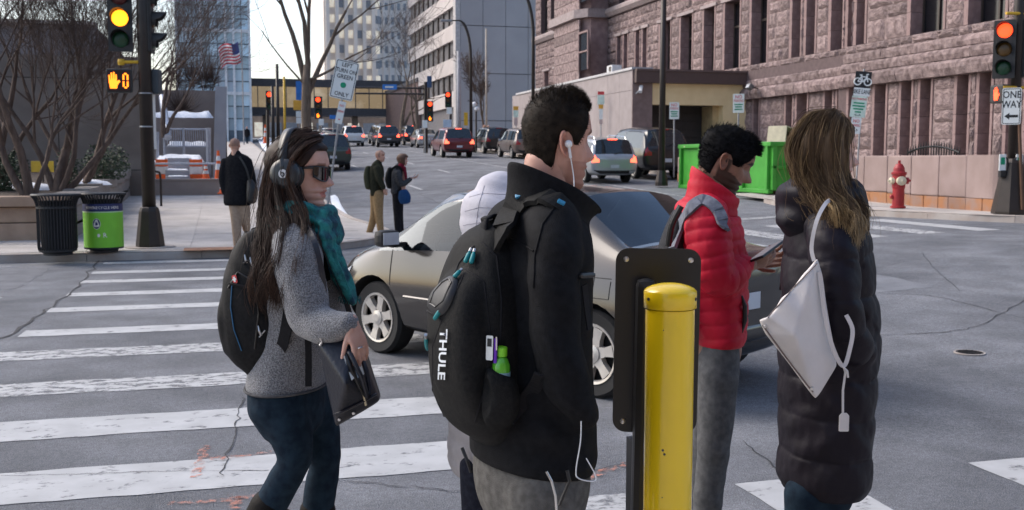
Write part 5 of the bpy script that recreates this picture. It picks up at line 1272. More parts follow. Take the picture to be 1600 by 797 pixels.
SUV = dict(wb=2.75, wr=.355, hw=.80, st=[
 (-2.38, .42, [(.62, .42), (.70, .50), (.75, .66), (.70, .88), (.66, .95), (.60, .97), (.34, .98), (0, .98)]),
 (-2.31, .34, [(.70, .34), (.84, .46), (.90, .72), (.85, 1.03), (.80, 1.06), (.72, 1.07), (.4, 1.08), (0, 1.08)]),
 (-2.27, .33, [(.70, .33), (.85, .45), (.91, .72), (.865, 1.04), (.82, 1.09), (.73, 1.11), (.41, 1.12), (0, 1.12)]),
 (-2.02, .30, [(.72, .30), (.86, .40), (.92, .74), (.875, 1.05), (.735, 1.55), (.64, 1.65), (.37, 1.69), (0, 1.70)]),
 (-1.45, .28, [(.74, .28), (.87, .38), (.925, .74), (.88, 1.05), (.74, 1.58), (.66, 1.69), (.38, 1.735), (0, 1.745)]),
 (-.45, .28, [(.74, .28), (.87, .38), (.925, .74), (.88, 1.045), (.745, 1.59), (.67, 1.70), (.385, 1.75), (0, 1.76)]),
 (-.33, .28, [(.74, .28), (.87, .38), (.925, .74), (.88, 1.045), (.745, 1.59), (.67, 1.70), (.385, 1.75), (0, 1.76)]),
 (.45, .28, [(.74, .28), (.87, .38), (.925, .74), (.88, 1.035), (.73, 1.55), (.65, 1.645), (.37, 1.69), (0, 1.70)]),
 (1.22, .28, [(.74, .28), (.87, .39), (.92, .73), (.87, 1.01), (.82, 1.06), (.73, 1.10), (.42, 1.13), (0, 1.14)]),
 (1.80, .32, [(.70, .32), (.85, .44), (.90, .70), (.83, .95), (.77, .99), (.68, 1.02), (.39, 1.04), (0, 1.05)]),
 (2.20, .36, [(.62, .36), (.78, .48), (.83, .66), (.74, .86), (.66, .90), (.58, .92), (.33, .94), (0, .95)]),
 (2.32, .42, [(.52, .42), (.64, .52), (.68, .64), (.60, .76), (.53, .79), (.46, .80), (.27, .82), (0, .82)])],
 side=[(3, 4), (4, 5), (6, 7), (7, 8)], rear=(2, 3), front=(7, 8))
def car_body(spec, sx, sy, sz, lev=2):
    st = spec['st']; rings = []; vs = []; fs = []; mi = []
    for (y, zb, P) in st:
        pts = [(0, zb)] + P
        ring = pts + [(-x, z) for x, z in pts[-2:0:-1]]
        vs += [(x * sx, y * sy, z * sz) for x, z in ring]
    n = 16; S = len(st)
    for i in range(S - 1):
        for j in range(n):
            fs.append((i * n + j, i * n + (j + 1) % n, (i + 1) * n + (j + 1) % n, (i + 1) * n + j)); m = 0
            k = j if j < 8 else 15 - j
            if k == 4 and (i, i + 1) in spec['side']: m = 1
            if k in (6, 7) and (i, i + 1) == spec['rear']: m = 3
            if k in (6, 7) and (i, i + 1) == spec['front']: m = 2
            mi.append(m)
    fs.append(tuple(range(n))[::-1]); fs.append(tuple((S - 1) * n + j for j in range(n))); mi += [0, 0]
    me = bpy.data.meshes.new('body'); me.from_pydata(vs, [], fs); me.polygons.foreach_set('material_index', mi)
    for _ in range(6): me.materials.append(ARCH)
    # crease glass borders
    ek = {}
    for p in me.polygons:
        for a in p.edge_keys: ek.setdefault(a, set()).add(p.material_index)
    cv = {}
    at = me.attributes.new('crease_edge', 'FLOAT', 'EDGE')
    for e in me.edges:
        if len(ek[tuple(sorted(e.vertices))]) > 1:
            at.data[e.index].value = .9
            for q in e.vertices: cv[q] = .55
    av = me.attributes.new('crease_vert', 'FLOAT', 'POINT')
    for q, c in cv.items(): av.data[q].value = c
    bm = bmesh.new(); bm.from_mesh(me); bmesh.ops.recalc_face_normals(bm, faces=bm.faces); bm.to_mesh(me); bm.free()
    me = evalmesh(me, [('SUBSURF', dict(levels=lev, render_levels=lev))])
    cut = MB(); wr = spec['wr'] * sz * 1.19
    for s in (-1, 1):
        for yy in (-spec['wb'] / 2 * sy, spec['wb'] / 2 * sy): cut.lathe([(wr, 0), (wr, .42)], 28, (s * (spec['hw'] * sx - .16), yy, spec['wr'] * sz), ax=(s, 0, 0))
    cm = cut.mesh('cut'); 
    for _ in range(4): cm.materials.append(ARCH)
    cm.polygons.foreach_set('material_index', [4] * len(cm.polygons)); 
    for _ in range(2): cm.materials.append(ARCH)
    co = bpy.data.objects.new('cut', cm); COL.objects.link(co)
    r = evalmesh(me, [('BOOLEAN', dict(object=co, operation='DIFFERENCE', solver='EXACT'))]); bpy.data.objects.remove(co)
    return r
def islands(me, idx):
    """split a mesh's faces of one material index into connected pieces"""
    sel = [p for p in me.polygons if p.material_index in idx]; par = {}
    def find(a):
        while par[a] != a: par[a] = par[par[a]]; a = par[a]
        return a
    for p in sel:
        for v in p.vertices: par.setdefault(v, v)
        a = find(p.vertices[0])
        for v in p.vertices[1:]: par[find(v)] = a
    gr = {}
    for p in sel: gr.setdefault(find(p.vertices[0]), []).append(p)
    out = []
    for ps in gr.values():
        ids = sorted({v for p in ps for v in p.vertices}); mp = {v: k for k, v in enumerate(ids)}
        m = bpy.data.meshes.new('part'); m.from_pydata([me.vertices[v].co for v in ids], [], [[mp[v] for v in p.vertices] for p in ps]); m.update(); out.append(m)
    return out
def wheel(par, x, y, r, side, fancy):
    w = .20 if r < .34 else .23
    o = ob('wheel', MB().lathe([(r * .66, -w / 2), (r * .93, -w / 2), (r, -w / 2 + .03), (r, w / 2 - .03), (r * .93, w / 2), (r * .66, w / 2 - .012)], 40, (0, 0, 0), ax=(side, 0, 0), caps=False), TYRE, par, smooth=False, label='black tyre on a silver rim')
    o.location = (x, y, r)
    ob('hub_back', MB().lathe([(r * .66, w * .05), (r * .66, w * .1)], 32, (0, 0, 0), ax=(side, 0, 0)), ARCH, o)
    rim = MB().lathe([(r * .69, w / 2 - .012), (r * .685, w / 2 - .004), (r * .63, w / 2 - .008), (r * .60, w / 2 - .035), (r * .64, w / 2 - .06)], 40, (0, 0, 0), ax=(side, 0, 0), caps=False)
    ob('rim', rim, RIM, o, smooth=False)
    k = 6
    for i in range(k):
        a = 2 * PI * i / k + .3; rot = Matrix.Rotation(a, 3, 'X'); mb = MB()
        P = [(-.15, .12), (.15, .12), (.10, .36), (.135, .61), (-.135, .61), (-.10, .36)]
        vs = []
        for xx in (w / 2 - .05, w / 2 - .006): vs += [Vector((side * (xx + (.0 if q[1] > .5 else -.008)), q[0] * r, q[1] * r)) for q in P]
        m = len(P); fs = [tuple(range(m)), tuple(range(m, 2 * m))[::-1]] + [(j, m + j, m + (j + 1) % m, (j + 1) % m) for j in range(m)]
        ob('spoke', MB().add([rot @ v for v in vs], fs), RIM, o)
    ob('hub_cap', MB().lathe([(r * .20, w / 2 - .03), (r * .20, w / 2 - .006), (r * .1, w / 2 + .002)], 20, (0, 0, 0), ax=(side, 0, 0)), RIM, o)
def build_car(name, label, loc, rz, spec, paint, sx=1., sy=1., sz=1., lit=True, group=None, detail=False, pitch=0., rails=False, glass=CARGL, seats=True):
    t = thing(name, loc, label, 'car', group, rz); t.rotation_euler = (pitch, 0, rz)
    me = car_body(spec, sx, sy, sz, 3 if detail else 2)
    bm = bmesh.new(); bm.from_mesh(me); bvh = BVHTree.FromBMesh(bm); bm.free()
    body = None
    for m in islands(me, (0,)):
        o = ob('body' if body is None else 'body_panel', m, paint, t, smooth=True)
        if body is None or len(m.vertices) > len(body.data.vertices): body = o
    for m in islands(me, (4, 5)): ob('wheel_housing', m, ARCH, t)
    for idx, nm in ((1, 'side_window'), (2, 'windshield'), (3, 'rear_window')):
        for m in islands(me, (idx,)): ob(nm, m, glass, t, smooth=True)
    wr = spec['wr'] * sz
    for s in (-1, 1):
        for yy in (-spec['wb'] / 2 * sy, spec['wb'] / 2 * sy): wheel(t, s * (spec['hw'] * sx - .03), yy, wr, s, detail)
    def proj(o, d):
        h = bvh.ray_cast(Vector(o), Vector(d)); return (h[0], h[1]) if h[0] is not None else (None, None)
    def patch(nm, poly, axis, mat, e=.006, par=t):
        """outline projected on the body; axis: 'r' rear (x,z), 'f' front (x,z), 'l'/'R' sides (y,z)"""
        c = Vector((sum(p[0] for p in poly) / len(poly), sum(p[1] for p in poly) / len(poly))); rings = (1., .7, .4); vs = []; n = len(poly)
        def P(q):
            if axis == 'r': o, d = (q[0] * sx, -6, q[1] * sz), (0, 1, 0)
            elif axis == 'f': o, d = (q[0] * sx, 6, q[1] * sz), (0, -1, 0)
            else: o, d = ((-4 if axis == 'l' else 4), q[0] * sy, q[1] * sz), ((1 if axis == 'l' else -1), 0, 0)
            a, nn = proj(o, d)
            if a is None: return None
            return a - Vector(d) * e
        for r_ in rings:
            for p in poly: vs.append(P(c.lerp(Vector(p), r_)))
        vs.append(P(c))
        good = [v for v in vs if v is not None]
        if len(good) < 3: return None
        fb = sum(good, Vector()) / len(good); vs = [v if v is not None else fb for v in vs]
        fs = [(k * n + i, k * n + (i + 1) % n, (k + 1) * n + (i + 1) % n, (k + 1) * n + i) for k in range(2) for i in range(n)] + [(2 * n + i, 2 * n + (i + 1) % n, 3 * n) for i in range(n)]
        return ob(nm, MB().add(vs, fs), mat, par, smooth=True)
    def line(nm, pts, axis, mat, r=.005, e=.001):
        P = []
        for i in range(len(pts) - 1):
            for k in range(8):
                q = Vector(pts[i]).lerp(Vector(pts[i + 1]), k / 8 if i < len(pts) - 2 or k < 8 else 1)
                if axis == 'r': a, nn = proj((q[0] * sx, -6, q[1] * sz), (0, 1, 0))
                else: a, nn = proj(((-4 if axis == 'l' else 4), q[0] * sy, q[1] * sz), ((1 if axis == 'l' else -1), 0, 0))
                if a is not None: P.append(a + nn * e)
        if len(P) > 2: ob(nm, MB().tube(P, r, 5), mat, t)
    sed = spec is SEDAN
    TL = TAILON if lit else TAILOFF
    if sed: tl = [(.78, .68), (.78, .86), (.50, .88), (.46, .72)]
    else: tl = [(.86, .80), (.85, 1.06), (.74, 1.10), (.70, .98), (.60, .92), (.60, .82)]
    for s in (-1, 1): patch('tail_light', [(s * x, z) for x, z in tl], 'r', TL, .012)
    patch('licence_plate', [(-.16, .60 if not sed else .62), (.16, .60 if not sed else .62), (.16, .72 if not sed else .74), (-.16, .72 if not sed else .74)] if not sed else [(-.16, .62), (.16, .62), (.16, .74), (-.16, .74)], 'r', PLATE, .012)
    patch('rear_bumper', [(-.80, .36), (.80, .36), (.80, .52), (-.80, .52)], 'r', TRIM if not sed else paint, .02)
    if not sed:
        z = 1.69 * sz; ob('brake_light', MB().box((0, -2.03 * sy, 1.675 * sz), (.34, .05, .035)), TL, t)
        ob('rear_wiper', MB().tube([(0, -2.30 * sy, 1.13 * sz), (.25 * sx, -2.25 * sy, 1.2 * sz)], .012, 5), TRIM, t)
    if rails:
        for s in (-1, 1): ob('roof_rail', MB().tube([(s * .60 * sx, -1.8 * sy, 1.68 * sz), (s * .60 * sx, -1.7 * sy, 1.77 * sz), (s * .61 * sx, .1 * sy, 1.80 * sz), (s * .58 * sx, .3 * sy, 1.71 * sz)], .02, 6), CHROME, t)
    hl = [(.80, .58), (.78, .74), (.62, .76), (.44, .70), (.46, .60)] if sed else [(.80, .70), (.78, .86), (.55, .88), (.50, .74)]
    for s in (-1, 1): patch('headlight', [(s * x * .8, z) for x, z in hl], 'f', HEADL, .012)
    zb = .98 * sz
    for s in (-1, 1):
        m = ob('mirror', MB().rbox((s * (.87 * sx + .10), .92 * sy, zb + .05), (.20, .11, .14), .045), paint if not detail else TRIM, t)
        ob('mirror_arm', MB().box((s * (.83 * sx), .94 * sy, zb - .01), (.16, .05, .04)), TRIM, m)
        ob('mirror_glass', MB().box((s * (.87 * sx + .10), .92 * sy - .057, zb + .05), (.16, .004, .10)), HEADL, m)
    for ax in ('l', 'R'):
        ys = (-.92, .06, 1.02) if sed else (-1.15, -.4, .75)
        line('door_seam', [(ys[1], .95 if sed else 1.02), (ys[1], .30)], ax, SEAM, .004)
        line('door_seam', [(ys[2] + .05, .92 if sed else 1.0), (ys[2] + .02, .45), (ys[2] - .1, .27)], ax, SEAM, .004)
        line('door_seam', [(ys[0] - .1, .94 if sed else 1.02), (ys[0] - .05, .7), (ys[0] + .16, .42), (ys[0] + .2, .28)], ax, SEAM, .004)
        for y_ in (ys[1] - .16, ys[0] + .02):
            line('door_handle', [(y_ - .09, .80 if sed else .93), (y_ + .09, .80 if sed else .93)], ax, paint if detail else TRIM, .013, .006)
        if detail: 
            line('side_moulding', [(-.85, .545), (-.1, .545)], ax, paint, .010, .002); line('side_moulding', [(.12, .545), (.95, .545)], ax, paint, .010, .002)
            patch('tail_light', [(-2.25, .70), (-2.22, .86), (-1.98, .88), (-2.05, .74)], ax, TAILOFF, .008)
            patch('headlight', [(2.10, .56), (1.78, .62), (1.70, .74), (1.95, .70), (2.12, .64)], ax, HEADL, .008); patch('turn_lamp', [(1.98, .57), (1.80, .61), (1.78, .66), (1.98, .63)], ax, AMBL, .014)
            line('bumper_seam', [(1.72, .54), (1.92, .54), (2.1, .55)], ax, SEAM, .004); line('fuel_flap', [(-1.5, .86), (-1.34, .86), (-1.34, .72), (-1.5, .72), (-1.5, .86)], ax, SEAM, .003)
    bpy.data.meshes.remove(me)
    return t
def clear_glass():
    m = bpy.data.materials.new('tinted_clear_glass'); m.use_nodes = True; n = m.node_tree; n.nodes.clear(); L = n.links
    o = n.nodes.new('ShaderNodeOutputMaterial'); mx = n.nodes.new('ShaderNodeMixShader'); tr = n.nodes.new('ShaderNodeBsdfTransparent'); gl = n.nodes.new('ShaderNodeBsdfGlossy'); fr = n.nodes.new('ShaderNodeFresnel'); ad = n.nodes.new('ShaderNodeMath')
    tr.inputs[0].default_value = (.26, .32, .36, 1); gl.inputs[0].default_value = (.86, .93, 1, 1); gl.inputs[1].default_value = .02; fr.inputs[0].default_value = 1.5; ad.inputs[1].default_value = .0
    L.new(fr.outputs[0], ad.inputs[0]); L.new(ad.outputs[0], mx.inputs[0]); L.new(tr.outputs[0], mx.inputs[1]); L.new(gl.outputs[0], mx.inputs[2]); L.new(mx.outputs[0], o.inputs[0]); return m
# foreground sedan turning left, placed by its near-side wheels
PR = W(938, 600, 7.25); PF = W(603, 560, 8.95); PR.z = PF.z = 0
hd = (PF - PR); wb_ = hd.length; hd.normalize(); rzc = math.atan2(-hd.x, hd.y); lft = Vector((-hd.y, hd.x, 0))
ctr = (PR + PF) / 2 - lft * .71
sedan = build_car('sedan', 'grey sedan turning left behind the waiting pedestrians', (ctr.x, ctr.y, 0.0), rzc, SEDAN, carpaint('sedan_grey', (.066, .060, .056), .45, .16), 1., wb_ / 2.62, .985, lit=False, detail=True, glass=clear_glass())
SEATM = M('dark_seat_cloth', (.03, .03, .032), .9)
for (x, y) in ((-.36, .12), (.36, .12), (-.36, -.72), (.36, -.72)):
    m = MB(); m.rbox((x, y + .2, .45), (.46, .5, .16), .06); m.rbox((x, y - .1, .76), (.46, .14, .56), .06, R=Matrix.Rotation(-.25, 3, 'X')); s_ = ob('seat', m, SEATM, sedan, smooth=True); ob('headrest', MB().rbox((x, y - .19, 1.13), (.26, .10, .17), .045), SEATM, s_, smooth=True)
ob('dashboard', MB().rbox((0, .98, .82), (1.3, .4, .2), .06), SEATM, sedan, smooth=True); ob('steering_wheel', MB().tube([Vector((-.36 + .18 * math.cos(a), .72 + .05 * math.sin(a), .90 + .17 * math.sin(a))) for a in np.linspace(0, 2 * PI, 25)], .016, 6, False), TRIM, sedan)
ob('parcel_shelf', MB().bx(-.6, .6, -1.45, -.95, .88, .93), SEATM, sedan)
def put(name, label, px, py, paint, spec=SUV, sx=1., sy=1., sz=1., lit=True, rz=0., rails=False, d=None, group='cars up the far street'):
    p = G(px, py); 
    if d: p = W(px, py, d); p.z = zg(p.x, p.y)
    u = Vector((math.sin(-rz), math.cos(rz), 0)); c = p + u * 2.35 * sy; dz = (zg(c.x + 0, c.y + 1.3) - zg(c.x, c.y - 1.3)) / 2.6
    c.z = zg(c.x, c.y); build_car(name, label, c, rz, spec, paint, sx, sy, sz, lit, group, False, math.atan(dz), rails)
R_ = math.radians
put('suv', 'dark red car with brake lights on in the middle far lane', 718, 247, carpaint('car_red', (.13, .012, .018)), sx=1.02)
put('suv', 'black car parked right of the red car', 781, 241, carpaint('car_black', (.014, .014, .016)), lit=False, sx=1.05)
put('suv', 'bronze car half hidden behind the head of the man in black', 829, 249, carpaint('car_bronze', (.16, .12, .10)), lit=False)
put('sedan_car', 'silver sedan left of the red car', 671, 229, carpaint('car_silver', (.34, .35, .36)), SEDAN, 1.05, 1, 1.02, d=82)
put('suv', 'dark car with white roof waiting beside the silver sedan', 648, 226, carpaint('car_dark_blue', (.03, .035, .05)), d=90)
put('suv', 'dark grey car in left far lane right of the white one', 608, 228, carpaint('car_charcoal', (.05, .05, .06)), d=84); put('suv', 'car behind the dark grey one nearly hidden', 600, 224, carpaint('car_charcoal2', (.09, .09, .10)), d=93)
put('suv', 'white car driving away in the left far lane', 554, 231, carpaint('car_white', (.58, .58, .58), .1), d=88)
put('suv', 'dark green car parked at left kerb behind woman with headphones', 521, 268, carpaint('car_green', (.035, .05, .042)), sx=1.0, sz=1.05, lit=False)
put('suv', 'pale car parked ahead of the dark green one', 505, 236, carpaint('car_pale', (.40, .41, .42)), lit=False, d=66); put('suv', 'grey car parked farthest at the left kerb', 517, 226, carpaint('car_grey', (.2, .2, .21)), lit=False, d=78)
put('hatchback', 'silver hatchback with roof rails behind the face of the man in black', 960, 283, carpaint('car_silver2', (.42, .43, .44)), sx=.95, sy=.88, sz=.90, lit=True, rails=True, d=36)
put('truck', 'large black truck with tinted windows left of the green dumpster', 1042, 289, carpaint('car_black', (.014, .014, .016)), sx=1.04, sy=1.1, sz=1.10, lit=False, d=38.5)
# ================================================================== FIGURE KIT
def skin(name, col, col2=None):
    m = M(name, col, .48, scale=35, bump=.10, bscale=180, col2=col2 or tuple(c * 1.12 for c in col), spec=.35)
    n = m.node_tree; b = n.nodes['Principled BSDF']; L = n.links; src = b.inputs['Base Color'].links[0].from_socket
    a = n.nodes.new('ShaderNodeVertexColor'); a.layer_name = 'tint'; mx = n.nodes.new('ShaderNodeMix'); mx.data_type = 'RGBA'; mx.blend_type = 'MULTIPLY'; mx.inputs[0].default_value = 1
    L.new(src, mx.inputs[6]); L.new(a.outputs[0], mx.inputs[7]); L.new(mx.outputs[2], b.inputs['Base Color'])
    b.inputs['Subsurface Weight'].default_value = .12; b.inputs['Subsurface Radius'].default_value = (.012, .005, .003); b.inputs['Subsurface Scale'].default_value = .5
    return m
def fabric(name, col, col2=None, rough=.9, bump=.35, bscale=300, scale=60, sheen=0., spec=.15, **kw): return M(name, col, rough, scale=scale, bump=bump, bscale=bscale, col2=col2, sheen=sheen, spec=spec, **kw)
def lerp_table(tab, z):
    if z <= tab[0][0]: return tab[0][1]
    for (a, b), (c, d) in zip(tab, tab[1:]):
        if z <= c: t = (z - a) / (c - a); t = t * t * (3 - 2 * t) * .5 + t * .5; return b + (d - b) * t
    return tab[-1][1]
FRONT = [(-.120, .050), (-.116, .072), (-.108, .086), (-.098, .089), (-.088, .083), (-.078, .090), (-.070, .0905), (-.064, .087), (-.057, .094), (-.047, .089), (-.035, .089), (-.015, .087), (.000, .084), (.014, .087), (.028, .097), (.045, .097), (.065, .092), (.085, .080), (.103, .058), (.114, .034), (.120, .008)]
BACK = [(-.120, -.020), (-.10, -.040), (-.075, -.062), (-.05, -.078), (-.02, -.092), (.01, -.102), (.04, -.106), (.07, -.098), (.092, -.078), (.108, -.052), (.116, -.030), (.120, -.008)]
HW = [(-.120, .026), (-.112, .040), (-.095, .053), (-.075, .060), (-.05, .067), (-.02, .073), (.01, .077), (.04, .079), (.065, .074), (.09, .058), (.107, .038), (.116, .022), (.120, .006)]
NOSE = [(-.050, 0), (-.046, .007), (-.041, .024), (-.034, .034), (-.026, .031), (-.010, .020), (.005, .012), (.02, .005), (.03, 0)]
def head_pt(z, phi, nose=1., grow=0.):
    f, b, w = lerp_table(FRONT, z), lerp_table(BACK, z), lerp_table(HW, z); c, s = math.cos(phi), math.sin(phi)
    x = (f if c >= 0 else -b) * math.copysign(abs(c) ** (.82 if c > 0 else .95), c); y = w * math.copysign(abs(s) ** .9, s)
    if c > 0:
        n = lerp_table(NOSE, z) * nose
        sg = .0085 + .0075 * (1 - min(1, abs(z + .036) / .04)); x += n * math.exp(-(y / sg) ** 2)
        x -= .013 * math.exp(-((abs(y) - .031) / .017) ** 2 - ((z - .002) / .013) ** 2)
        x += .004 * math.exp(-((abs(y) - .030) / .02) ** 2 - ((z - .028) / .009) ** 2)
        x -= .003 * math.exp(-(y / .03) ** 2 - ((z + .065) / .004) ** 2)
    if grow:
        r = math.hypot(x, y) + 1e-6; x *= 1 + grow / r; y *= 1 + grow / r
    return Vector((x, y, z))
def head_mb(beard=None, lips=(.85, .55, .55), nphi=64, brow=None, stub=None):
    """head in local axes: +x face, +y left, +z up; returns MB and per-vertex tint"""
    mb = MB(); zs = list(np.linspace(-.120, -.04, 27)) + list(np.linspace(-.036, .036, 22)) + list(np.linspace(.042, .120, 20)); vs = []; tint = []
    for z in zs:
        for j in range(nphi):
            p = head_pt(z, 2 * PI * j / nphi); vs.append(p); t = [1, 1, 1]
            c = math.cos(2 * PI * j / nphi)
            if c > 0 and abs(p.y) < .026 - max(0, abs(z + .066) - .004) * 1.4 and -.079 < z < -.054: t = list(lips)
            if c > 0 and brow and .020 < z < .033 and .010 < abs(p.y) < .052: t = list(brow)
            if c > 0 and z > -.05 and z < -.02: t = [min(1, t[0] * 1.0), t[1] * .93, t[2] * .92] if abs(p.y) < .05 else t
            if beard:
                zz = -.035 - .02 * sstep(.03, .09, p.x) ; 
                if (z < zz and p.x > -.015) or (-.02 < p.x < .016 and z < .01): 
                    if not (abs(p.y) < .024 and -.078 < z < -.055) : t = list(beard)
            if stub and z < -.045 and p.x > 0: t = [t[k] * stub[k] for k in range(3)]
            tint.append(t)
    k = len(zs); fs = [(i * nphi + j, i * nphi + (j + 1) % nphi, (i + 1) * nphi + (j + 1) % nphi, (i + 1) * nphi + j) for i in range(k - 1) for j in range(nphi)]
    fs += [tuple(range(nphi))[::-1], tuple((k - 1) * nphi + j for j in range(nphi))]
    mb.add(vs, fs)
    for s in (-1, 1):                       # ears
        o = len(mb.v); ev = []; ef = []; R1, R2 = 18, 6
        prof = [(0.0, .006), (.35, .004), (.55, .010), (.72, .015), (.86, .020), (1., .014)]
        for (q, h) in prof:
            for j in range(R1):
                a = 2 * PI * j / R1; rx = .017 * (1 + .12 * math.sin(a)); rz = .032 + (.002 if math.sin(a) > 0 else -.001)
                ex, ez = math.cos(a) * rx * q, math.sin(a) * rz * q
                fade = 1 if ex < .006 else .45
                ev.append(Vector((-.012 + ex - .10 * ez * 0 - ez * .18, s * (.073 + h * fade - .35 * (ex) + (.0)), -.008 + ez)))
        for i in range(R2 - 1):
            for j in range(R1): ef.append((i * R1 + j, i * R1 + (j + 1) % R1, (i + 1) * R1 + (j + 1) % R1, (i + 1) * R1 + j))
        bk = [Vector((v.x + .004, s * .062, v.z * .9)) for v in ev[-R1:]]; ev += bk
        ef += [((R2 - 1) * R1 + j, (R2 - 1) * R1 + (j + 1) % R1, R2 * R1 + (j + 1) % R1, R2 * R1 + j) for j in range(R1)]
        mb.add(ev, ef); tint += [[1, .86, .84]] * len(ev)
    return mb, tint
def head_frame(center, face, up=Vector((0, 0, 1)), s=1.):
    f = Vector(face).normalized(); u = (Vector(up) - f * f.dot(Vector(up))).normalized(); l = u.cross(f); m = Matrix.Identity(4)
    for i in range(3): m[i][0], m[i][1], m[i][2], m[i][3] = f[i] * s, l[i] * s, u[i] * s, center[i]
    return m
def loft(mb, P, ra, rb, wide, n=20, cap=True, k=2.0):
    """elliptical loft: ra along `wide`, rb across; rounded ends"""
    P = [Vector(p) for p in P]; m = len(P); fr = frames(P); vs = []; fs = []; R = []
    wv = wide if isinstance(wide, (list,)) else [wide] * m
    def ringv(c, t, w, a, b):
        w = Vector(w); w = w - t * t.dot(w); w.normalize(); q = t.cross(w)
        out = []
        for j in range(n):
            th = 2 * PI * j / n; cc, ss = math.cos(th), math.sin(th); out.append(c + w * (a * math.copysign(abs(cc) ** (2 / k), cc)) + q * (b * math.copysign(abs(ss) ** (2 / k), ss)))
        return out
    if cap:
        t = fr[0][0]; e = min(ra[0], rb[0])
        for q in (.2, .6, .87): R.append(ringv(P[0] - t * e * math.sqrt(1 - q * q) * .8, t, wv[0], ra[0] * q, rb[0] * q))
    for i in range(m): R.append(ringv(P[i], fr[i][0], wv[i], ra[i], rb[i]))
    if cap:
        t = fr[-1][0]; e = min(ra[-1], rb[-1])
        for q in (.87, .6, .2): R.append(ringv(P[-1] + t * e * math.sqrt(1 - q * q) * .8, t, wv[-1], ra[-1] * q, rb[-1] * q))
    for r in R: vs += r
    K = len(R); fs = [(i * n + j, i * n + (j + 1) % n, (i + 1) * n + (j + 1) % n, (i + 1) * n + j) for i in range(K - 1) for j in range(n)] + [tuple(range(n))[::-1], tuple((K - 1) * n + j for j in range(n))]
    return mb.add(vs, fs)
def lofts(mb, rows, wide, n=20, sub=4, k=2.0, cap=True):
    """rows: (point, ra, rb) control list, splined"""
    P = crspline([r[0] for r in rows], sub); A = crspline([(r[1], r[2], 0) for r in rows], sub)
    return loft(mb, P, [max(.002, a.x) for a in A], [max(.002, a.y) for a in A], wide, n, cap, k)
def polyproj(V, P):
    """distance of each vertex to a polyline and the length along it"""
    best = np.full(len(V), 1e9); T = np.zeros(len(V)); acc = 0.
    for a, b in zip(P, P[1:]):
        a = np.array(a); b = np.array(b); ab = b - a; L = np.linalg.norm(ab); t = np.clip((V - a) @ ab / (L * L), 0, 1)
        d = np.linalg.norm(V - (a + t[:, None] * ab), axis=1); k = d < best; best[k] = d[k]; T[k] = acc + t[k] * L; acc += L
    return best, T
def puff(me, bones, jit=.01, edge=.5):
    """quilting: bones = [(polyline, radius, period, amplitude)]; each vertex follows its closest bone"""
    V = getv(me); N = getn(me); bd = np.full(len(V), 1e9); H = np.zeros(len(V))
    for P, r, per, amp in bones:
        d, t = polyproj(V, P); d = d / r; t = t + jit * npnoise(V, 9, 3) + .3 * jit * npnoise(V, 40, 5)
        h = amp * (np.abs(np.sin(PI * t / per)) ** edge - .7) * (1 + .25 * npnoise(V, 14, 8)); k = d < bd; bd[k] = d[k]; H[k] = h[k]
    setv(me, V + N * H[:, None]); return me
def wrinkle(me, amp, sc, axis=(1, 1, 1), seed=1, power=1.):
    V = getv(me); N = getn(me); h = npnoise(V * np.array(axis), sc, seed); h = np.sign(h) * np.abs(h) ** power
    setv(me, V + N * (amp * h)[:, None]); return me
def folds(me, centers, amp, freq, rad):
    """creases radiating round joints: centers = [(point, direction)]"""
    V = getv(me); N = getn(me); H = np.zeros(len(V))
    for c, d in centers:
        q = V - np.array(c); d = np.array(d) / np.linalg.norm(d); t = q @ d; r = np.linalg.norm(q, axis=1)
        H += np.exp(-(r / rad) ** 2) * np.sin(t * freq + 2.2 * npnoise(V, 11, 2)) * amp
    setv(me, V + N * H[:, None]); return me
def hand(mb, wrist, fwd, palm, curls, s=1., side=1, thumb=(.5, .5)):
    """palm with five fingers; fwd wrist->knuckles, palm = palm normal, side=+1: thumb on fwd x palm side"""
    f = Vector(fwd).normalized(); p = Vector(palm); p = (p - f * f.dot(p)).normalized(); a = f.cross(p) * side; w = Vector(wrist)
    loft(mb, [w - f * .02 * s, w + f * .02 * s, w + f * .055 * s, w + f * .085 * s], [.024 * s, .030 * s, .039 * s, .038 * s], [.019 * s, .016 * s, .014 * s, .011 * s], a, 14)
    lens = ((.042, .026, .021), (.047, .030, .022), (.043, .028, .022), (.033, .021, .019))
    for i in range(4):
        b = w + f * (.085 - .004 * abs(i - 1)) * s + a * (.029 - .0195 * i) * s; d = (f + a * (.06 - .05 * i)).normalized(); P = [b - d * .015 * s]; R = [.0095 * s]; q = b; P.append(q)
        ang = 0.; R.append(.0092 * s); c = curls[i]
        for k in range(3):
            ang += c * (.8, 1.1, .7)[k]; dd = d * math.cos(ang) + p * math.sin(ang); q = q + dd * lens[i][k] * s; P.append(q); R.append((.0084, .0076, .0062)[k] * s * (.88 if i == 3 else 1))
        Q = crspline(P, 3); rr = [R[min(len(R) - 1, int(j / 3))] for j in range(len(Q))]; loft(mb, Q, rr, rr, p, 8)
    b = w + f * .025 * s + a * .024 * s; d = (f * .62 + a * .75 * thumb[0] * 1.6 + p * .35).normalized(); q1 = b + d * .045 * s; d2 = (d + f * .5 + p * thumb[1]).normalized(); q2 = q1 + d2 * .034 * s; q3 = q2 + (d2 + p * thumb[1] * .5).normalized() * .026 * s
    Q = crspline([b - d * .01, b, q1, q2, q3], 3); rr = [max(.007, .0145 - .0011 * j * .6) * s for j in range(len(Q))]; loft(mb, Q, rr, rr, p, 8)
    return mb
def toMB(me, mb=None):
    mb = mb or MB(); mb.add([tuple(v.co) for v in me.vertices], [tuple(p.vertices) for p in me.polygons]); return mb
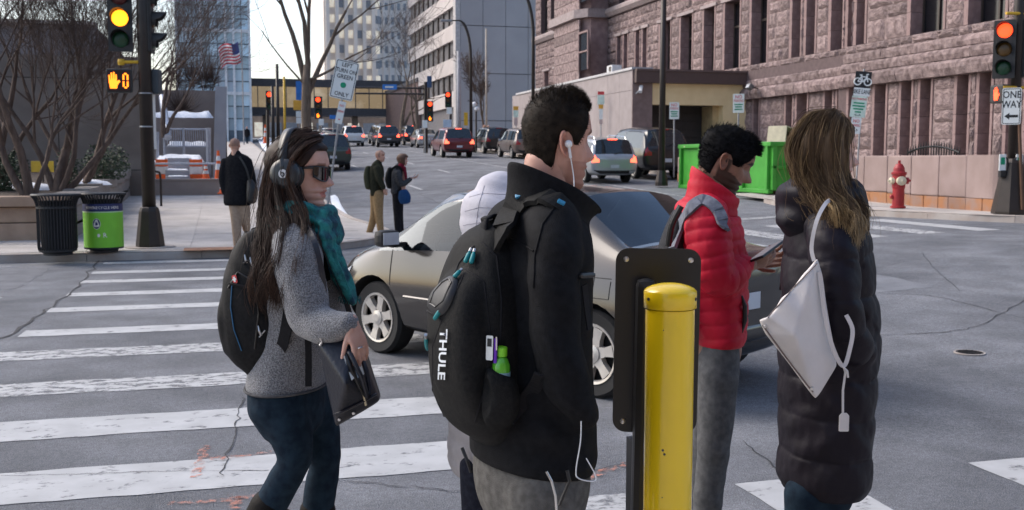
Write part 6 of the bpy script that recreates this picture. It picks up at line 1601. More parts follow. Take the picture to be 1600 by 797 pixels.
def make_person(base, label, heads, tint, parts, mat, group=None):
    """one body mesh object: head(s) + the fused body parts"""
    mb = MB(); mb.add(heads.v, heads.f); n0 = len(mb.v)
    for me in parts: toMB(me, mb)
    me = mb.mesh('person'); ca = me.color_attributes.new('tint', 'FLOAT_COLOR', 'POINT'); col = np.ones((len(mb.v), 4), np.float32); col[:n0, :3] = np.array(tint, np.float32); ca.data.foreach_set('color', col.ravel())
    me.transform(Matrix.Translation(-Vector(base))); o = bpy.data.objects.new('person', me); COL.objects.link(o); o.location = base; me.materials.append(mat)
    smooth_all(o); tag(o, label, 'person', group); return o
def child(name, me, mat, par, label=None, stuff=False):
    """clothing etc: mesh in world space -> child of a placed object"""
    o = ob(name, me, mat, par, world=True, smooth=True, label=label)
    if stuff: o['kind'] = 'stuff'
    return o
def strands(guides, n, r, seed, jit=.008, wave=.006, seg=14, taper=.35, rng_len=(.85, 1.), flat=1., clump=0):
    """hair: strands interpolated between neighbouring guide curves (ordered list of world polylines)"""
    rng = random.Random(seed); G_ = [crspline(g, 6) for g in guides]; mb = MB(); L = len(G_)
    def at(g, t): k = t * (len(g) - 1); i = min(len(g) - 2, int(k)); return g[i].lerp(g[i + 1], k - i)
    K = max(8, n // 45); CL = [(rng.random() * (L - 1) if L > 1 else 0, Vector((rng.gauss(0, jit), rng.gauss(0, jit), rng.gauss(0, jit))), rng.random() * 6.28, rng.uniform(8, 15), wave * rng.uniform(.4, 1.5), Vector((rng.gauss(0, 1), rng.gauss(0, 1), rng.gauss(0, .3))).normalized(), rng.uniform(*rng_len)) for _ in range(K)]
    for _ in range(n):
        u, off, ph, wf, wa, wd, e = rng.choice(CL); j2 = jit * (.32 if rng.random() < .93 else 1.3); u = min(L - 1.001, max(0, u + rng.gauss(0, .09))); i = min(L - 2, int(u)) if L > 1 else 0; f = u - i; e *= rng.uniform(.93, 1.04) if rng.random() < .95 else .8; e = min(1, e); P = []; R = []
        off = off + Vector((rng.gauss(0, j2), rng.gauss(0, j2), rng.gauss(0, j2))); ph += rng.gauss(0, .25)
        for k in range(seg + 1):
            t = e * k / seg; p = at(G_[i], t).lerp(at(G_[i + 1], t), f) if L > 1 else at(G_[0], t)
            P.append(p + off * (.35 + .9 * t) + wd * (wa * math.sin(ph + wf * t) * (.2 + t))); R.append(r * (1 - (1 - taper) * t ** 2))
        mb.tube(P, R, 3, False)
    return mb
def cap_hair(Qm, line, length, seed, n=3500, r=.0007, base=.008, spike=.3, dirf=None, top=None):
    """short hair: shell over the skull above `line(phi)->z` plus strands"""
    rng = random.Random(seed); mb = MB(); nph, nz = 72, 26; vs = []; fs = []; keep = {}
    for i in range(nz):
        for j in range(nph):
            ph = 2 * PI * j / nph; z0 = line(ph); z = z0 + (.1195 - z0) * i / (nz - 1); g = base * min(1, .15 + i / 3.) * (1 + .25 * noise.noise(Vector((math.cos(ph) * 6, math.sin(ph) * 6, z * 60))))
            if top: g *= top(ph, z)
            p = head_pt(z, ph, 0, g); p.z += g * .8 * max(0, (z - .06) / .06); vs.append(p)
    for i in range(nz - 1):
        for j in range(nph): fs.append((i * nph + j, i * nph + (j + 1) % nph, (i + 1) * nph + (j + 1) % nph, (i + 1) * nph + j))
    fs.append(tuple((nz - 1) * nph + j for j in range(nph))); mb.add(vs, fs)
    for _ in range(n):
        ph = rng.uniform(0, 2 * PI); z0 = line(ph); t = rng.random() ** .8; z = z0 + (.118 - z0) * t; L = length(ph, z) * rng.uniform(.6, 1.15)
        p = head_pt(z, ph, 0, base * .5); nrm = Vector((p.x * .8, p.y, max(-.2, (z - .02)) * 1.0 + .0)).normalized(); d = dirf(ph, z, nrm) if dirf else nrm
        d = (d + Vector((rng.gauss(0, spike), rng.gauss(0, spike), rng.gauss(0, spike))) * .6).normalized(); b = p + d * L * .55; c = b + (d + Vector((0, 0, -.25)) + Vector((rng.gauss(0, .2), rng.gauss(0, .2), 0))).normalized() * L * .45
        mb.tube([p, b, c], [r * 1.3, r, r * .4], 3, False)
    mb.v = [tuple(Qm @ Vector(v)) for v in mb.v]; return mb
def strap(P, w, t, up, n=6):
    """flat band along P; `up` = outward normal (vector or list)"""
    P = crspline(P, n); mb = MB(); vs = []; fr = frames(P); m = len(P)
    for i, p in enumerate(P):
        tg = fr[i][0]; u = Vector(up[min(len(up) - 1, i * len(up) // m)]) if isinstance(up, list) else Vector(up); u = (u - tg * tg.dot(u)).normalized(); s = tg.cross(u)
        for a, b in ((-1, -1), (1, -1), (1, 1), (-1, 1)): vs.append(p + s * (w / 2 * a) + u * (t / 2 * b))
    fs = [(i * 4 + j, i * 4 + (j + 1) % 4, (i + 1) * 4 + (j + 1) % 4, (i + 1) * 4 + j) for i in range(m - 1) for j in range(4)] + [(3, 2, 1, 0), tuple((m - 1) * 4 + j for j in range(4))]
    return mb.add(vs, fs)
SH_DK = M('shoe_dark', (.02, .017, .015), .5, bump=.1); SH_GR = M('shoe_grey', (.10, .10, .11), .7, bump=.1)
def shoe(mb, ankle, fwd, s=1.):
    f = Vector((fwd[0], fwd[1], 0)).normalized(); l = Vector((-f.y, f.x, 0)); a = Vector(ankle)
    lofts(mb, [(a + Vector((0, 0, .05)), .042 * s, .05 * s), (a + f * .01 + Vector((0, 0, -.02)), .04 * s, .055 * s), (a + f * .02 + Vector((0, 0, -.05)), .038 * s, .06 * s)], l, 12)
    lofts(mb, [(a - f * .075 * s + Vector((0, 0, -.05)), .032 * s, .03 * s), (a + f * .03 * s + Vector((0, 0, -.048)), .043 * s, .036 * s), (a + f * .12 * s + Vector((0, 0, -.058)), .048 * s, .026 * s), (a + f * .185 * s + Vector((0, 0, -.066)), .03 * s, .016 * s)], l, 12)
# ================================================================== NEAR PEOPLE
def B(d0):
    k = d0 / F
    return (lambda px, py, dd=0.: W(px, py, d0 + dd)), k
def dirv(a, b=0., c=0.): return RH * a + FH * b + Vector((0, 0, c))
LENSD = M('dark_lens', (.008, .006, .008), .06, spec=.7); BLKPL = M('black_plastic', (.010, .010, .011), .35); STEEL = M('zip_steel', (.55, .55, .55), .3, metal=.9)
EYEW = M('eye_white', (.7, .68, .65), .3); EYED = M('eye_dark', (.03, .02, .015), .2)
DENIM = fabric('dark_denim', (.006, .014, .026), (.014, .030, .048), scale=30, bscale=500)
def eyes(par, Qm, s=1.):
    for sg in (-1, 1):
        o = ob('eye', MB().lathe([(.001, -.011), (.008, -.008), (.011, 0), (.008, .008), (.001, .011)], 12, Qm @ Vector((.0725, sg * .031, .002)), ax=Qm.to_3x3() @ Vector((1, 0, 0))), EYEW, par, world=True, smooth=True)
        ob('iris', MB().lathe([(.0055, .0095), (.0045, .0112), (.001, .0116)], 12, Qm @ Vector((.0725, sg * .031, .002)), ax=Qm.to_3x3() @ Vector((1, 0, 0))), EYED, o, world=True)
def legs_mesh(rows_list, wide, vox=.010, sm=4):
    mb = MB()
    for rows in rows_list: lofts(mb, rows, wide, 18)
    return fuse(mb, vox, sm)
# ------------------------------------------------------------------ woman with headphones
w, k = B(3.3); f1 = dirv(.985, -.17).normalized(); l1 = Vector((-f1.y, f1.x, 0))
hc = w(467, 270); Q1 = head_frame(hc, f1 + Vector((0, 0, -.03)), dirv(.06, 0, 1), .95)
hm, tn = head_mb(lips=(.80, .48, .48), brow=(.45, .38, .34)); hm.v = [tuple(Q1 @ Vector(v)) for v in hm.v]
SK1 = skin('fair_skin', (.52, .30, .235), (.58, .355, .285))
nk = MB(); lofts(nk, [(w(462, 300), .055, .058), (w(462, 335), .054, .056), (w(462, 370), .07, .065)], l1, 18)
sp = [(w(462, 350), .06, .05), (w(466, 390), .15, .08), (w(468, 450), .13, .09), (w(455, 540), .12, .09), (w(448, 610), .14, .09)]
lofts(nk, sp, l1, 18); body = fuse(nk, .012, 4)
hn = MB(); hand(hn, w(551, 506, -.33), dirv(.30, -.06, -1), dirv(-.75, .65, -.2), (.30, .28, .26, .28), .80, side=-1, thumb=(.25, .2)); hnm = fuse(hn, .0032, 3)
arm1 = MB(); lofts(arm1, [(w(462, 385, -.16), .045, .045), (w(482, 495, -.22), .04, .04), (w(551, 506, -.33), .026, .022)], l1, 14); armm = fuse(arm1, .010, 3)
p1 = make_person(Vector((hc.x, hc.y, .145)), 'woman in grey fleece with teal scarf, headphones and sunglasses', hm, tn, [body, hnm, armm], SK1)
ob('ring', MB().lathe([(.0098, -.0015), (.0102, 0), (.0098, .0015)], 16, w(562, 543, -.345), ax=dirv(.3, 0, -1)), CHROME, p1, world=True)
FLEECE = fabric('grey_fleece', (.085, .087, .094), (.27, .275, .29), scale=240, bscale=260, bump=.7, sheen=.5, detail=3, lo=.38, hi=.62)
jk = MB()
lofts(jk, [(w(464, 352), .075, 30 * k), (w(462, 372), .150, 46 * k), (w(468, 402), .185, 60 * k), (w(475, 450), .172, 70 * k), (w(468, 500), .16, 66 * k), (w(454, 555), .158, 59 * k), (w(448, 604), .172, 59 * k)], l1, 26)
lofts(jk, [(w(461, 372, -.10), 34 * k, 34 * k), (w(463, 392, -.165), 40 * k, 38 * k), (w(468, 425, -.20), 38 * k, 37 * k), (w(478, 468, -.225), 34 * k, 34 * k), (w(486, 500, -.235), 31 * k, 30 * k), (w(516, 511, -.29), 27 * k, 25 * k), (w(545, 505, -.33), 19 * k, 17 * k)], dirv(0, 1), 18)
lofts(jk, [(w(480, 384, .155), 36 * k, 36 * k), (w(500, 470, .20), 32 * k, 32 * k), (w(540, 515, .10), 22 * k, 20 * k)], dirv(0, 1), 18)
jm = fuse(jk, .0075, 10); wrinkle(jm, .004, 26, (1, 1, .6), 3); folds(jm, [(w(489, 500, -.2), dirv(1, 0, .4)), (w(470, 560), dirv(.2, 0, 1)), (w(462, 400, -.2), dirv(.4, 0, .8))], .005, 80, .09)
V = getv(jm); zc0 = w(448, 601).z; msk = (V[:, 2] < zc0) ; V[msk, 2] = zc0 + (V[msk, 2] - zc0) * .12; setv(jm, V)
child('fleece_jacket', jm, FLEECE, p1)
hemP = [w(448, 601) + l1 * (.174 * math.cos(a)) + f1 * (60 * k * math.sin(a)) for a in np.linspace(0, 2 * PI, 40)]
child('jacket_hem', MB().tube(hemP, .0045, 6, False), fabric('grey_hem', (.07, .07, .075), (.11, .11, .115)), p1)
pk = MB()
lofts(pk, [(w(448, 592), .158, 54 * k), (w(450, 625), .168, 58 * k), (w(456, 650), .15, 52 * k)], l1, 22)
lofts(pk, [(w(440, 622, -.08), 44 * k, 44 * k), (w(452, 670, -.09), 37 * k, 36 * k), (w(460, 716, -.09), 28 * k, 27 * k), (w(436, 765, -.07), 27 * k, 26 * k), (w(388, 850, -.05), 26 * k, 25 * k), (w(352, 925, -.04), 19 * k, 19 * k)], dirv(0, 1), 18)
lofts(pk, [(w(476, 622, .08), 47 * k, 45 * k), (w(496, 670, .08), 39 * k, 37 * k), (w(507, 720, .07), 30 * k, 25 * k), (w(500, 770, .07), 29 * k, 26 * k), (w(488, 860, .06), 26 * k, 24 * k), (w(480, 950, .06), 19 * k, 19 * k)], dirv(0, 1), 18)
pm = fuse(pk, .008, 4); folds(pm, [(w(450, 715, -.1), dirv(.3, 0, 1)), (w(505, 718, .05), dirv(.2, 0, 1)), (w(470, 640), dirv(.6, 0, 1)), (w(420, 640, -.1), dirv(-.5, 0, 1))], .0028, 75, .075); wrinkle(pm, .0035, 22, (1, 1, .6), 9)
child('jeans', pm, DENIM, p1)
for (a, b, c) in (((421, 790, -.065), (388, 852, -.05), (350, 930, -.04)), ((497, 796, .07), (488, 860, .06), (480, 955, .06))):
    bo = MB(); lofts(bo, [(w(*a), 31 * k, 30 * k), (w(*b), 29 * k, 28 * k), (w(*c), 24 * k, 24 * k)], dirv(0, 1), 18); an = w(*c); shoe(bo, Vector((an.x, an.y, .235)), f1, 1.05)
    bm_ = fuse(bo, .009, 3); child('boot', bm_, M('boot_leather', (.006, .005, .0045), .7, spec=.15, bump=.25, bscale=70), p1)
    ob('boot_buckle', MB().tube([w(a[0] - 33, a[1] + 8, a[2]), w(a[0], a[1] + 13, a[2] - .066), w(a[0] + 30, a[1] + 8, a[2])], .006, 6), SBK, p1, world=True)
# hair
HB = M('brown_hair', (.024, .012, .008), .55, spec=.2, var=.35, scale=50, stretch=(1, 1, .15)); HB2 = M('brown_hair_light', (.055, .027, .016), .4, spec=.3, var=.45, scale=70, stretch=(1, 1, .15))
def line1(ph):
    c = math.cos(ph); a = abs(((ph + PI) % (2 * PI)) - PI); return .074 if a < .55 else (.074 - .075 * sstep(.55, 1.5, a) if a < 1.5 else -.001 - .09 * sstep(1.5, 2.6, a))
ch = cap_hair(Q1, line1, lambda p, z: .004, 3, 300, .0006, .010, .1); child('hair', ch, HB, p1)
gd = [[(497, 216, -.015), (476, 221, -.062), (457, 240, -.078), (447, 272, -.082), (452, 310, -.09), (468, 345, -.14), (462, 395, -.205), (450, 435, -.22), (446, 468, -.22)],
      [(490, 213, -.01), (464, 220, -.05), (446, 246, -.075), (438, 285, -.08), (443, 325, -.10), (452, 362, -.16), (446, 410, -.205), (437, 445, -.21), (438, 476, -.21)],
      [(482, 211, .0), (452, 222, -.03), (436, 255, -.055), (430, 300, -.07), (433, 340, -.10), (436, 375, -.15), (427, 415, -.18), (421, 445, -.19), (426, 468, -.18)],
      [(474, 211, .01), (444, 226, .0), (430, 265, -.02), (426, 312, -.04), (423, 350, -.07), (422, 375, -.11), (424, 398, -.15), (425, 412, -.16), (428, 424, -.16)],
      [(470, 213, .04), (441, 232, .04), (428, 275, .03), (423, 318, .03), (421, 345, .0), (421, 362, -.03), (422, 375, -.06), (423, 384, -.07), (425, 392, -.07)]]
gw = [[w(*q) for q in g] for g in gd]
vol = MB()
for g in gw: lofts(vol, [(g[1], .014, .014), (g[2], .020, .018), (g[3], .022, .020), (g[4], .024, .021), (g[5], .023, .020), (g[6], .016, .013), (g[7], .008, .007)], dirv(0, 1), 10)
vm = fuse(vol, .007, 4); wrinkle(vm, .006, 60, (1, 1, .12), 4); child('hair_mass', vm, HB, p1)
child('hair_strands', strands(gw, 4200, .0008, 5, .017, .019), HB, p1, stuff=True); child('hair_strands', strands(gw, 1500, .0008, 6, .019, .022), HB2, p1, stuff=True)
child('hair_strands', strands([[w(501, 219, -.01), w(488, 226, -.058), w(475, 240, -.078), w(466, 256, -.082), w(458, 272, -.082)], [w(494, 214, -.01), w(472, 221, -.066), w(456, 242, -.082), w(449, 268, -.085), w(447, 295, -.085)]], 700, .0010, 8, .0035, .002), HB, p1, stuff=True)
# headphones
hp_ = thing('headphones', w(466, 270, -.09), 'black over ear headphones on the woman in grey fleece', 'headphones')
cupc = Q1 @ Vector((-.006, -.100, -.004)); cax = -l1 + Vector((0, 0, .05))
o = ob('ear_cup', MB().lathe([(.038, -.020), (.047, -.014), (.049, .0), (.045, .016), (.030, .022), (.001, .023)], 32, cupc, ax=cax), M('headphone_slate', (.020, .024, .028), .35), hp_, world=True, smooth=True)
ob('ear_cushion', MB().lathe([(.034, -.034), (.050, -.030), (.052, -.022), (.046, -.012)], 32, cupc, ax=cax), BLKPL, hp_, world=True, smooth=True)
Qc = frame4(cupc + cax.normalized() * .0235, f1, (0, 0, 1))
em = ob('emblem', MB().lathe([(.0135, 0), (.0135, .0012)], 24, cupc + cax.normalized() * .0228, ax=cax), M('emblem_silver', (.55, .56, .58), .4), o, world=True)
mb = MB(); mb.tube([tuple(Qc @ Vector((.0055 * math.cos(a), .0055 * math.sin(a) - .002, .0012))) for a in np.linspace(0, 2 * PI, 17)], .0016, 5, False); mb.tube([Qc @ Vector((-.0055, -.002, .0012)), Qc @ Vector((-.0055, .0095, .0012))], .0016, 5); ob('emblem_mark', mb, BLKPL, o, world=True)
c2 = Q1 @ Vector((-.008, .088, -.002)); ob('ear_cup', MB().lathe([(.050, -.03), (.047, .0), (.03, .022), (.001, .023)], 24, c2, ax=l1), BLKPL, hp_, world=True, smooth=True)
arc = [Q1 @ Vector((-.012 - .012 * math.cos(a), .108 * math.sin(a) * -1, .142 * math.cos(a) + (.0))) for a in np.linspace(-1.35, 1.35, 17)]
ob('headband', strap(arc, .030, .010, [(p - hc).normalized() for p in arc], 2), BLKPL, hp_, world=True, smooth=True)
ob('yoke', MB().tube([Q1 @ Vector((-.014, -.106, .04)), Q1 @ Vector((-.010, -.116, .018)), Q1 @ Vector((-.008, -.118, -.008))], [.012, .010, .006], 8), M('headphone_slate', (.020, .024, .028), .35), hp_, world=True)
# sunglasses
sg_ = thing('sunglasses', Q1 @ Vector((.09, 0, 0)), 'dark sunglasses worn by the woman in grey fleece', 'sunglasses')
for s in (-1, 1):
    vs = []; 
    for i in range(9):
        a = i / 8
        for j in range(6):
            b = j / 5; y = s * (.008 + .056 * a); x = .104 - .030 * a ** 2.4; z = .020 - .044 * b * (1 - .25 * (a - .4) ** 2) - .006 * a * b; z += .004 * a; 
            if j == 5: z += .012 * (abs(a - .45) * 2) ** 2.2
            vs.append(Q1 @ Vector((x, y, z)))
    ob('lens', MB().add(vs, [(i * 6 + j, i * 6 + j + 1, i * 6 + j + 7, i * 6 + j + 6) for i in range(8) for j in range(5)]), LENSD, sg_, world=True, smooth=True)
    rim = [vs[i * 6] for i in range(9)] + [vs[48 + j] for j in range(1, 6)] + [vs[i * 6 + 5] for i in range(7, -1, -1)] + [vs[j] for j in range(4, -1, -1)]
    ob('rim', MB().tube(rim, .0022, 6, False), BLKPL, sg_, world=True)
    ob('temple', MB().tube([Q1 @ Vector((.076, s * .066, .020)), Q1 @ Vector((.05, s * .076, .018)), Q1 @ Vector((.0, s * .080, .012)), Q1 @ Vector((-.02, s * .079, -.005))], [.005, .0042, .003, .003], 6), BLKPL, sg_, world=True)
ob('bridge', MB().tube([Q1 @ Vector((.104, -.009, .012)), Q1 @ Vector((.110, 0, .014)), Q1 @ Vector((.104, .009, .012))], .0026, 6), BLKPL, sg_, world=True)
# scarf
SCF = M('teal_scarf', (.008, .055, .085), .9, scale=26, bump=.6, bscale=120, col2=(.02, .21, .20), detail=8, lo=.40, hi=.60)
sc = MB()
for (cy, rx, rr, tz) in ((348, 46, 19, .10), (330, 42, 17, .16), (362, 52, 17, .05)):
    P = []
    for a in np.linspace(0, 2 * PI, 15): P.append(w(473 + rx * math.cos(a), cy - tz * 60 * math.cos(a) * -1, 0) + FH * (rx * k * 1.35 * math.sin(a)))
    loft(sc, P, [rr * k * (1 + .2 * math.sin(i * 1.9)) for i in range(15)], [rr * k * .8] * 15, (0, 0, 1), 12, False)
lofts(sc, [(w(500, 340, -.10), .034, .026), (w(508, 372, -.13), .044, .026), (w(524, 412, -.12), .048, .022), (w(540, 445, -.10), .050, .018), (w(549, 468, -.09), .050, .012)], dirv(.3, -1), 16)
lofts(sc, [(w(505, 345, .02), .034, .026), (w(526, 400, -.0), .045, .022), (w(545, 455, -.0), .045, .014)], dirv(0, 1), 16)
sm_ = fuse(sc, .006, 3); folds(sm_, [(w(485, 345, -.1), dirv(.35, 0, 1)), (w(520, 400, -.12), dirv(1, -.4, .25)), (w(540, 445, -.1), dirv(1, -.4, .25))], .008, 190, .10); wrinkle(sm_, .004, 70, (1, 1, 1), 12); child('scarf', sm_, SCF, p1)
fr = MB(); rng = random.Random(4)
for i in range(46): a = w(530 + i * .75, 466 + rng.uniform(-2, 3) - abs(i - 23) * .1, -.13 + i * .0012); fr.tube([a, a + dirv(rng.uniform(-.006, .008), 0, -.016)], .0009, 3, False)
child('scarf_fringe', fr, SCF, p1, stuff=True)
# backpack of the woman
BPK = fabric('black_pack_nylon', (.0045, .005, .006), (.010, .0105, .012), rough=.6, scale=90, bscale=420); WEB = fabric('black_webbing', (.010, .010, .012), rough=.7)
b1 = thing('backpack', w(410, 575, -.02), 'black backpack with blue piping on the woman in grey fleece', 'backpack')
bk = MB(); lofts(bk, [(w(412, 366), .075, 14 * k), (w(406, 385), .115, 32 * k), (w(408, 430), .145, 49 * k), (w(412, 490), .15, 58 * k), (w(416, 535), .145, 54 * k), (w(424, 562), .12, 36 * k)], l1, 26, k=2.6)
lofts(bk, [(w(380, 440), .09, 20 * k), (w(374, 490), .115, 22 * k), (w(380, 540), .10, 20 * k)], l1, 20, k=2.6)
bm1 = fuse(bk, .007, 4); wrinkle(bm1, .0045, 24, (1, 1, 1), 6); folds(bm1, [(w(425, 480, -.15), dirv(.7, 0, .7)), (w(405, 400, -.13), dirv(.5, 0, .9))], .004, 90, .10)
ob('pack_body', bm1, BPK, b1, world=True, smooth=True)
bvb = BVHTree.FromPolygons([tuple(v.co + b1.location) for v in bm1.vertices], [tuple(p.vertices) for p in bm1.polygons])
def onto(bv, px, py, wf, dd=-.6, e=.002):
    o_ = Vector((0, 0, CAMZ)); t_ = wf(px, py); h = bv.ray_cast(o_, (t_ - o_).normalized())
    return (h[0] + h[1] * e) if h[0] is not None else t_
def online(bv, pts, wf, r, mat, nm, par, e=.002, n=8):
    P = []
    for (a, b) in zip(pts, pts[1:]):
        for i in range(n): P.append(onto(bv, a[0] + (b[0] - a[0]) * i / n, a[1] + (b[1] - a[1]) * i / n, wf, e=e))
    P.append(onto(bv, pts[-1][0], pts[-1][1], wf, e=e)); return ob(nm, MB().tube(P, r, 6), mat, par, world=True)
BLUEP = M('blue_piping', (.01, .10, .22), .5)
online(bvb, [(363, 446), (361, 480), (366, 515), (378, 548)], w, .0018, BLUEP, 'piping', b1); online(bvb, [(380, 412), (400, 402), (425, 410), (436, 450), (438, 520), (425, 560)], w, .003, BLKPL, 'zip', b1); online(bvb, [(357, 450), (372, 425), (398, 440), (404, 490), (398, 545)], w, .0025, BLKPL, 'zip', b1)
online(bvb, [(360, 443), (395, 452)], w, .005, WEB, 'pocket_edge', b1)
for (x, y) in ((383, 399), (391, 403), (404, 508), (400, 371)):
    a = onto(bvb, x, y, w, e=.006); ob('zip_pull', MB().tube([a, a + dirv(.004, -.004, -.016), a + dirv(.010, -.005, -.030)], [.002, .004, .003], 6), STEEL, b1, world=True)
ob('handle', MB().tube([w(392, 372, -.03), w(396, 360, -.02), w(410, 355, -.02), w(420, 362, -.02)], .009, 8), WEB, b1, world=True)
a = onto(bvb, 368, 437, w, e=.004); Ql = frame4(a, dirv(.9, -.3, .3), dirv(.25, 0, 1)); ob('badge', xf(MB().prism(rrect(.016, .026, .005), .002), Ql), SRED, b1, world=True); ob('badge_mark', xf(MB().box((0, .0, .003), (.006, .016, .001)).box((0, 0, .003), (.013, .005, .0012)), Ql), SWH, b1, world=True)
online(bvb, [(405, 527), (414, 516)], w, .0022, M('print_silver', (.5, .5, .5), .4), 'print_mark', b1)
ob('shoulder_strap', strap([w(420, 372, -.09), w(436, 352, -.11), w(458, 344, -.125), w(482, 356, -.14), w(500, 392, -.15), w(508, 440, -.14)], .045, .010, [dirv(-.3, -.2, 1), dirv(0, -.4, 1), dirv(.3, -.5, .8), dirv(.8, -.5, .3), dirv(.9, -.4, 0)]), BPK, b1, world=True, smooth=True); ob('lower_strap', strap([w(440, 440, -.16), w(452, 470, -.17), w(446, 520, -.17), w(438, 548, -.15)], .035, .006, dirv(-.2, -1)), WEB, b1, world=True, smooth=True)
ob('hanging_strap', strap([w(480, 500, -.19), w(482, 550, -.18), w(482, 604, -.18)], .020, .003, dirv(.1, -1)), WEB, b1, world=True)
# navy handbag
NAV_ = M('navy_leather', (.008, .010, .018), .36, bump=.25, bscale=120, var=.15)
h1 = thing('handbag', w(545, 660, -.10), 'navy leather handbag under the hand of the woman in grey fleece', 'handbag')
hbv = [w(493, 530, -.31), w(556, 520, -.30), w(595, 626, -.30), w(524, 668, -.34), w(508, 524, -.14), w(564, 518, -.12), w(597, 620, -.12), w(532, 656, -.16)]
hbv.append(w(540, 600, -.40)); me_ = fuse(MB().add(hbv, [(0, 1, 8), (1, 2, 8), (2, 3, 8), (3, 0, 8), (7, 6, 5, 4), (0, 4, 5, 1), (1, 5, 6, 2), (2, 6, 7, 3), (3, 7, 4, 0)]), .005, 26); wrinkle(me_, .004, 20, (1, 1, 1), 3); ob('bag_body', me_, NAV_, h1, world=True, smooth=True)
bvh1 = BVHTree.FromPolygons([tuple(v.co + h1.location) for v in me_.vertices], [tuple(p.vertices) for p in me_.polygons])
def bagl(pts, r, mat, nm, e=.003): return online(bvh1, pts, w, r, mat, nm, h1, e)
bagl([(540, 552), (548, 580), (560, 606), (572, 622)], .005, BLKPL, 'zip'); bagl([(556, 596), (568, 618), (571, 632)], .004, M('zip_brass', (.45, .40, .28), .35, metal=.9), 'zip_teeth'); bagl([(523, 648), (556, 632), (587, 616)], .004, NAV_, 'bottom_seam')
def bquad(px4, mat, nm, e):
    ob(nm, MB().add([onto(bvh1, x, y, w, e=e) for x, y in px4], [(0, 1, 2, 3)]), mat, h1, world=True)
bquad([(536, 556), (541, 552), (551, 592), (547, 595)], SWH, 'paper', .006); bquad([(551, 553), (557, 551), (567, 585), (561, 590)], SWH, 'paper', .006); bquad([(547, 554), (550, 553), (558, 590), (556, 592)], M('card_blue', (.30, .42, .55), .5), 'card', .007)
ob('handle', MB().tube([onto(bvh1, x, y, w, e=e) for x, y, e in ((540, 545, .004), (546, 558, .016), (557, 592, .020), (570, 617, .014), (574, 610, .010), (568, 580, .012), (560, 550, .004))], .007, 8), NAV_, h1, world=True, smooth=True)
ob('bag_strap', strap([w(500, 528, -.31), w(497, 500, -.29), w(506, 460, -.24), w(502, 420, -.24), w(492, 380, -.225), w(480, 356, -.18)], .016, .004, dirv(.2, -1)), NAV_, h1, world=True); ob('bag_strap', strap([w(558, 524, -.15), w(548, 495, -.10), w(535, 455, -.125), w(515, 405, -.16), w(497, 365, -.16)], .016, .004, dirv(.3, -1)), NAV_, h1, world=True)
ob('clip', MB().tube([w(495, 518, -.32), w(499, 526, -.325), w(503, 534, -.325), w(500, 540, -.325)], .0035, 6), STEEL, h1, world=True)
for (x, y) in ((530, 655), (552, 645)): ob('stud', MB().lathe([(.005, 0), (.004, .005)], 10, onto(bvh1, x, y, w, e=.002), ax=dirv(0, -1)), STEEL, h1, world=True)

# ------------------------------------------------------------------ man in black
w, k = B(2.5); f2 = dirv(.86, .50).normalized(); l2 = Vector((-f2.y, f2.x, 0))
hc = w(872, 222, .02); fh2 = dirv(.96, .28).normalized(); Q2 = head_frame(hc, fh2 + Vector((0, 0, -.06)), Vector((0, 0, 1)) + fh2 * .05, .98) @ Matrix.Diagonal((.79, .93, 1., 1))
hm, tn = head_mb(lips=(.80, .55, .52), brow=(.30, .24, .2), stub=(.74, .68, .66)); hm.v = [tuple(Q2 @ Vector(v)) for v in hm.v]
SK2 = skin('ruddy_skin', (.46, .245, .18), (.52, .29, .225))
nk = MB(); lofts(nk, [(Q2 @ Vector((-.02, 0, -.05)), .060, .066), (Q2 @ Vector((-.03, 0, -.11)), .058, .064), (w(850, 345), .075, .075)], l2, 18); lofts(nk, [(w(848, 330), .08, .07), (w(838, 390), .14, .08), (w(830, 480), .13, .09), (w(830, 600), .13, .10), (w(830, 720), .15, .11)], l2, 18); body = fuse(nk, .012, 4)
hn = MB(); hand(hn, w(890, 655, -.12), dirv(-.25, .7, -.7), dirv(.3, .8, .2), (.6, .6, .6, .6), 1.0, side=1); hnm = fuse(hn, .0036, 3)
am = MB(); lofts(am, [(w(862, 372, -.15), .036, .036), (w(868, 480, -.19), .034, .034), (w(877, 575, -.2), .032, .032), (w(900, 648, -.15), .03, .028)], l2, 14); armm = fuse(am, .012, 3)
p2 = make_person(Vector((hc.x, hc.y, .145)), 'man in black jacket with earphones and large black backpack', hm, tn, [body, hnm, armm], SK2)
JB = fabric('black_softshell', (.0035, .0038, .0050), (.0075, .008, .010), rough=.8, scale=60, bscale=420)
jk = MB()
lofts(jk, [(w(852, 322), .10, .080), (w(846, 344), .165, .100), (w(836, 385), .190, .112), (w(830, 450), .188, .122), (w(829, 540), .185, .130), (w(831, 640), .190, .140), (w(833, 706), .195, .143)], l2, 28)
lofts(jk, [(w(858, 345, -.08), .060, .062), (w(864, 362, -.135), .064, .064), (w(866, 395, -.170), .064, .062), (w(866, 430, -.185), .062, .060), (w(867, 500, -.195), .060, .058), (w(877, 575, -.20), .060, .057), (w(896, 618, -.19), .055, .05), (w(910, 648, -.17), .042, .04)], dirv(0, 1), 20)
lofts(jk, [(w(812, 362, .19), .070, .070), (w(830, 480, .23), .066, .064), (w(870, 590, .22), .06, .058), (w(905, 640, .18), .045, .042)], dirv(0, 1), 20)
jm = fuse(jk, .0085, 12); wrinkle(jm, .005, 18, (1, 1, .5), 5); folds(jm, [(w(882, 575, -.25), dirv(.6, 0, .8)), (w(870, 400, -.25), dirv(.5, 0, .8)), (w(900, 640, -.2), dirv(.8, 0, .6)), (w(860, 690, -.15), dirv(.1, 0, 1))], .0055, 62, .11)
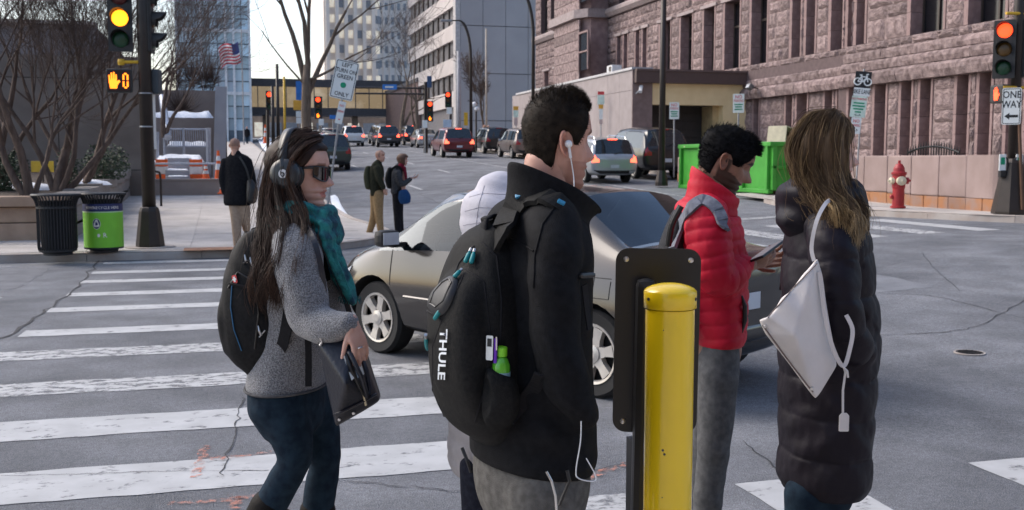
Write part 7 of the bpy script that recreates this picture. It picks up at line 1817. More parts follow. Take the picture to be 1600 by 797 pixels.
V = getv(jm); zh = w(833, 716).z; slope = (V - np.array(w(833, 716))) @ np.array(RH) * -.10; mk = V[:, 2] < zh + slope; V[mk, 2] = (zh + slope)[mk] + (V[mk, 2] - (zh + slope)[mk]) * .1; setv(jm, V); child('jacket', jm, JB, p2)
# standing collar: open tube
def collar_mesh(rows, n=36, thick=.007, gap=None):
    """rows of (center, radius along l, radius along f, lean) from bottom to top"""
    vs = []; fs = []; R = len(rows)
    for side_ in (0, 1):
        for (c, a, b, fv, lv, tilt) in rows:
            for j in range(n):
                th = 2 * PI * j / n; rr = 1 - side_ * thick / a; vs.append(c + lv * (a * rr * math.sin(th)) + fv * (b * rr * math.cos(th)) + Vector((0, 0, tilt * math.cos(th))))
    for i in range(R - 1):
        for j in range(n):
            fs.append((i * n + j, i * n + (j + 1) % n, (i + 1) * n + (j + 1) % n, (i + 1) * n + j)); o = R * n; fs.append((o + i * n + j, o + (i + 1) * n + j, o + (i + 1) * n + (j + 1) % n, o + i * n + (j + 1) % n))
    for j in range(n): fs.append(((R - 1) * n + j, (R - 1) * n + (j + 1) % n, R * n + (R - 1) * n + (j + 1) % n, R * n + (R - 1) * n + j))
    return MB().add(vs, fs)
cl = collar_mesh([(w(854, 344), .112, .105, f2, l2, -.035), (w(856, 324), .098, .098, f2, l2, -.042), (w(863, 306), .092, .110, f2, l2, -.052), (w(869, 293), .090, .124, f2, l2, -.062)])
cm_ = evalmesh(cl.mesh('c'), [('SUBSURF', dict(levels=2, render_levels=2))]); wrinkle(cm_, .006, 24, (1, 1, 1), 2); child('collar', cm_, JB, p2)
a = w(818, 262, -.03); ob('collar_mark', MB().tube([w(817, 256, -.075), w(820, 262, -.077), w(817, 268, -.077), w(820, 273, -.077)], .0025, 6), M('mark_grey', (.25, .25, .26), .5), p2, world=True)
TRG = fabric('grey_trousers', (.075, .072, .068), (.115, .112, .106), scale=50, bscale=350)
pk = MB(); lofts(pk, [(w(830, 700), .18, .125), (w(829, 745), .185, .125), (w(830, 780), .17, .12)], l2, 24)
lofts(pk, [(w(850, 760, -.09), .10, .10), (w(848, 860, -.1), .085, .085), (w(845, 980, -.1), .065, .065), (w(842, 1170, -.1), .055, .06)], l2, 18); lofts(pk, [(w(812, 760, .09), .10, .10), (w(815, 860, .1), .085, .085), (w(815, 980, .1), .065, .065), (w(815, 1150, .1), .055, .06)], l2, 18)
pm = fuse(pk, .010, 4); wrinkle(pm, .004, 20, (1, 1, .5), 4); child('trousers', pm, TRG, p2)
for q in ((842, 1175, -.1), (815, 1155, .1)): sh = MB(); a = w(*q); shoe(sh, Vector((a.x, a.y, .23)), f2, 1.1); child('shoe', fuse(sh, .012, 3), SH_DK, p2)
ob('pocket_zip', MB().tube([w(854, 737, -.235), w(862, 752, -.24), w(868, 775, -.24), w(870, 800, -.235)], .0028, 6), STEEL, p2, world=True); ob('pocket_seam', MB().tube([w(886, 735, -.20), w(890, 752, -.205), w(880, 775, -.21), w(874, 790, -.215)], .004, 6), SBK, p2, world=True)
HBK = M('dark_short_hair', (.014, .010, .007), .65, spec=.1, var=.4, scale=60)
def line2(ph):
    a = abs(((ph + PI) % (2 * PI)) - PI); return .078 if a < .78 else (.078 - .085 * sstep(.78, 1.25, a) if a < 1.38 else (-.007 + .030 * sstep(1.38, 1.55, a) if a < 1.7 else (.023 - .105 * sstep(1.7, 2.15, a))))
def dir2(ph, z, n): return (n + Vector((.12, 0, .9 * max(0, (z - .05) / .07)))).normalized()
child('hair', cap_hair(Q2, line2, lambda p, z: .008 + .018 * sstep(.06, .11, z), 9, 5200, .0006, .010, .22, dir2), HBK, p2)
# earphones
ep = thing('earphones', Q2 @ Vector((.0, -.085, -.005)), 'white earphones with cord on the man in black', 'earphones')
WPL = M('white_earphone', (.72, .72, .72), .35); e0 = Q2 @ Vector((-.002, -.088, -.006)); ob('ear_bud', MB().lathe([(.004, -.010), (.009, -.004), (.009, .004), (.005, .009)], 14, e0, ax=dirv(-.1, -1, .1)), WPL, ep, world=True, smooth=True); ob('bud_stem', MB().cyl(e0, e0 + Vector((0, 0, -.032)) + f2 * .006, .0036, 8), WPL, ep, world=True)
s0 = e0 + Vector((0, 0, -.03)) + f2 * .006; ob('cord', MB().tube(crspline([s0, s0 + Vector((0, 0, -.04)) + f2 * .008, w(897, 290, -.075), w(897, 312, -.06)], 6), .0013, 6), WPL, ep, world=True)
ob('cord', MB().tube(crspline([w(908, 658, -.235), w(907, 690, -.24), w(900, 735, -.245), (w(905, 748, -.245)), w(928, 752, -.235), w(930, 742, -.23), w(916, 716, -.225)], 6), .0014, 6), WPL, ep, world=True)
# big backpack
PK2 = fabric('charcoal_pack', (.0065, .007, .0075), (.013, .013, .013), rough=.7, scale=120, bscale=420); HARD = M('moulded_panel', (.016, .017, .020), .5, bump=.15, bscale=300)
b2 = thing('backpack', w(735, 690, -.15), 'large charcoal backpack with teal zip tabs on the man in black', 'backpack'); nb = -f2
bk = MB(); WD = dirv(.54, -.84)     # pack width axis
lofts(bk, [(w(776, 366, -.02), .065, .040), (w(762, 394, -.03), .100, .066), (w(752, 445, -.04), .126, .082), (w(744, 515, -.05), .138, .094), (w(745, 580, -.05), .140, .096), (w(754, 632, -.05), .132, .086), (w(770, 664, -.04), .105, .055)], -l2, 28, k=2.5)
lofts(bk, [(w(728, 440, -.09), .080, .036), (w(712, 490, -.11), .098, .046), (w(714, 580, -.12), .098, .043), (w(734, 642, -.10), .080, .034)], -l2, 22, k=2.5)
bm2 = fuse(bk, .007, 4); wrinkle(bm2, .004, 20, (1, 1, 1), 8); folds(bm2, [(w(770, 600, -.25), dirv(.9, 0, .3)), (w(760, 460, -.2), dirv(.9, 0, .2))], .004, 80, .10)
ob('pack_body', bm2, PK2, b2, world=True, smooth=True); bv2 = BVHTree.FromPolygons([tuple(v.co + b2.location) for v in bm2.vertices], [tuple(p.vertices) for p in bm2.polygons])
TEAL = M('teal_pull', (.0, .20, .22), .45)
def surfpatch(bv, poly, wf, mat, nm, par, e=.004, lift=.0):
    c = (sum(p[0] for p in poly) / len(poly), sum(p[1] for p in poly) / len(poly)); n = len(poly); vs = []
    for q, h in ((1., .0), (.88, lift), (.5, lift * 1.15)):
        for p in poly: vs.append(onto(bv, c[0] + (p[0] - c[0]) * q, c[1] + (p[1] - c[1]) * q, wf, e=e + h))
    vs.append(onto(bv, c[0], c[1], wf, e=e + lift * 1.2)); fs = [(r * n + i, r * n + (i + 1) % n, (r + 1) * n + (i + 1) % n, (r + 1) * n + i) for r in range(2) for i in range(n)] + [(2 * n + i, 2 * n + (i + 1) % n, 3 * n) for i in range(n)]
    return ob(nm, MB().add(vs, fs), mat, par, world=True, smooth=True)
def smoothpoly(pts, n=5): return [(p.x, p.y) for p in crspline([(x, y, 0) for x, y in pts] + [(pts[0][0], pts[0][1], 0)], n)[:-1]]
o_ = surfpatch(bv2, smoothpoly([(700, 438), (712, 432), (716, 442), (704, 478), (688, 494), (672, 482), (680, 458)]), w, HARD, 'moulded_pocket', b2, .002, .010); online(bv2, [(697, 446), (708, 440), (711, 446), (700, 472), (688, 482), (679, 476), (685, 460), (697, 446)], w, .0022, BLKPL, 'pocket_groove', b2, .013, 5)
for pts, r in (([(752, 378), (776, 400), (784, 470), (782, 560), (778, 640)], .004), ([(741, 384), (718, 410), (712, 426)], .005), ([(728, 420), (756, 440), (766, 520), (760, 600), (742, 660)], .0035), ([(690, 500), (676, 540), (676, 610), (694, 650)], .003), ([(770, 620), (792, 600)], .003), ([(668, 486), (690, 500), (706, 470), (724, 430)], .004)):
    online(bv2, pts, w, r * .8, WEB, 'zip', b2, -.001)
for (a, b) in (((738, 395), (731, 413)), ((744, 396), (740, 414)), ((722, 427), (714, 437)), ((694, 484), (685, 499)), ((671, 528), (668, 546)), ((793, 618), (794, 646))):
    p_, q_ = onto(bv2, a[0], a[1], w, e=.008), onto(bv2, b[0], b[1], w, e=.010); ob('zip_tab', MB().tube([p_, p_.lerp(q_, .3), q_.lerp(p_, .15), q_], [.003, .0055, .0055, .004], 8), TEAL, b2, world=True, smooth=True)
    ob('zip_slider', MB().tube([p_ + (p_ - q_) * .28, p_], .004, 6), STEEL, b2, world=True)
# lettering down the pack's back, each letter laid on the surface
def surf_text(bv, s, wf, p0, p1, hpx, mat, par, nm='lettering', e=.005):
    """letters from p0 to p1 (pixels), tops to the right of travel"""
    cu = bpy.data.curves.new('t', 'FONT'); cu.body = s; cu.size = 1; cu.align_x = 'LEFT'; cu.offset = .022; cu.resolution_u = 2; q = bpy.data.objects.new('tmp', cu); COL.objects.link(q); bpy.context.view_layer.update()
    me = bpy.data.meshes.new_from_object(q.evaluated_get(bpy.context.evaluated_depsgraph_get())); bpy.data.objects.remove(q)
    bm = bmesh.new(); bm.from_mesh(me); bmesh.ops.triangulate(bm, faces=bm.faces); bmesh.ops.subdivide_edges(bm, edges=[x for x in bm.edges if x.calc_length() > .25], cuts=1); bm.to_mesh(me); bm.free(); me.materials.clear()
    V = getv(me); W_ = V[:, 0].max(); H_ = V[:, 1].max(); a = np.array(p0); b = np.array(p1); d = b - a; u = d / np.linalg.norm(d); n = np.array((-u[1], u[0])) * -1 * -1
    n = np.array((u[1], -u[0]))
    for v in me.vertices:
        q = a + d * (v.co.x / W_) + n * (v.co.y / H_ * hpx); v.co = onto(bv, q[0], q[1], wf, e=e)
    return ob(nm, me, mat, par, world=True)
surf_text(bv2, 'THULE', w, (691, 514), (687, 592), 11, M('print_white', (.62, .66, .70), .4), b2)
ob('carry_handle', strap([w(757, 378, -.06), w(758, 345, -.05), w(770, 338, -.02), w(776, 352, -.02), w(776, 374, -.02)], .030, .007, [dirv(-1, -.4, .2), dirv(-.5, -.4, 1), dirv(1, -.2, .6), dirv(1, 0, 0)]), WEB, b2, world=True, smooth=True)
bj2 = BVHTree.FromPolygons([tuple(v.co + p2.location) for v in jm.vertices], [tuple(p.vertices) for p in jm.polygons])
online(bj2, [(868, 322), (848, 350), (836, 400), (834, 450)], w, .0022, JB, 'jacket_seam', p2, .001); online(bj2, [(795, 372), (815, 380), (834, 392)], w, .0022, JB, 'jacket_seam', p2, .001)
ob('shoulder_strap', strap([w(774, 382, -.10), w(786, 356, -.12)] + [onto(bj2, x, y, w, e=.008) for x, y in ((800, 335), (818, 318), (838, 312))] + [w(866, 312, -.14), w(892, 338, -.13), w(906, 390, -.12), w(908, 440, -.11)], .058, .012, [dirv(-.8, -.4, .5), dirv(-.6, -.6, .8), dirv(-.3, -.8, .9), dirv(-.1, -.7, 1), dirv(.3, -.6, .8), dirv(.8, -.5, .3), dirv(1, -.3, 0)]), PK2, b2, world=True, smooth=True)
ob('lower_strap', strap([w(795, 655, -.19)] + [onto(bj2, x, y, w, e=.004) for x, y in ((815, 632), (835, 606), (848, 585))], .032, .006, dirv(0, -1, 0)), WEB, b2, world=True, smooth=True)
q = onto(bj2, 820, 312, w, e=.018); ob('blue_tab', MB().rbox(onto(bj2, 820, 311, w, e=.017), (.028, .006, .014), .002, R=frame4(Vector(), dirv(.9, -.1, .35), dirv(-.3, -.6, 1)).to_3x3()), M('tab_blue', (.01, .16, .30), .5), b2, world=True); ob('blue_tab', MB().rbox(w(877, 316, -.165), (.018, .006, .012), .002, R=frame4(Vector(), dirv(.9, -.1, -.45), dirv(.3, -.6, 1)).to_3x3()), M('tab_blue', (.01, .16, .30), .5), b2, world=True)
ob('strap_buckle', MB().rbox(w(911, 430, -.185), (.034, .012, .05), .005, R=frame4(Vector(), dirv(.6, -.6, 0), dirv(.05, 0, 1)).to_3x3()), BLKPL, b2, world=True); ob('hanging_strap', strap([w(913, 445, -.18), w(917, 480, -.17), w(922, 515, -.17)], .022, .003, dirv(.8, -.6)), WEB, b2, world=True)
# bottle and bits in the side pocket
bo = thing('bottle', onto(bv2, 783, 600, w), 'green capped drink bottle in the side pocket of the large backpack', 'bottle'); c0 = onto(bv2, 781, 574, w, e=.006); ax_ = dirv(.05, -.05, 1).normalized()
ob('bottle_body', MB().lathe([(.019, -.06), (.021, -.02), (.020, .006), (.014, .020), (.009, .027)], 18, c0, ax=ax_), M('green_plastic_clear', (.10, .42, .03), .12, spec=.7), bo, world=True, smooth=True); ob('cap', MB().lathe([(.0115, .027), (.0120, .029), (.0120, .046), (.010, .048)], 18, c0, ax=ax_), M('lime_cap', (.20, .62, .02), .4), bo, world=True); ob('bottle_label', MB().lathe([(.0216, -.035), (.0216, -.008)], 18, c0, ax=ax_, caps=False), M('bottle_label', (.20, .35, .45), .4), bo, world=True)
pn = thing('pen', onto(bv2, 771, 545, w), 'purple pen clipped in the side pocket of the large backpack', 'pen'); a = onto(bv2, 771, 566, w, e=.012); ob('barrel', MB().cyl(a, a + dirv(.002, 0, .055), .004, 8), M('purple_pen', (.12, .02, .40), .3), pn, world=True); ob('pen_clip', MB().box(a + dirv(.003, -.006, .045), (.003, .002, .03), -YAW), CHROME, pn, world=True)
cd = thing('card', onto(bv2, 763, 545, w), 'white printed card sticking out of large backpack pocket', 'card'); a = onto(bv2, 764, 543, w, e=.010); Qd = frame4(a, dirv(.8, -.4, 0), dirv(.12, 0, 1)); ob('paper', xf(MB().prism(rrect(.017, .055, .003), .001), Qd), SWH, cd, world=True); ob('print_bar', xf(MB().box((0, .012, .0015), (.011, .018, .0006)), Qd), SBK, cd, world=True)
sp_ = smoothpoly([(757, 576), (768, 566), (795, 590), (800, 640), (790, 680), (762, 688), (752, 640)]); surfpatch(bv2, smoothpoly([(756, 582), (768, 574), (796, 592), (802, 630), (794, 655), (768, 668), (752, 640)]), w, PK2, 'side_pocket', b2, .004, .026)

# ------------------------------------------------------------------ person in white hood (mostly hidden)
w, k = B(3.05); f3 = dirv(.9, .43).normalized(); l3 = Vector((-f3.y, f3.x, 0)); hc = w(778, 358)
Q3 = head_frame(hc, f3, Vector((0, 0, 1)), .93); hm, tn = head_mb(); hm.v = [tuple(Q3 @ Vector(v)) for v in hm.v]
nk = MB(); lofts(nk, [(w(778, 350), .05, .05), (w(775, 400), .12, .08), (w(770, 560), .11, .08), (w(765, 690), .12, .08)], l3, 16); body = fuse(nk, .014, 3)
p3 = make_person(Vector((hc.x, hc.y, .145)), 'person in white quilted hooded coat hidden behind the man in black', hm, tn, [body], SK1)
WQ = fabric('white_quilt', (.44, .43, .48), (.52, .51, .55), rough=.7, scale=12, bscale=200, bump=.25)
hd_ = MB(); lofts(hd_, [(w(782, 296), .07, .07), (w(781, 314), .110, .108), (w(781, 345), .118, .116), (w(780, 378), .112, .108), (w(780, 405), .11, .11)], l3, 24)
hm_ = fuse(hd_, .008, 5); puff(hm_, [([w(785, 280), w(770, 330), w(775, 420)], .12, .052, .006)], .006, .45); wrinkle(hm_, .003, 40, (1, 1, 1), 3); child('hood', hm_, WQ, p3); bvq = BVHTree.FromPolygons([tuple(v.co + p3.location) for v in hm_.vertices], [tuple(p.vertices) for p in hm_.polygons]); SQ = fabric('quilt_seam', (.33, .32, .36))
for pts in ([(727, 330), (750, 324), (790, 326)], [(724, 352), (750, 348), (790, 350)], [(733, 308), (755, 302), (790, 304)], [(757, 290), (748, 320), (744, 352), (746, 385)]): online(bvq, pts, w, .0012, SQ, 'quilt_seam', p3, .0)
ct = MB(); lofts(ct, [(w(780, 400), .15, .09), (w(780, 440), .19, .11), (w(776, 560), .19, .115), (w(770, 660), .20, .115), (w(768, 722), .20, .118)], l3, 24); cm2 = fuse(ct, .010, 4); V = getv(cm2); zh = w(765, 738).z; mk = V[:, 2] < zh; V[mk, 2] = zh + (V[mk, 2] - zh) * .1; setv(cm2, V); puff(cm2, [([w(770, 400), w(765, 740)], .15, .06, .006)], .008)
child('quilted_coat', cm2, fabric('beige_quilt', (.27, .25, .25), (.33, .31, .31), rough=.7, scale=12), p3)
ob('hood_edge', MB().tube([w(722, 700, -.12), w(730, 720, -.14), w(736, 738, -.14)], .005, 6), SBK, p3, world=True)
pk = MB(); lofts(pk, [(w(757, 725, -.07), .075, .075), (w(756, 830, -.07), .065, .065), (w(752, 1010, -.07), .055, .055)], l3, 16); lofts(pk, [(w(780, 725, .07), .085, .085), (w(780, 830, .07), .07, .07), (w(780, 1000, .07), .055, .055)], l3, 16); pm = fuse(pk, .010, 4); wrinkle(pm, .005, 30, (1, 1, .6), 5); child('trousers', pm, fabric('black_navy_cloth', (.008, .009, .016), (.016, .018, .028)), p3)
for q in ((752, 1015, -.07), (780, 1005, .07)): sh = MB(); a = w(*q); shoe(sh, Vector((a.x, a.y, .23)), f3, 1.); child('shoe', fuse(sh, .012, 3), SH_DK, p3)

# ------------------------------------------------------------------ man in red
w, k = B(3.9); f4 = dirv(.97, -.10).normalized(); l4 = Vector((-f4.y, f4.x, 0)); hc = w(1134, 252)
Q4 = head_frame(hc, f4 + Vector((0, 0, -.46)), Vector((0, 0, 1)) + f4 * .46, .98); SK4 = skin('brown_skin', (.235, .120, .078), (.28, .148, .10))
hm, tn = head_mb(beard=(.20, .19, .19), lips=(.75, .55, .55), brow=(.12, .11, .11)); hm.v = [tuple(Q4 @ Vector(v)) for v in hm.v]
nk = MB(); lofts(nk, [(Q4 @ Vector((-.03, 0, -.05)), .056, .060), (w(1118, 298), .058, .062), (w(1108, 330), .075, .07)], l4, 16); lofts(nk, [(w(1108, 325), .08, .06), (w(1105, 380), .15, .09), (w(1115, 480), .13, .09), (w(1122, 550), .13, .09)], l4, 16); body = fuse(nk, .012, 4)
hn = MB(); hand(hn, w(1167, 412, -.11), dirv(.9, .25, .10), dirv(.1, .75, .6), (.45, .45, .5, .55), .88, side=-1, thumb=(.5, .4)); hnm = fuse(hn, .0036, 3); hn2 = MB(); hand(hn2, w(1168, 404, .06), dirv(.9, -.2, .0), dirv(.1, -.8, .5), (.5, .5, .5, .5), 1., side=1, thumb=(.5, .4)); hnm2 = fuse(hn2, .0036, 3)
am = MB(); lofts(am, [(w(1106, 345, -.17), .05, .05), (w(1124, 436, -.20), .042, .042), (w(1174, 412, -.11), .028, .026)], l4, 14); armm = fuse(am, .012, 3)
p4 = make_person(Vector((hc.x, hc.y, .145)), 'bearded man in red puffer jacket looking down at a phone', hm, tn, [body, hnm, hnm2, armm], SK4)
REDJ = M('red_puffer', (.42, .004, .020), .58, spec=.25, scale=10, bump=.12, bscale=120, col2=(.52, .008, .032))
jk = MB()
lofts(jk, [(w(1108, 318), .085, 36 * k), (w(1102, 336), .15, 50 * k), (w(1107, 372), .185, 55 * k), (w(1114, 430), .17, 53 * k), (w(1120, 480), .165, 49 * k), (w(1126, 528), .168, 40 * k)], l4, 26)
armR = [w(1104, 342, -.16), w(1110, 392, -.19), w(1120, 434, -.195), w(1145, 428, -.155), w(1165, 413, -.115)]
lofts(jk, [(w(1104, 330, -.09), 30 * k, 30 * k), (armR[0], 34 * k, 34 * k), (armR[1], 34 * k, 34 * k), (armR[2], 31 * k, 30 * k), (armR[3], 25 * k, 25 * k), (armR[4], 15 * k, 15 * k)], dirv(0, 1), 20)
armL = [w(1120, 342, .16), w(1135, 430, .19), w(1166, 406, .07)]; lofts(jk, [(armL[0], 33 * k, 33 * k), (armL[1], 28 * k, 28 * k), (armL[2], 15 * k, 15 * k)], dirv(0, 1), 18)
jm = fuse(jk, .0062, 8); puff(jm, [([w(1108, 310), w(1108, 380), w(1118, 450), w(1126, 545)], .16, .050, .0085), (armR, .082, .044, .0075), (armL, .075, .046, .008)], .010, .38); wrinkle(jm, .0022, 75, (1, 1, .6), 7); wrinkle(jm, .0016, 150, (1, 1, .7), 5)
V = getv(jm); zh = w(1126, 535).z; mk = V[:, 2] < zh; V[mk, 2] = zh + (V[mk, 2] - zh) * .15; setv(jm, V); child('puffer_jacket', jm, REDJ, p4)
cl = collar_mesh([(w(1110, 334), .100, .095, f4, l4, -.05), (w(1113, 312), .088, .092, f4, l4, -.055), (w(1116, 293), .080, .090, f4, l4, -.06), (w(1118, 284), .078, .090, f4, l4, -.06)]); cm_ = evalmesh(cl.mesh('c'), [('SUBSURF', dict(levels=2, render_levels=2))]); puff(cm_, [([w(1110, 340), w(1118, 280)], .1, .045, .006)], .004); child('collar', cm_, REDJ, p4)
ob('pocket_opening', MB().tube([w(1159, 462, -.13), w(1164, 478, -.135), w(1164, 500, -.13), w(1159, 520, -.12)], [.004, .009, .009, .004], 8), SBK, p4, world=True)
TR4 = fabric('slate_trousers', (.075, .078, .083), (.115, .118, .124), scale=40, bscale=350); pk = MB()
lofts(pk, [(w(1122, 520), .155, 33 * k), (w(1121, 560), .16, 36 * k), (w(1118, 590), .15, 36 * k)], l4, 22); lofts(pk, [(w(1122, 580, -.08), 33 * k, 32 * k), (w(1118, 660, -.09), 30 * k, 28 * k), (w(1112, 730, -.09), 26 * k, 25 * k), (w(1104, 800, -.09), 25 * k, 23 * k), (w(1098, 885, -.09), 23 * k, 21 * k)], dirv(0, 1), 18); lofts(pk, [(w(1116, 580, .08), 33 * k, 32 * k), (w(1106, 660, .09), 30 * k, 27 * k), (w(1098, 740, .09), 25 * k, 24 * k), (w(1090, 880, .09), 22 * k, 20 * k)], dirv(0, 1), 18)
pm = fuse(pk, .008, 4); folds(pm, [(w(1118, 720, -.15), dirv(.4, 0, 1)), (w(1120, 600, -.12), dirv(.5, 0, 1)), (w(1105, 790, -.12), dirv(.3, 0, 1))], .0035, 55, .10); wrinkle(pm, .005, 24, (1, 1, .22), 4); child('trousers', pm, TR4, p4)
for q in ((1098, 888, -.09), (1090, 880, .09)): sh = MB(); a = w(*q); shoe(sh, Vector((a.x, a.y, .23)), f4, 1.1); child('shoe', fuse(sh, .012, 3), SH_DK, p4)
HK = M('black_hair', (.006, .006, .007), .7, spec=.06, var=.4, scale=60)
def line4(ph):
    a = abs(((ph + PI) % (2 * PI)) - PI); return .066 if a < .6 else (.066 - .07 * sstep(.6, 1.1, a) if a < 1.4 else (-.004 + .03 * sstep(1.4, 1.55, a) if a < 1.75 else .026 - .10 * sstep(1.75, 2.2, a)))
def dir4(ph, z, n): return (n + Vector((.55 * max(0, z / .08), 0, .5 * max(0, (z - .04) / .07)))).normalized()
child('hair', cap_hair(Q4, line4, lambda p, z: .010 + .020 * sstep(.03, .10, z), 12, 4200, .0008, .012, .34, dir4, top=lambda ph, z: .55 + .75 * sstep(.0, .08, z)), HK, p4)
ph_ = thing('phone', w(1199, 393, -.08), 'dark phone held up by the man in red', 'phone'); Rp = frame4(Vector(), dirv(.55, -.75, .35), dirv(.8, .35, .42)).to_3x3()
ob('phone_body', MB().rbox(w(1198, 393, -.12), (.072, .15, .009), .004, R=Rp), BLKPL, ph_, world=True); ob('screen', MB().box(w(1198, 393, -.12) + Rp @ Vector((0, 0, .0055)), (.064, .135, .001), 0, 0, Rp), M('phone_screen', (.05, .05, .06), .1, emit=.15, ecol=(.5, .5, .6)), ph_, world=True)
b4 = thing('backpack', w(1052, 385, -.03), 'grey backpack strap and pack on the man in red', 'backpack'); GS = fabric('grey_strap', (.13, .14, .17), (.19, .20, .24), rough=.75)
bk = MB(); lofts(bk, [(w(1062, 335), .09, .03), (w(1052, 380), .13, .05), (w(1046, 440), .14, .07), (w(1050, 500), .13, .06)], l4, 20, k=2.5); ob('pack_body', fuse(bk, .010, 4), fabric('pack_black', (.012, .012, .015), (.022, .022, .026), rough=.6), b4, world=True, smooth=True)
bj4 = BVHTree.FromPolygons([tuple(v.co + p4.location) for v in jm.vertices], [tuple(p.vertices) for p in jm.polygons]); ob('shoulder_strap', strap([w(1050, 388, -.13)] + [onto(bj4, x, y, w, e=.008) for x, y in ((1066, 352), (1080, 328), (1096, 316), (1110, 320), (1121, 332), (1128, 350))] + [w(1133, 366, -.15), w(1136, 385, -.05)], .042, .013, [dirv(-1, -.5, .3), dirv(-.7, -.8, .5), dirv(-.3, -.8, .8), dirv(.1, -.8, .8), dirv(.3, -.9, .4)]), GS, b4, world=True, smooth=True); ob('strap_edge', MB().tube(crspline([w(1044, 384, -.17), w(1050, 350, -.19), w(1064, 322, -.2)], 5), .012, 8), BLKPL, b4, world=True)

# ------------------------------------------------------------------ long haired woman in long coat
w, k = B(3.3); f5 = dirv(.985, .12).normalized(); l5 = Vector((-f5.y, f5.x, 0)); hc = w(1288, 240)
Q5 = head_frame(hc, f5, Vector((0, 0, 1)), .95); hm, tn = head_mb(lips=(.8, .5, .5)); hm.v = [tuple(Q5 @ Vector(v)) for v in hm.v]
nk = MB(); lofts(nk, [(w(1290, 270), .052, .055), (w(1288, 320), .055, .058), (w(1285, 345), .08, .07)], l5, 16); lofts(nk, [(w(1285, 340), .08, .06), (w(1288, 400), .15, .09), (w(1292, 520), .13, .1), (w(1290, 640), .13, .1)], l5, 16); body = fuse(nk, .012, 4)
hn = MB(); hand(hn, w(1342, 548, -.12), dirv(.5, .5, -.8), dirv(-.5, .6, 0), (.5,) * 4, .95, side=1); hnm = fuse(hn, .0036, 3)
p5 = make_person(Vector((hc.x, hc.y, .145)), 'woman with long fair hair in long black quilted coat', hm, tn, [body, hnm], SK1)
COAT = M('black_quilted_nylon', (.0060, .0042, .0085), .55, spec=.2, scale=8, bump=.2, bscale=90, col2=(.0095, .007, .0125))
ct = MB()
lofts(ct, [(w(1285, 322), .09, 34 * k), (w(1287, 345), .165, 48 * k), (w(1291, 385), .195, 60 * k), (w(1293, 450), .18, 68 * k), (w(1294, 520), .18, 76 * k), (w(1292, 600), .185, 72 * k), (w(1288, 680), .19, 68 * k), (w(1286, 745), .185, 68 * k)], l5, 30)
arm5 = [w(1296, 365, -.165), w(1306, 420, -.21), w(1312, 482, -.225), w(1328, 530, -.19), w(1345, 552, -.13)]; lofts(ct, [(w(1292, 348, -.08), 32 * k, 32 * k), (arm5[0], 35 * k, 35 * k), (arm5[1], 35 * k, 34 * k), (arm5[2], 33 * k, 32 * k), (arm5[3], 30 * k, 29 * k), (arm5[4], 24 * k, 24 * k)], dirv(0, 1), 22)
lofts(ct, [(w(1268, 365, .17), 38 * k, 38 * k), (w(1285, 470, .21), 34 * k, 34 * k), (w(1340, 540, .16), 24 * k, 24 * k)], dirv(0, 1), 20)
cm5 = fuse(ct, .0066, 8); puff(cm5, [([w(1286, 335), w(1290, 450), w(1293, 560), w(1287, 770)], .17, .125, .011), (arm5, .085, .105, .010)], .014, .32); folds(cm5, [(w(1312, 480, -.28), dirv(.4, 0, .9)), (w(1300, 600, -.2), dirv(.5, 0, .8)), (w(1260, 560, -.2), dirv(.8, 0, .5)), (w(1330, 690, -.15), dirv(.7, 0, .6)), (w(1240, 690, -.15), dirv(-.6, 0, .7)), (w(1300, 400, -.25), dirv(.5, 0, .8))], .005, 80, .12); wrinkle(cm5, .004, 38, (1, 1, .7), 9); wrinkle(cm5, .0018, 130, (1, 1, .8), 4); wrinkle(cm5, .0025, 75, (1, 1, .6), 7)
V = getv(cm5); zh = w(1286, 762).z; mk = V[:, 2] < zh; V[mk, 2] = zh + (V[mk, 2] - zh) * .1; setv(cm5, V); child('quilted_coat', cm5, COAT, p5)
hd_ = MB()
lofts(hd_, [(w(1250, 282, -.06), .05, .028), (w(1239, 304, -.05), .085, .032), (w(1238, 335, -.02), .10, .036), (w(1247, 358, .0), .11, .036), (w(1266, 372, .0), .10, .04)], l5, 22)
P = [w(1280 + 50 * math.cos(a), 318 - 14 * math.cos(a), 0) + FH * (.13 * math.sin(a)) for a in np.linspace(0, 2 * PI, 17)]; loft(hd_, P, [.05] * 17, [.036] * 17, (0, 0, 1), 14, False); lofts(hd_, [(w(1338, 302, -.02), .03, .03), (w(1340, 330, -.04), .05, .03), (w(1338, 362, -.06), .05, .03)], l5, 16)
hm5 = fuse(hd_, .008, 4); folds(hm5, [(w(1230, 320, -.1), dirv(.5, 0, .8)), (w(1255, 350, -.1), dirv(.9, 0, .3))], .014, 58, .12); wrinkle(hm5, .009, 30, (1, 1, 1), 3); child('hood', hm5, COAT, p5)
pk = MB(); lofts(pk, [(w(1282, 735), .15, .10), (w(1280, 770), .14, .10)], l5, 18); lofts(pk, [(w(1262, 770, -.07), .075, .075), (w(1258, 840, -.07), .062, .062), (w(1256, 955, -.07), .048, .05)], l5, 16); lofts(pk, [(w(1290, 770, .07), .075, .075), (w(1286, 840, .07), .062, .062), (w(1284, 945, .07), .048, .05)], l5, 16); child('jeans', fuse(pk, .010, 4), DENIM, p5)
for q in ((1256, 960, -.07), (1284, 950, .07)): sh = MB(); a = w(*q); shoe(sh, Vector((a.x, a.y, .23)), f5, 1.); child('shoe', fuse(sh, .012, 3), SH_DK, p5)
HF = M('dark_blond_hair', (.085, .053, .029), .6, spec=.15, var=.4, scale=50, stretch=(1, 1, .12)); HF2 = M('light_blond_hair', (.23, .15, .072), .5, spec=.25, var=.35, scale=60, stretch=(1, 1, .12)); HF3 = M('honey_hair', (.33, .22, .10), .45, var=.3, scale=60, stretch=(1, 1, .12))
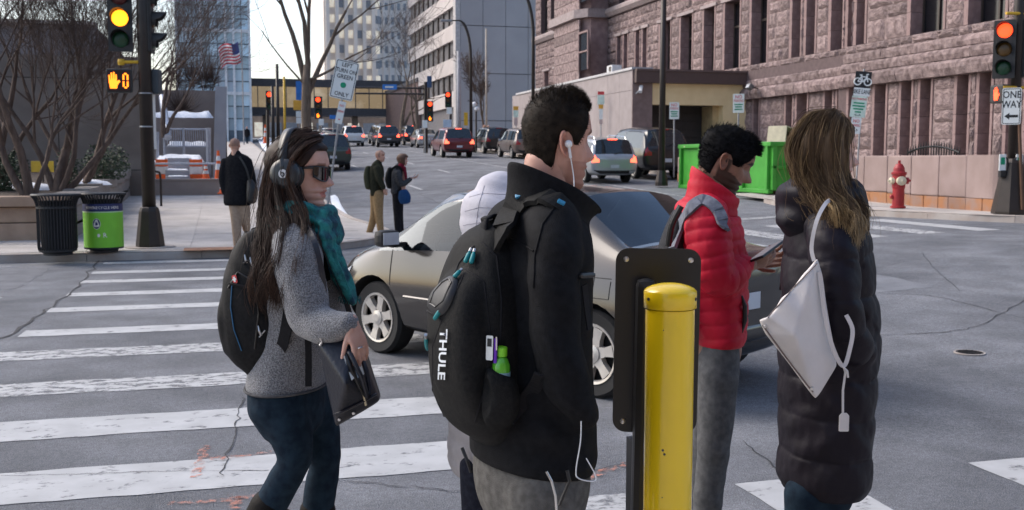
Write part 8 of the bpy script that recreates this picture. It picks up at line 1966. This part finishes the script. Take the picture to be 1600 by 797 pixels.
ch = cap_hair(Q5, line1, lambda p, z: .004, 4, 300, .0006, .012, .1); child('hair', ch, HF, p5)
gd = [[(1300, 180, -.02), (1268, 190, -.05), (1250, 222, -.07), (1244, 262, -.08), (1254, 292, -.09), (1268, 312, -.12), (1285, 332, -.14)],
      [(1303, 179, -.02), (1276, 188, -.07), (1259, 222, -.095), (1255, 265, -.10), (1270, 300, -.12), (1288, 330, -.16), (1300, 356, -.19)],
      [(1305, 179, -.02), (1288, 188, -.085), (1275, 222, -.115), (1270, 268, -.12), (1285, 305, -.14), (1305, 338, -.19), (1312, 372, -.22)],
      [(1307, 180, -.02), (1303, 190, -.09), (1295, 224, -.12), (1292, 270, -.125), (1304, 310, -.15), (1320, 342, -.19), (1322, 382, -.21)],
      [(1309, 181, -.02), (1316, 194, -.08), (1309, 228, -.11), (1307, 272, -.115), (1318, 312, -.14), (1334, 340, -.16), (1334, 378, -.18)],
      [(1311, 182, -.01), (1322, 200, -.06), (1317, 232, -.09), (1316, 276, -.10), (1328, 312, -.11), (1341, 336, -.12), (1340, 368, -.14)]]
gw = [[w(*q) for q in g] for g in gd]; vol = MB()
for g in gw: lofts(vol, [(g[1], .016, .014), (g[2], .022, .018), (g[3], .023, .018), (g[4], .020, .016), (g[5], .013, .011), (g[5].lerp(g[6], .5), .007, .006)], dirv(0, 1), 10)
vm = fuse(vol, .007, 4); wrinkle(vm, .005, 60, (1, 1, .1), 4); child('hair_mass', vm, HF, p5)
child('hair_strands', strands(gw, 3600, .0008, 15, .014, .014), HF, p5, stuff=True); child('hair_strands', strands(gw, 2000, .0008, 16, .016, .017), HF2, p5, stuff=True)
tips = [[g[3], g[4], g[5], g[6]] for g in gw[1:]]; child('hair_strands', strands(tips, 1800, .0008, 17, .013, .022, seg=14), HF3, p5, stuff=True)
# white tote
t5 = thing('tote_bag', w(1245, 620, -.34), 'white leather tote bag hanging at the side of the long coat', 'handbag'); WL = M('white_leather', (.60, .565, .55), .42, var=.05, scale=12, bump=.15, bscale=160); WLE = M('tote_edge', (.16, .12, .11), .5)
tv = [w(1278, 402, -.33), w(1200, 494, -.37), w(1186, 500, -.35), w(1196, 522, -.36), w(1274, 624, -.34), w(1283, 612, -.33), w(1308, 572, -.30), w(1286, 430, -.32)]
tb = [w(1276, 404, -.27), w(1200, 496, -.24), w(1192, 502, -.24), w(1200, 522, -.24), w(1274, 618, -.25), w(1281, 608, -.25), w(1304, 570, -.25), w(1283, 432, -.27)]
c_ = w(1243, 525, -.40); vs = tv + tb + [c_, w(1243, 520, -.22)]; fs = [(i, (i + 1) % 8, 16) for i in range(8)] + [((i + 1) % 8 + 8, i + 8, 17) for i in range(8)] + [(i, i + 8, (i + 1) % 8 + 8, (i + 1) % 8) for i in range(8)]
tm = fuse(MB().add(vs, fs), .0045, 16); folds(tm, [(w(1225, 480, -.4), dirv(.7, 0, .7)), (w(1262, 470, -.38), dirv(.9, 0, .25))], .005, 60, .08); wrinkle(tm, .003, 20, (1, 1, 1), 6); ob('bag_body', tm, WL, t5, world=True, smooth=True)
bv5 = BVHTree.FromPolygons([tuple(v.co + t5.location) for v in tm.vertices], [tuple(p.vertices) for p in tm.polygons])
online(bv5, [(1192, 508), (1230, 560), (1270, 612)], w, .0022, WLE, 'bottom_seam', t5); online(bv5, [(1200, 497), (1236, 455), (1276, 412)], w, .0015, WLE, 'side_seam', t5)
for x, y in ((1196, 510), (1268, 607)): ob('stud', MB().lathe([(.006, 0), (.004, .006)], 10, onto(bv5, x, y, w, e=.001), ax=dirv(-.2, -1)), STEEL, t5, world=True)
ob('handle', strap([w(1272, 408, -.33), w(1268, 385, -.32), w(1276, 345, -.31), w(1290, 318, -.25), w(1300, 312, -.18)], .011, .003, dirv(-.3, -1)), WL, t5, world=True)
ob('handle', strap([w(1280, 425, -.335), w(1290, 500, -.34), w(1303, 548, -.34), w(1318, 572, -.33), w(1328, 545, -.32), w(1332, 515, -.31), w(1322, 492, -.30)], .012, .003, dirv(.1, -1)), WL, t5, world=True)
ob('tag_cord', MB().tube([w(1318, 572, -.335), w(1321, 582, -.34), w(1317, 610, -.34), w(1317, 645, -.34)], .0035, 6), WL, t5, world=True); ob('tag_cord', MB().tube([w(1314, 570, -.34), w(1324, 580, -.345), w(1325, 590, -.345)], .003, 6), WL, t5, world=True)
Qt = frame4(w(1318.5, 659, -.345), dirv(1, 0, 0), dirv(0, 0, 1)); ob('tag', xf(MB().prism([(-.014, -.026), (.014, -.026), (.014, .018), (.007, .026), (-.007, .026), (-.014, .018)], .003), Qt), WL, t5, world=True); ob('tag_edge', xf(MB().box((0, -.0255, .002), (.024, .004, .005)), Qt), STEEL, t5, world=True)

# ------------------------------------------------------------------ yellow bollard and the back of a sign
w, k = B(2.6); c = w(1044, 700); yb = thing('bollard', Vector((c.x, c.y, .14)), 'bright yellow steel bollard with domed cap in the foreground', 'bollard')
YB = M('bollard_yellow', (.86, .58, .008), .26, var=.03, scale=3, coat=.4); zt = w(1044, 482).z - .14; zt2 = w(1044, 455).z - .14; rr = 38.5 * k; rc = 41.5 * k; zr = w(1044, 480).z - .14; ztop_ = w(1044, 440).z - .14
ob('pipe', MB().lathe([(rr, 0), (rr, zt)], 48, caps=False), YB, yb, smooth=True)
ob('cap', MB().lathe([(rr - .001, zr - .002), (rc, zr), (rc, zt2), (rc * .985, zt2 + .002), (rc * .9, zt2 + .008), (rc * .7, zt2 + .014), (rc * .4, zt2 + .019), (.001, zt2 + .021)], 48), YB, yb, smooth=True)
for s in (-.88, .88): a = math.asin(s); q = Vector((math.sin(a) * rc, -math.cos(a) * rc, zt2 - .016)); q.rotate(Matrix.Rotation(-YAW, 3, 'Z')); ob('cap_screw', MB().lathe([(.005, -.002), (.004, .002)], 10, q, ax=Vector((q.x, q.y, 0))), SBK, yb)
q = Vector((-.022, -rr - .0005, w(1030, 694).z - .14)); q.rotate(Matrix.Rotation(-YAW, 3, 'Z')); 
for (dx, dz) in ((0, 0), (.004, -.01), (-.002, .3), (.002, .38), (0, -.12), (.006, -.2)):
    qq = Vector((-.022 + dx, -math.sqrt(rr * rr - (.022 - dx) ** 2) - .0004, q.z + dz)); qq.rotate(Matrix.Rotation(-YAW, 3, 'Z')); ob('chip', MB().lathe([(.0035 if abs(dz) < .05 else .0018, -.0008), (.003 if abs(dz) < .05 else .0012, .0008)], 7, qq, ax=Vector((qq.x, qq.y, 0))), BRONZE, yb)
w, k = B(2.82); SBP = M('sign_back_black', (.011, .011, .012), .38, var=.1)
sp2 = thing('sign_back', Vector((w(1000, 780).x, w(1000, 780).y, .14)), 'black back of a rounded sign plate standing behind the yellow bollard', 'sign')
hw_, hh_ = 133 * k, 294 * k; Qs = frame4(w(1025.5, 533), dirv(1, -.06, .0), dirv(-.012, 0, 1)) @ Matrix.Rotation(-.012, 4, 'Z'); ob('plate', xf(MB().prism(rrect(hw_, hh_, .035, 6), .004), Qs), SBP, sp2, world=True)
for (x, y) in ((-1, 1), (1, 1), (-1, -1)): ob('bolt', xf(MB().lathe([(.008, 0), (.007, .004), (.003, .005)], 12, (x * (hw_ / 2 - .028), y * (hh_ / 2 - .030), .004)), Qs), STEEL, sp2, world=True)
ob('post', xf(MB().rbox((-.035, -.30, .045), (.052, .95, .06), .02), Qs), SBP, sp2, world=True); ob('post_foot', MB().bx(-.03, .03, -.03, .03, 0, .75), SBP, sp2)
# ================================================================== FAR PEOPLE
def cut_hem(me, z, f=.1):
    V = getv(me); mk = V[:, 2] < z; V[mk, 2] = z + (V[mk, 2] - z) * f; setv(me, V); return me
BALD = skin('peach_skin', (.50, .27, .19), (.55, .31, .225))  # plain skin tone of the bald men and the tiny figures
def far_person(label, d, head, face, skinm, coat_rows, coatm, legs, trm, shoes, shoem, arms, hemy, hair=None, hs=1., hands=True, group=None, base=None):
    w, k = B(d); f = Vector(face).normalized(); l = Vector((-f.y, f.x, 0)); hc = w(*head); Q = head_frame(hc, f, Vector((0, 0, 1)), hs)
    hm, tn = head_mb(lips=(.8, .55, .5), brow=(.4, .35, .3), nphi=40); hm.v = [tuple(Q @ Vector(v)) for v in hm.v]
    nk = MB(); lofts(nk, [(Q @ Vector((-.02, 0, -.06)), .05, .055), (Q @ Vector((-.03, 0, -.16)), .06, .06), (Q @ Vector((-.03, 0, -.45)), .13, .09), (Q @ Vector((-.03, 0, -.8)), .12, .08)], l, 14); ms = [fuse(nk, .02, 3)]
    for a in arms:
        if hands: hn = MB(); hand(hn, w(*a[-1][0]), a[-1][1], a[-1][2], (.5,) * 4, 1., side=1); ms.append(fuse(hn, .006, 2))
    s0 = w(*shoes[0][:3]); bz = zg(s0.x, s0.y) + (shoes[0][4] if len(shoes[0]) > 4 else 0.)
    p = make_person(Vector((hc.x, hc.y, bz)), label, hm, tn, ms, skinm, group)
    ct = MB(); lofts(ct, [(w(*r[0]), r[1], r[2]) for r in coat_rows], l, 22)
    for a in arms: lofts(ct, [(w(*q[0]), q[1], q[1]) for q in a[:-1]], dirv(0, 1), 14)
    cm = fuse(ct, .014, 4); wrinkle(cm, .006, 16, (1, 1, .6), 4); cut_hem(cm, w(head[0], hemy).z); child('coat', cm, coatm, p)
    pk = MB()
    for lg in legs: lofts(pk, [(w(*q[0]), q[1], q[1]) for q in lg], dirv(0, 1), 14)
    pm = fuse(pk, .014, 3); wrinkle(pm, .006, 22, (1, 1, .5), 3); child('trousers', pm, trm, p)
    for s in shoes: sh = MB(); a = w(*s[:3]); shoe(sh, Vector((a.x, a.y, a.z)), s[3], 1.1); child('shoe', fuse(sh, .012, 2), shoem, p)
    if hair: child('hair', cap_hair(Q, hair[0], hair[1], 3, hair[2], .0012, hair[3], .3), hair[4], p)
    return p, w, k, f, l, Q
KH = fabric('khaki_trousers', (.24, .155, .075), (.31, .205, .105), scale=30); KH2 = fabric('tan_trousers', (.34, .245, .175), (.40, .30, .22), scale=30)
OLV = fabric('dark_olive_jacket', (.018, .019, .012), (.032, .032, .020), scale=30); BLC = fabric('black_wool', (.007, .007, .009), (.014, .014, .016), scale=30); GYC = fabric('dark_grey_coat', (.035, .037, .042), (.06, .062, .068), scale=30)
# man walking away on the left sidewalk
P_, w, k, f, l, Q = far_person('bald man in long black coat walking away on left sidewalk', 17.7, (367, 227, 0), dirv(.05, 1), BALD,
    [((368, 240, 0), .09, .08), ((369, 247, 0), .20, .11), ((371, 258, 0), .235, .125), ((371, 280, 0), .225, .13), ((371, 300, 0), .235, .14), ((372, 316, 0), .245, .145)], BLC,
    [[((366, 312, 0), .11), ((369, 345, .0), .085), ((371, 384, .05), .065)], [((380, 312, 0), .11), ((383, 340, .05), .085), ((385, 358, .20), .065)]], KH2,
    [(371, 386, .05, dirv(.1, 1), .14), (385, 362, .2, dirv(.1, 1), .14)], SH_DK,
    [[((352, 252, 0), .075), ((348, 278, 0), .07), ((351, 300, -.02), .055), ((351, 306, 0), dirv(0, 0, -1), dirv(1, 0, 0))], [((387, 252, 0), .075), ((393, 276, 0), .07), ((396, 292, .05), .055), ((396, 297, 0.05), dirv(0, 0, -1), dirv(-1, 0, 0))]], 321,
    hair=(lambda ph: (.03 if abs(((ph + PI) % (2 * PI)) - PI) < 1.6 else -.02), lambda p, z: .003, 500, .0015, M('thin_hair', (.30, .17, .12), .6)))
bg_ = thing('shoulder_bag', w(393, 316, -.05), 'black shoulder bag of the bald man walking away', 'bag'); m = MB(); lofts(m, [(w(391, 284, -.12), .05, .06), (w(394, 298, -.12), .09, .10), (w(393, 312, -.12), .09, .09)], FH, 16); ob('bag_body', fuse(m, .012, 3), M('bag_black', (.008, .008, .009), .5), bg_, world=True, smooth=True); ob('bag_strap', strap([w(391, 286, -.17), w(384, 262, -.17), w(374, 245, -.14)], .03, .006, -FH), M('bag_black', (.008, .008, .009), .5), bg_, world=True)
# man crossing
P_, w, k, f, l, Q = far_person('balding man in olive jacket and khaki trousers stepping at the far corner', 21.6, (594, 244, 0), dirv(.93, -.36), BALD,
    [((592, 253, 0), .08, .07), ((590, 258, 0), .17, .10), ((589, 268, 0), .205, .125), ((589, 285, 0), .20, .13), ((589, 298, 0), .185, .125), ((589, 304, 0), .18, .12)], OLV,
    [[((587, 303, 0), .12), ((585, 335, .05), .09), ((576, 366, .1), .062)], [((591, 303, -.08), .12), ((592, 335, -.1), .09), ((596, 368, -.1), .062)]], KH,
    [(575, 368, .1, dirv(1, -.3)), (596, 371, -.1, dirv(1, -.3))], SH_GR,
    [[((589, 263, -.17), .075), ((593, 280, -.22), .068), ((599, 293, -.18), .055), ((600, 295, -.16), dirv(.4, .2, -1), dirv(-.4, 1, 0))]], 306,
    hair=(lambda ph: (.085 if abs(((ph + PI) % (2 * PI)) - PI) < 1.2 else -.03), lambda p, z: .003, 500, .002, M('thin_hair', (.30, .17, .12), .6)))
b_ = thing('backpack', w(577, 293, 0), 'olive backpack on the balding man at the far corner', 'backpack'); m = MB(); lofts(m, [(w(577, 262, 0), .12, .05), (w(576, 275, 0), .15, .075), (w(578, 292, 0), .14, .075)], l, 18, k=2.6); ob('pack_body', fuse(m, .012, 3), fabric('olive_pack', (.040, .042, .024), (.06, .062, .036)), b_, world=True, smooth=True); ob('strap', strap([w(580, 262, -.12), w(588, 256, -.16), w(594, 264, -.17), w(592, 282, -.19)], .05, .012, -FH), fabric('olive_pack', (.04, .042, .024)), b_, world=True)
# woman with phone
P_, w, k, f, l, Q = far_person('woman in dark grey coat with maroon scarf looking at phone at the far corner', 22.2, (629, 250, 0), dirv(.97, -.2), SK1,
    [((625, 258, 0), .08, .07), ((622, 264, 0), .17, .10), ((621, 275, 0), .20, .125), ((621, 290, 0), .18, .125), ((621, 300, 0), .19, .14)], GYC,
    [[((621, 298, -.07), .115), ((621, 335, -.08), .085), ((622, 361, -.08), .07)], [((623, 298, .07), .115), ((624, 335, .08), .085), ((626, 360, .08), .07)]], BLC,
    [(622, 364, -.08, dirv(1, -.1)), (627, 363, .08, dirv(1, -.1))], SH_DK,
    [[((622, 270, -.16), .075), ((627, 288, -.19), .065), ((641, 280, -.12), .05), ((643, 278, -.12), dirv(1, .1, .1), dirv(0, .5, 1))]], 305,
    hair=(lambda ph: .05 if abs(((ph + PI) % (2 * PI)) - PI) < .9 else -.10, lambda p, z: .02, 1500, .022, M('auburn_hair', (.10, .045, .022), .5)))
m = MB(); lofts(m, [(w(627, 259, -.06), .08, .07), (w(625, 264, -.04), .10, .09)], l, 14); lofts(m, [(w(632, 262, -.09), .05, .035), (w(634, 275, -.11), .05, .03), (w(635, 283, -.1), .04, .02)], FH, 12); child('scarf', fuse(m, .010, 3), fabric('maroon_scarf', (.12, .008, .02), (.18, .014, .03)), P_)
b_ = thing('backpack', w(609, 292, 0), 'black backpack on the woman with phone at the far corner', 'backpack'); m = MB(); lofts(m, [(w(610, 264, 0), .10, .05), (w(608, 278, 0), .14, .08), (w(610, 291, 0), .12, .07)], l, 18, k=2.5); ob('pack_body', fuse(m, .012, 3), BPK, b_, world=True, smooth=True); ob('strap', strap([w(611, 266, -.12), w(620, 260, -.16), w(627, 266, -.17), w(626, 282, -.18)], .05, .012, -FH), BPK, b_, world=True)
b_ = thing('shoulder_bag', w(632, 319, -.2), 'blue shoulder bag of the woman with phone', 'bag'); m = MB(); lofts(m, [(w(630, 299, -.2), .10, .05), (w(632, 308, -.22), .14, .06), (w(633, 316, -.22), .12, .05)], dirv(1, -.2), 16); ob('bag_body', fuse(m, .012, 3), fabric('blue_canvas', (.012, .045, .13), (.02, .07, .18)), b_, world=True, smooth=True); ob('bag_strap', strap([w(628, 300, -.2), w(622, 280, -.22), w(620, 262, -.16)], .025, .006, -FH), WEB, b_, world=True)
b_ = thing('phone', w(648, 275, -.12), 'pale phone held by the woman at the far corner', 'phone'); Rp = frame4(Vector(), dirv(.2, -1, .2), dirv(.8, .2, .6)).to_3x3(); ob('phone_body', MB().rbox(w(648, 274.5, -.12), (.075, .15, .012), .004, R=Rp), M('phone_white', (.7, .7, .7), .3), b_, world=True); ob('screen', MB().box(w(648, 274.5, -.12) + Rp @ Vector((0, 0, .007)), (.064, .13, .001), 0, 0, Rp), M('phone_screen', (.05, .05, .06), .1), b_, world=True)
# tiny figures far away
def tiny(label, px, py, d, h, face):
    z0 = W(px, py, d); z0.z = zg(z0.x, z0.y) + .14; f = Vector(face).normalized(); l = Vector((-f.y, f.x, 0)); m = MB(); s = h / 1.75; U = Vector((0, 0, 1))
    hc = z0 + U * 1.62 * s; Q = head_frame(hc, f, U, s); hm, tn = head_mb(nphi=20); hm.v = [tuple(Q @ Vector(v)) for v in hm.v]
    nk = MB(); lofts(nk, [(z0 + U * 1.5 * s, .05, .05), (z0 + U * 1.2 * s, .12, .09), (z0 + U * .9 * s, .12, .09)], l, 10); p = make_person(z0, label, hm, tn, [fuse(nk, .03, 2)], BALD)
    ct = MB(); lofts(ct, [(z0 + U * 1.46 * s, .12, .09), (z0 + U * 1.3 * s, .22, .13), (z0 + U * 1.0 * s, .20, .14), (z0 + U * .75 * s, .22, .15)], l, 14)
    for q in (-1, 1): lofts(ct, [(z0 + U * 1.4 * s + l * .2 * q, .06, .06), (z0 + U * 1.1 * s + l * .26 * q, .055, .055), (z0 + U * .85 * s + l * .24 * q + f * .08, .045, .045)], f, 10)
    child('coat', fuse(ct, .02, 3), BLC, p); lg = MB()
    for q in (-1, 1): lofts(lg, [(z0 + U * .85 * s + l * .09 * q, .09, .09), (z0 + U * .45 * s + l * .09 * q + f * .06 * q, .07, .07), (z0 + U * .1 + l * .09 * q + f * .12 * q, .05, .05)], f, 10); shoe(lg, z0 + U * .09 + l * .09 * q + f * .12 * q, f)
    child('trousers', fuse(lg, .02, 2), DENIM, p)
tiny('tiny figure in dark clothes far up the left sidewalk', 386, 208, 105, 1.7, dirv(0, 1)); tiny('tiny figure in black beside the far parked cars', 757, 222, 72, 1.75, dirv(-1, 0)); tiny('tiny figure in black next to another by the far parked cars', 763, 222, 73, 1.7, dirv(.6, -1))
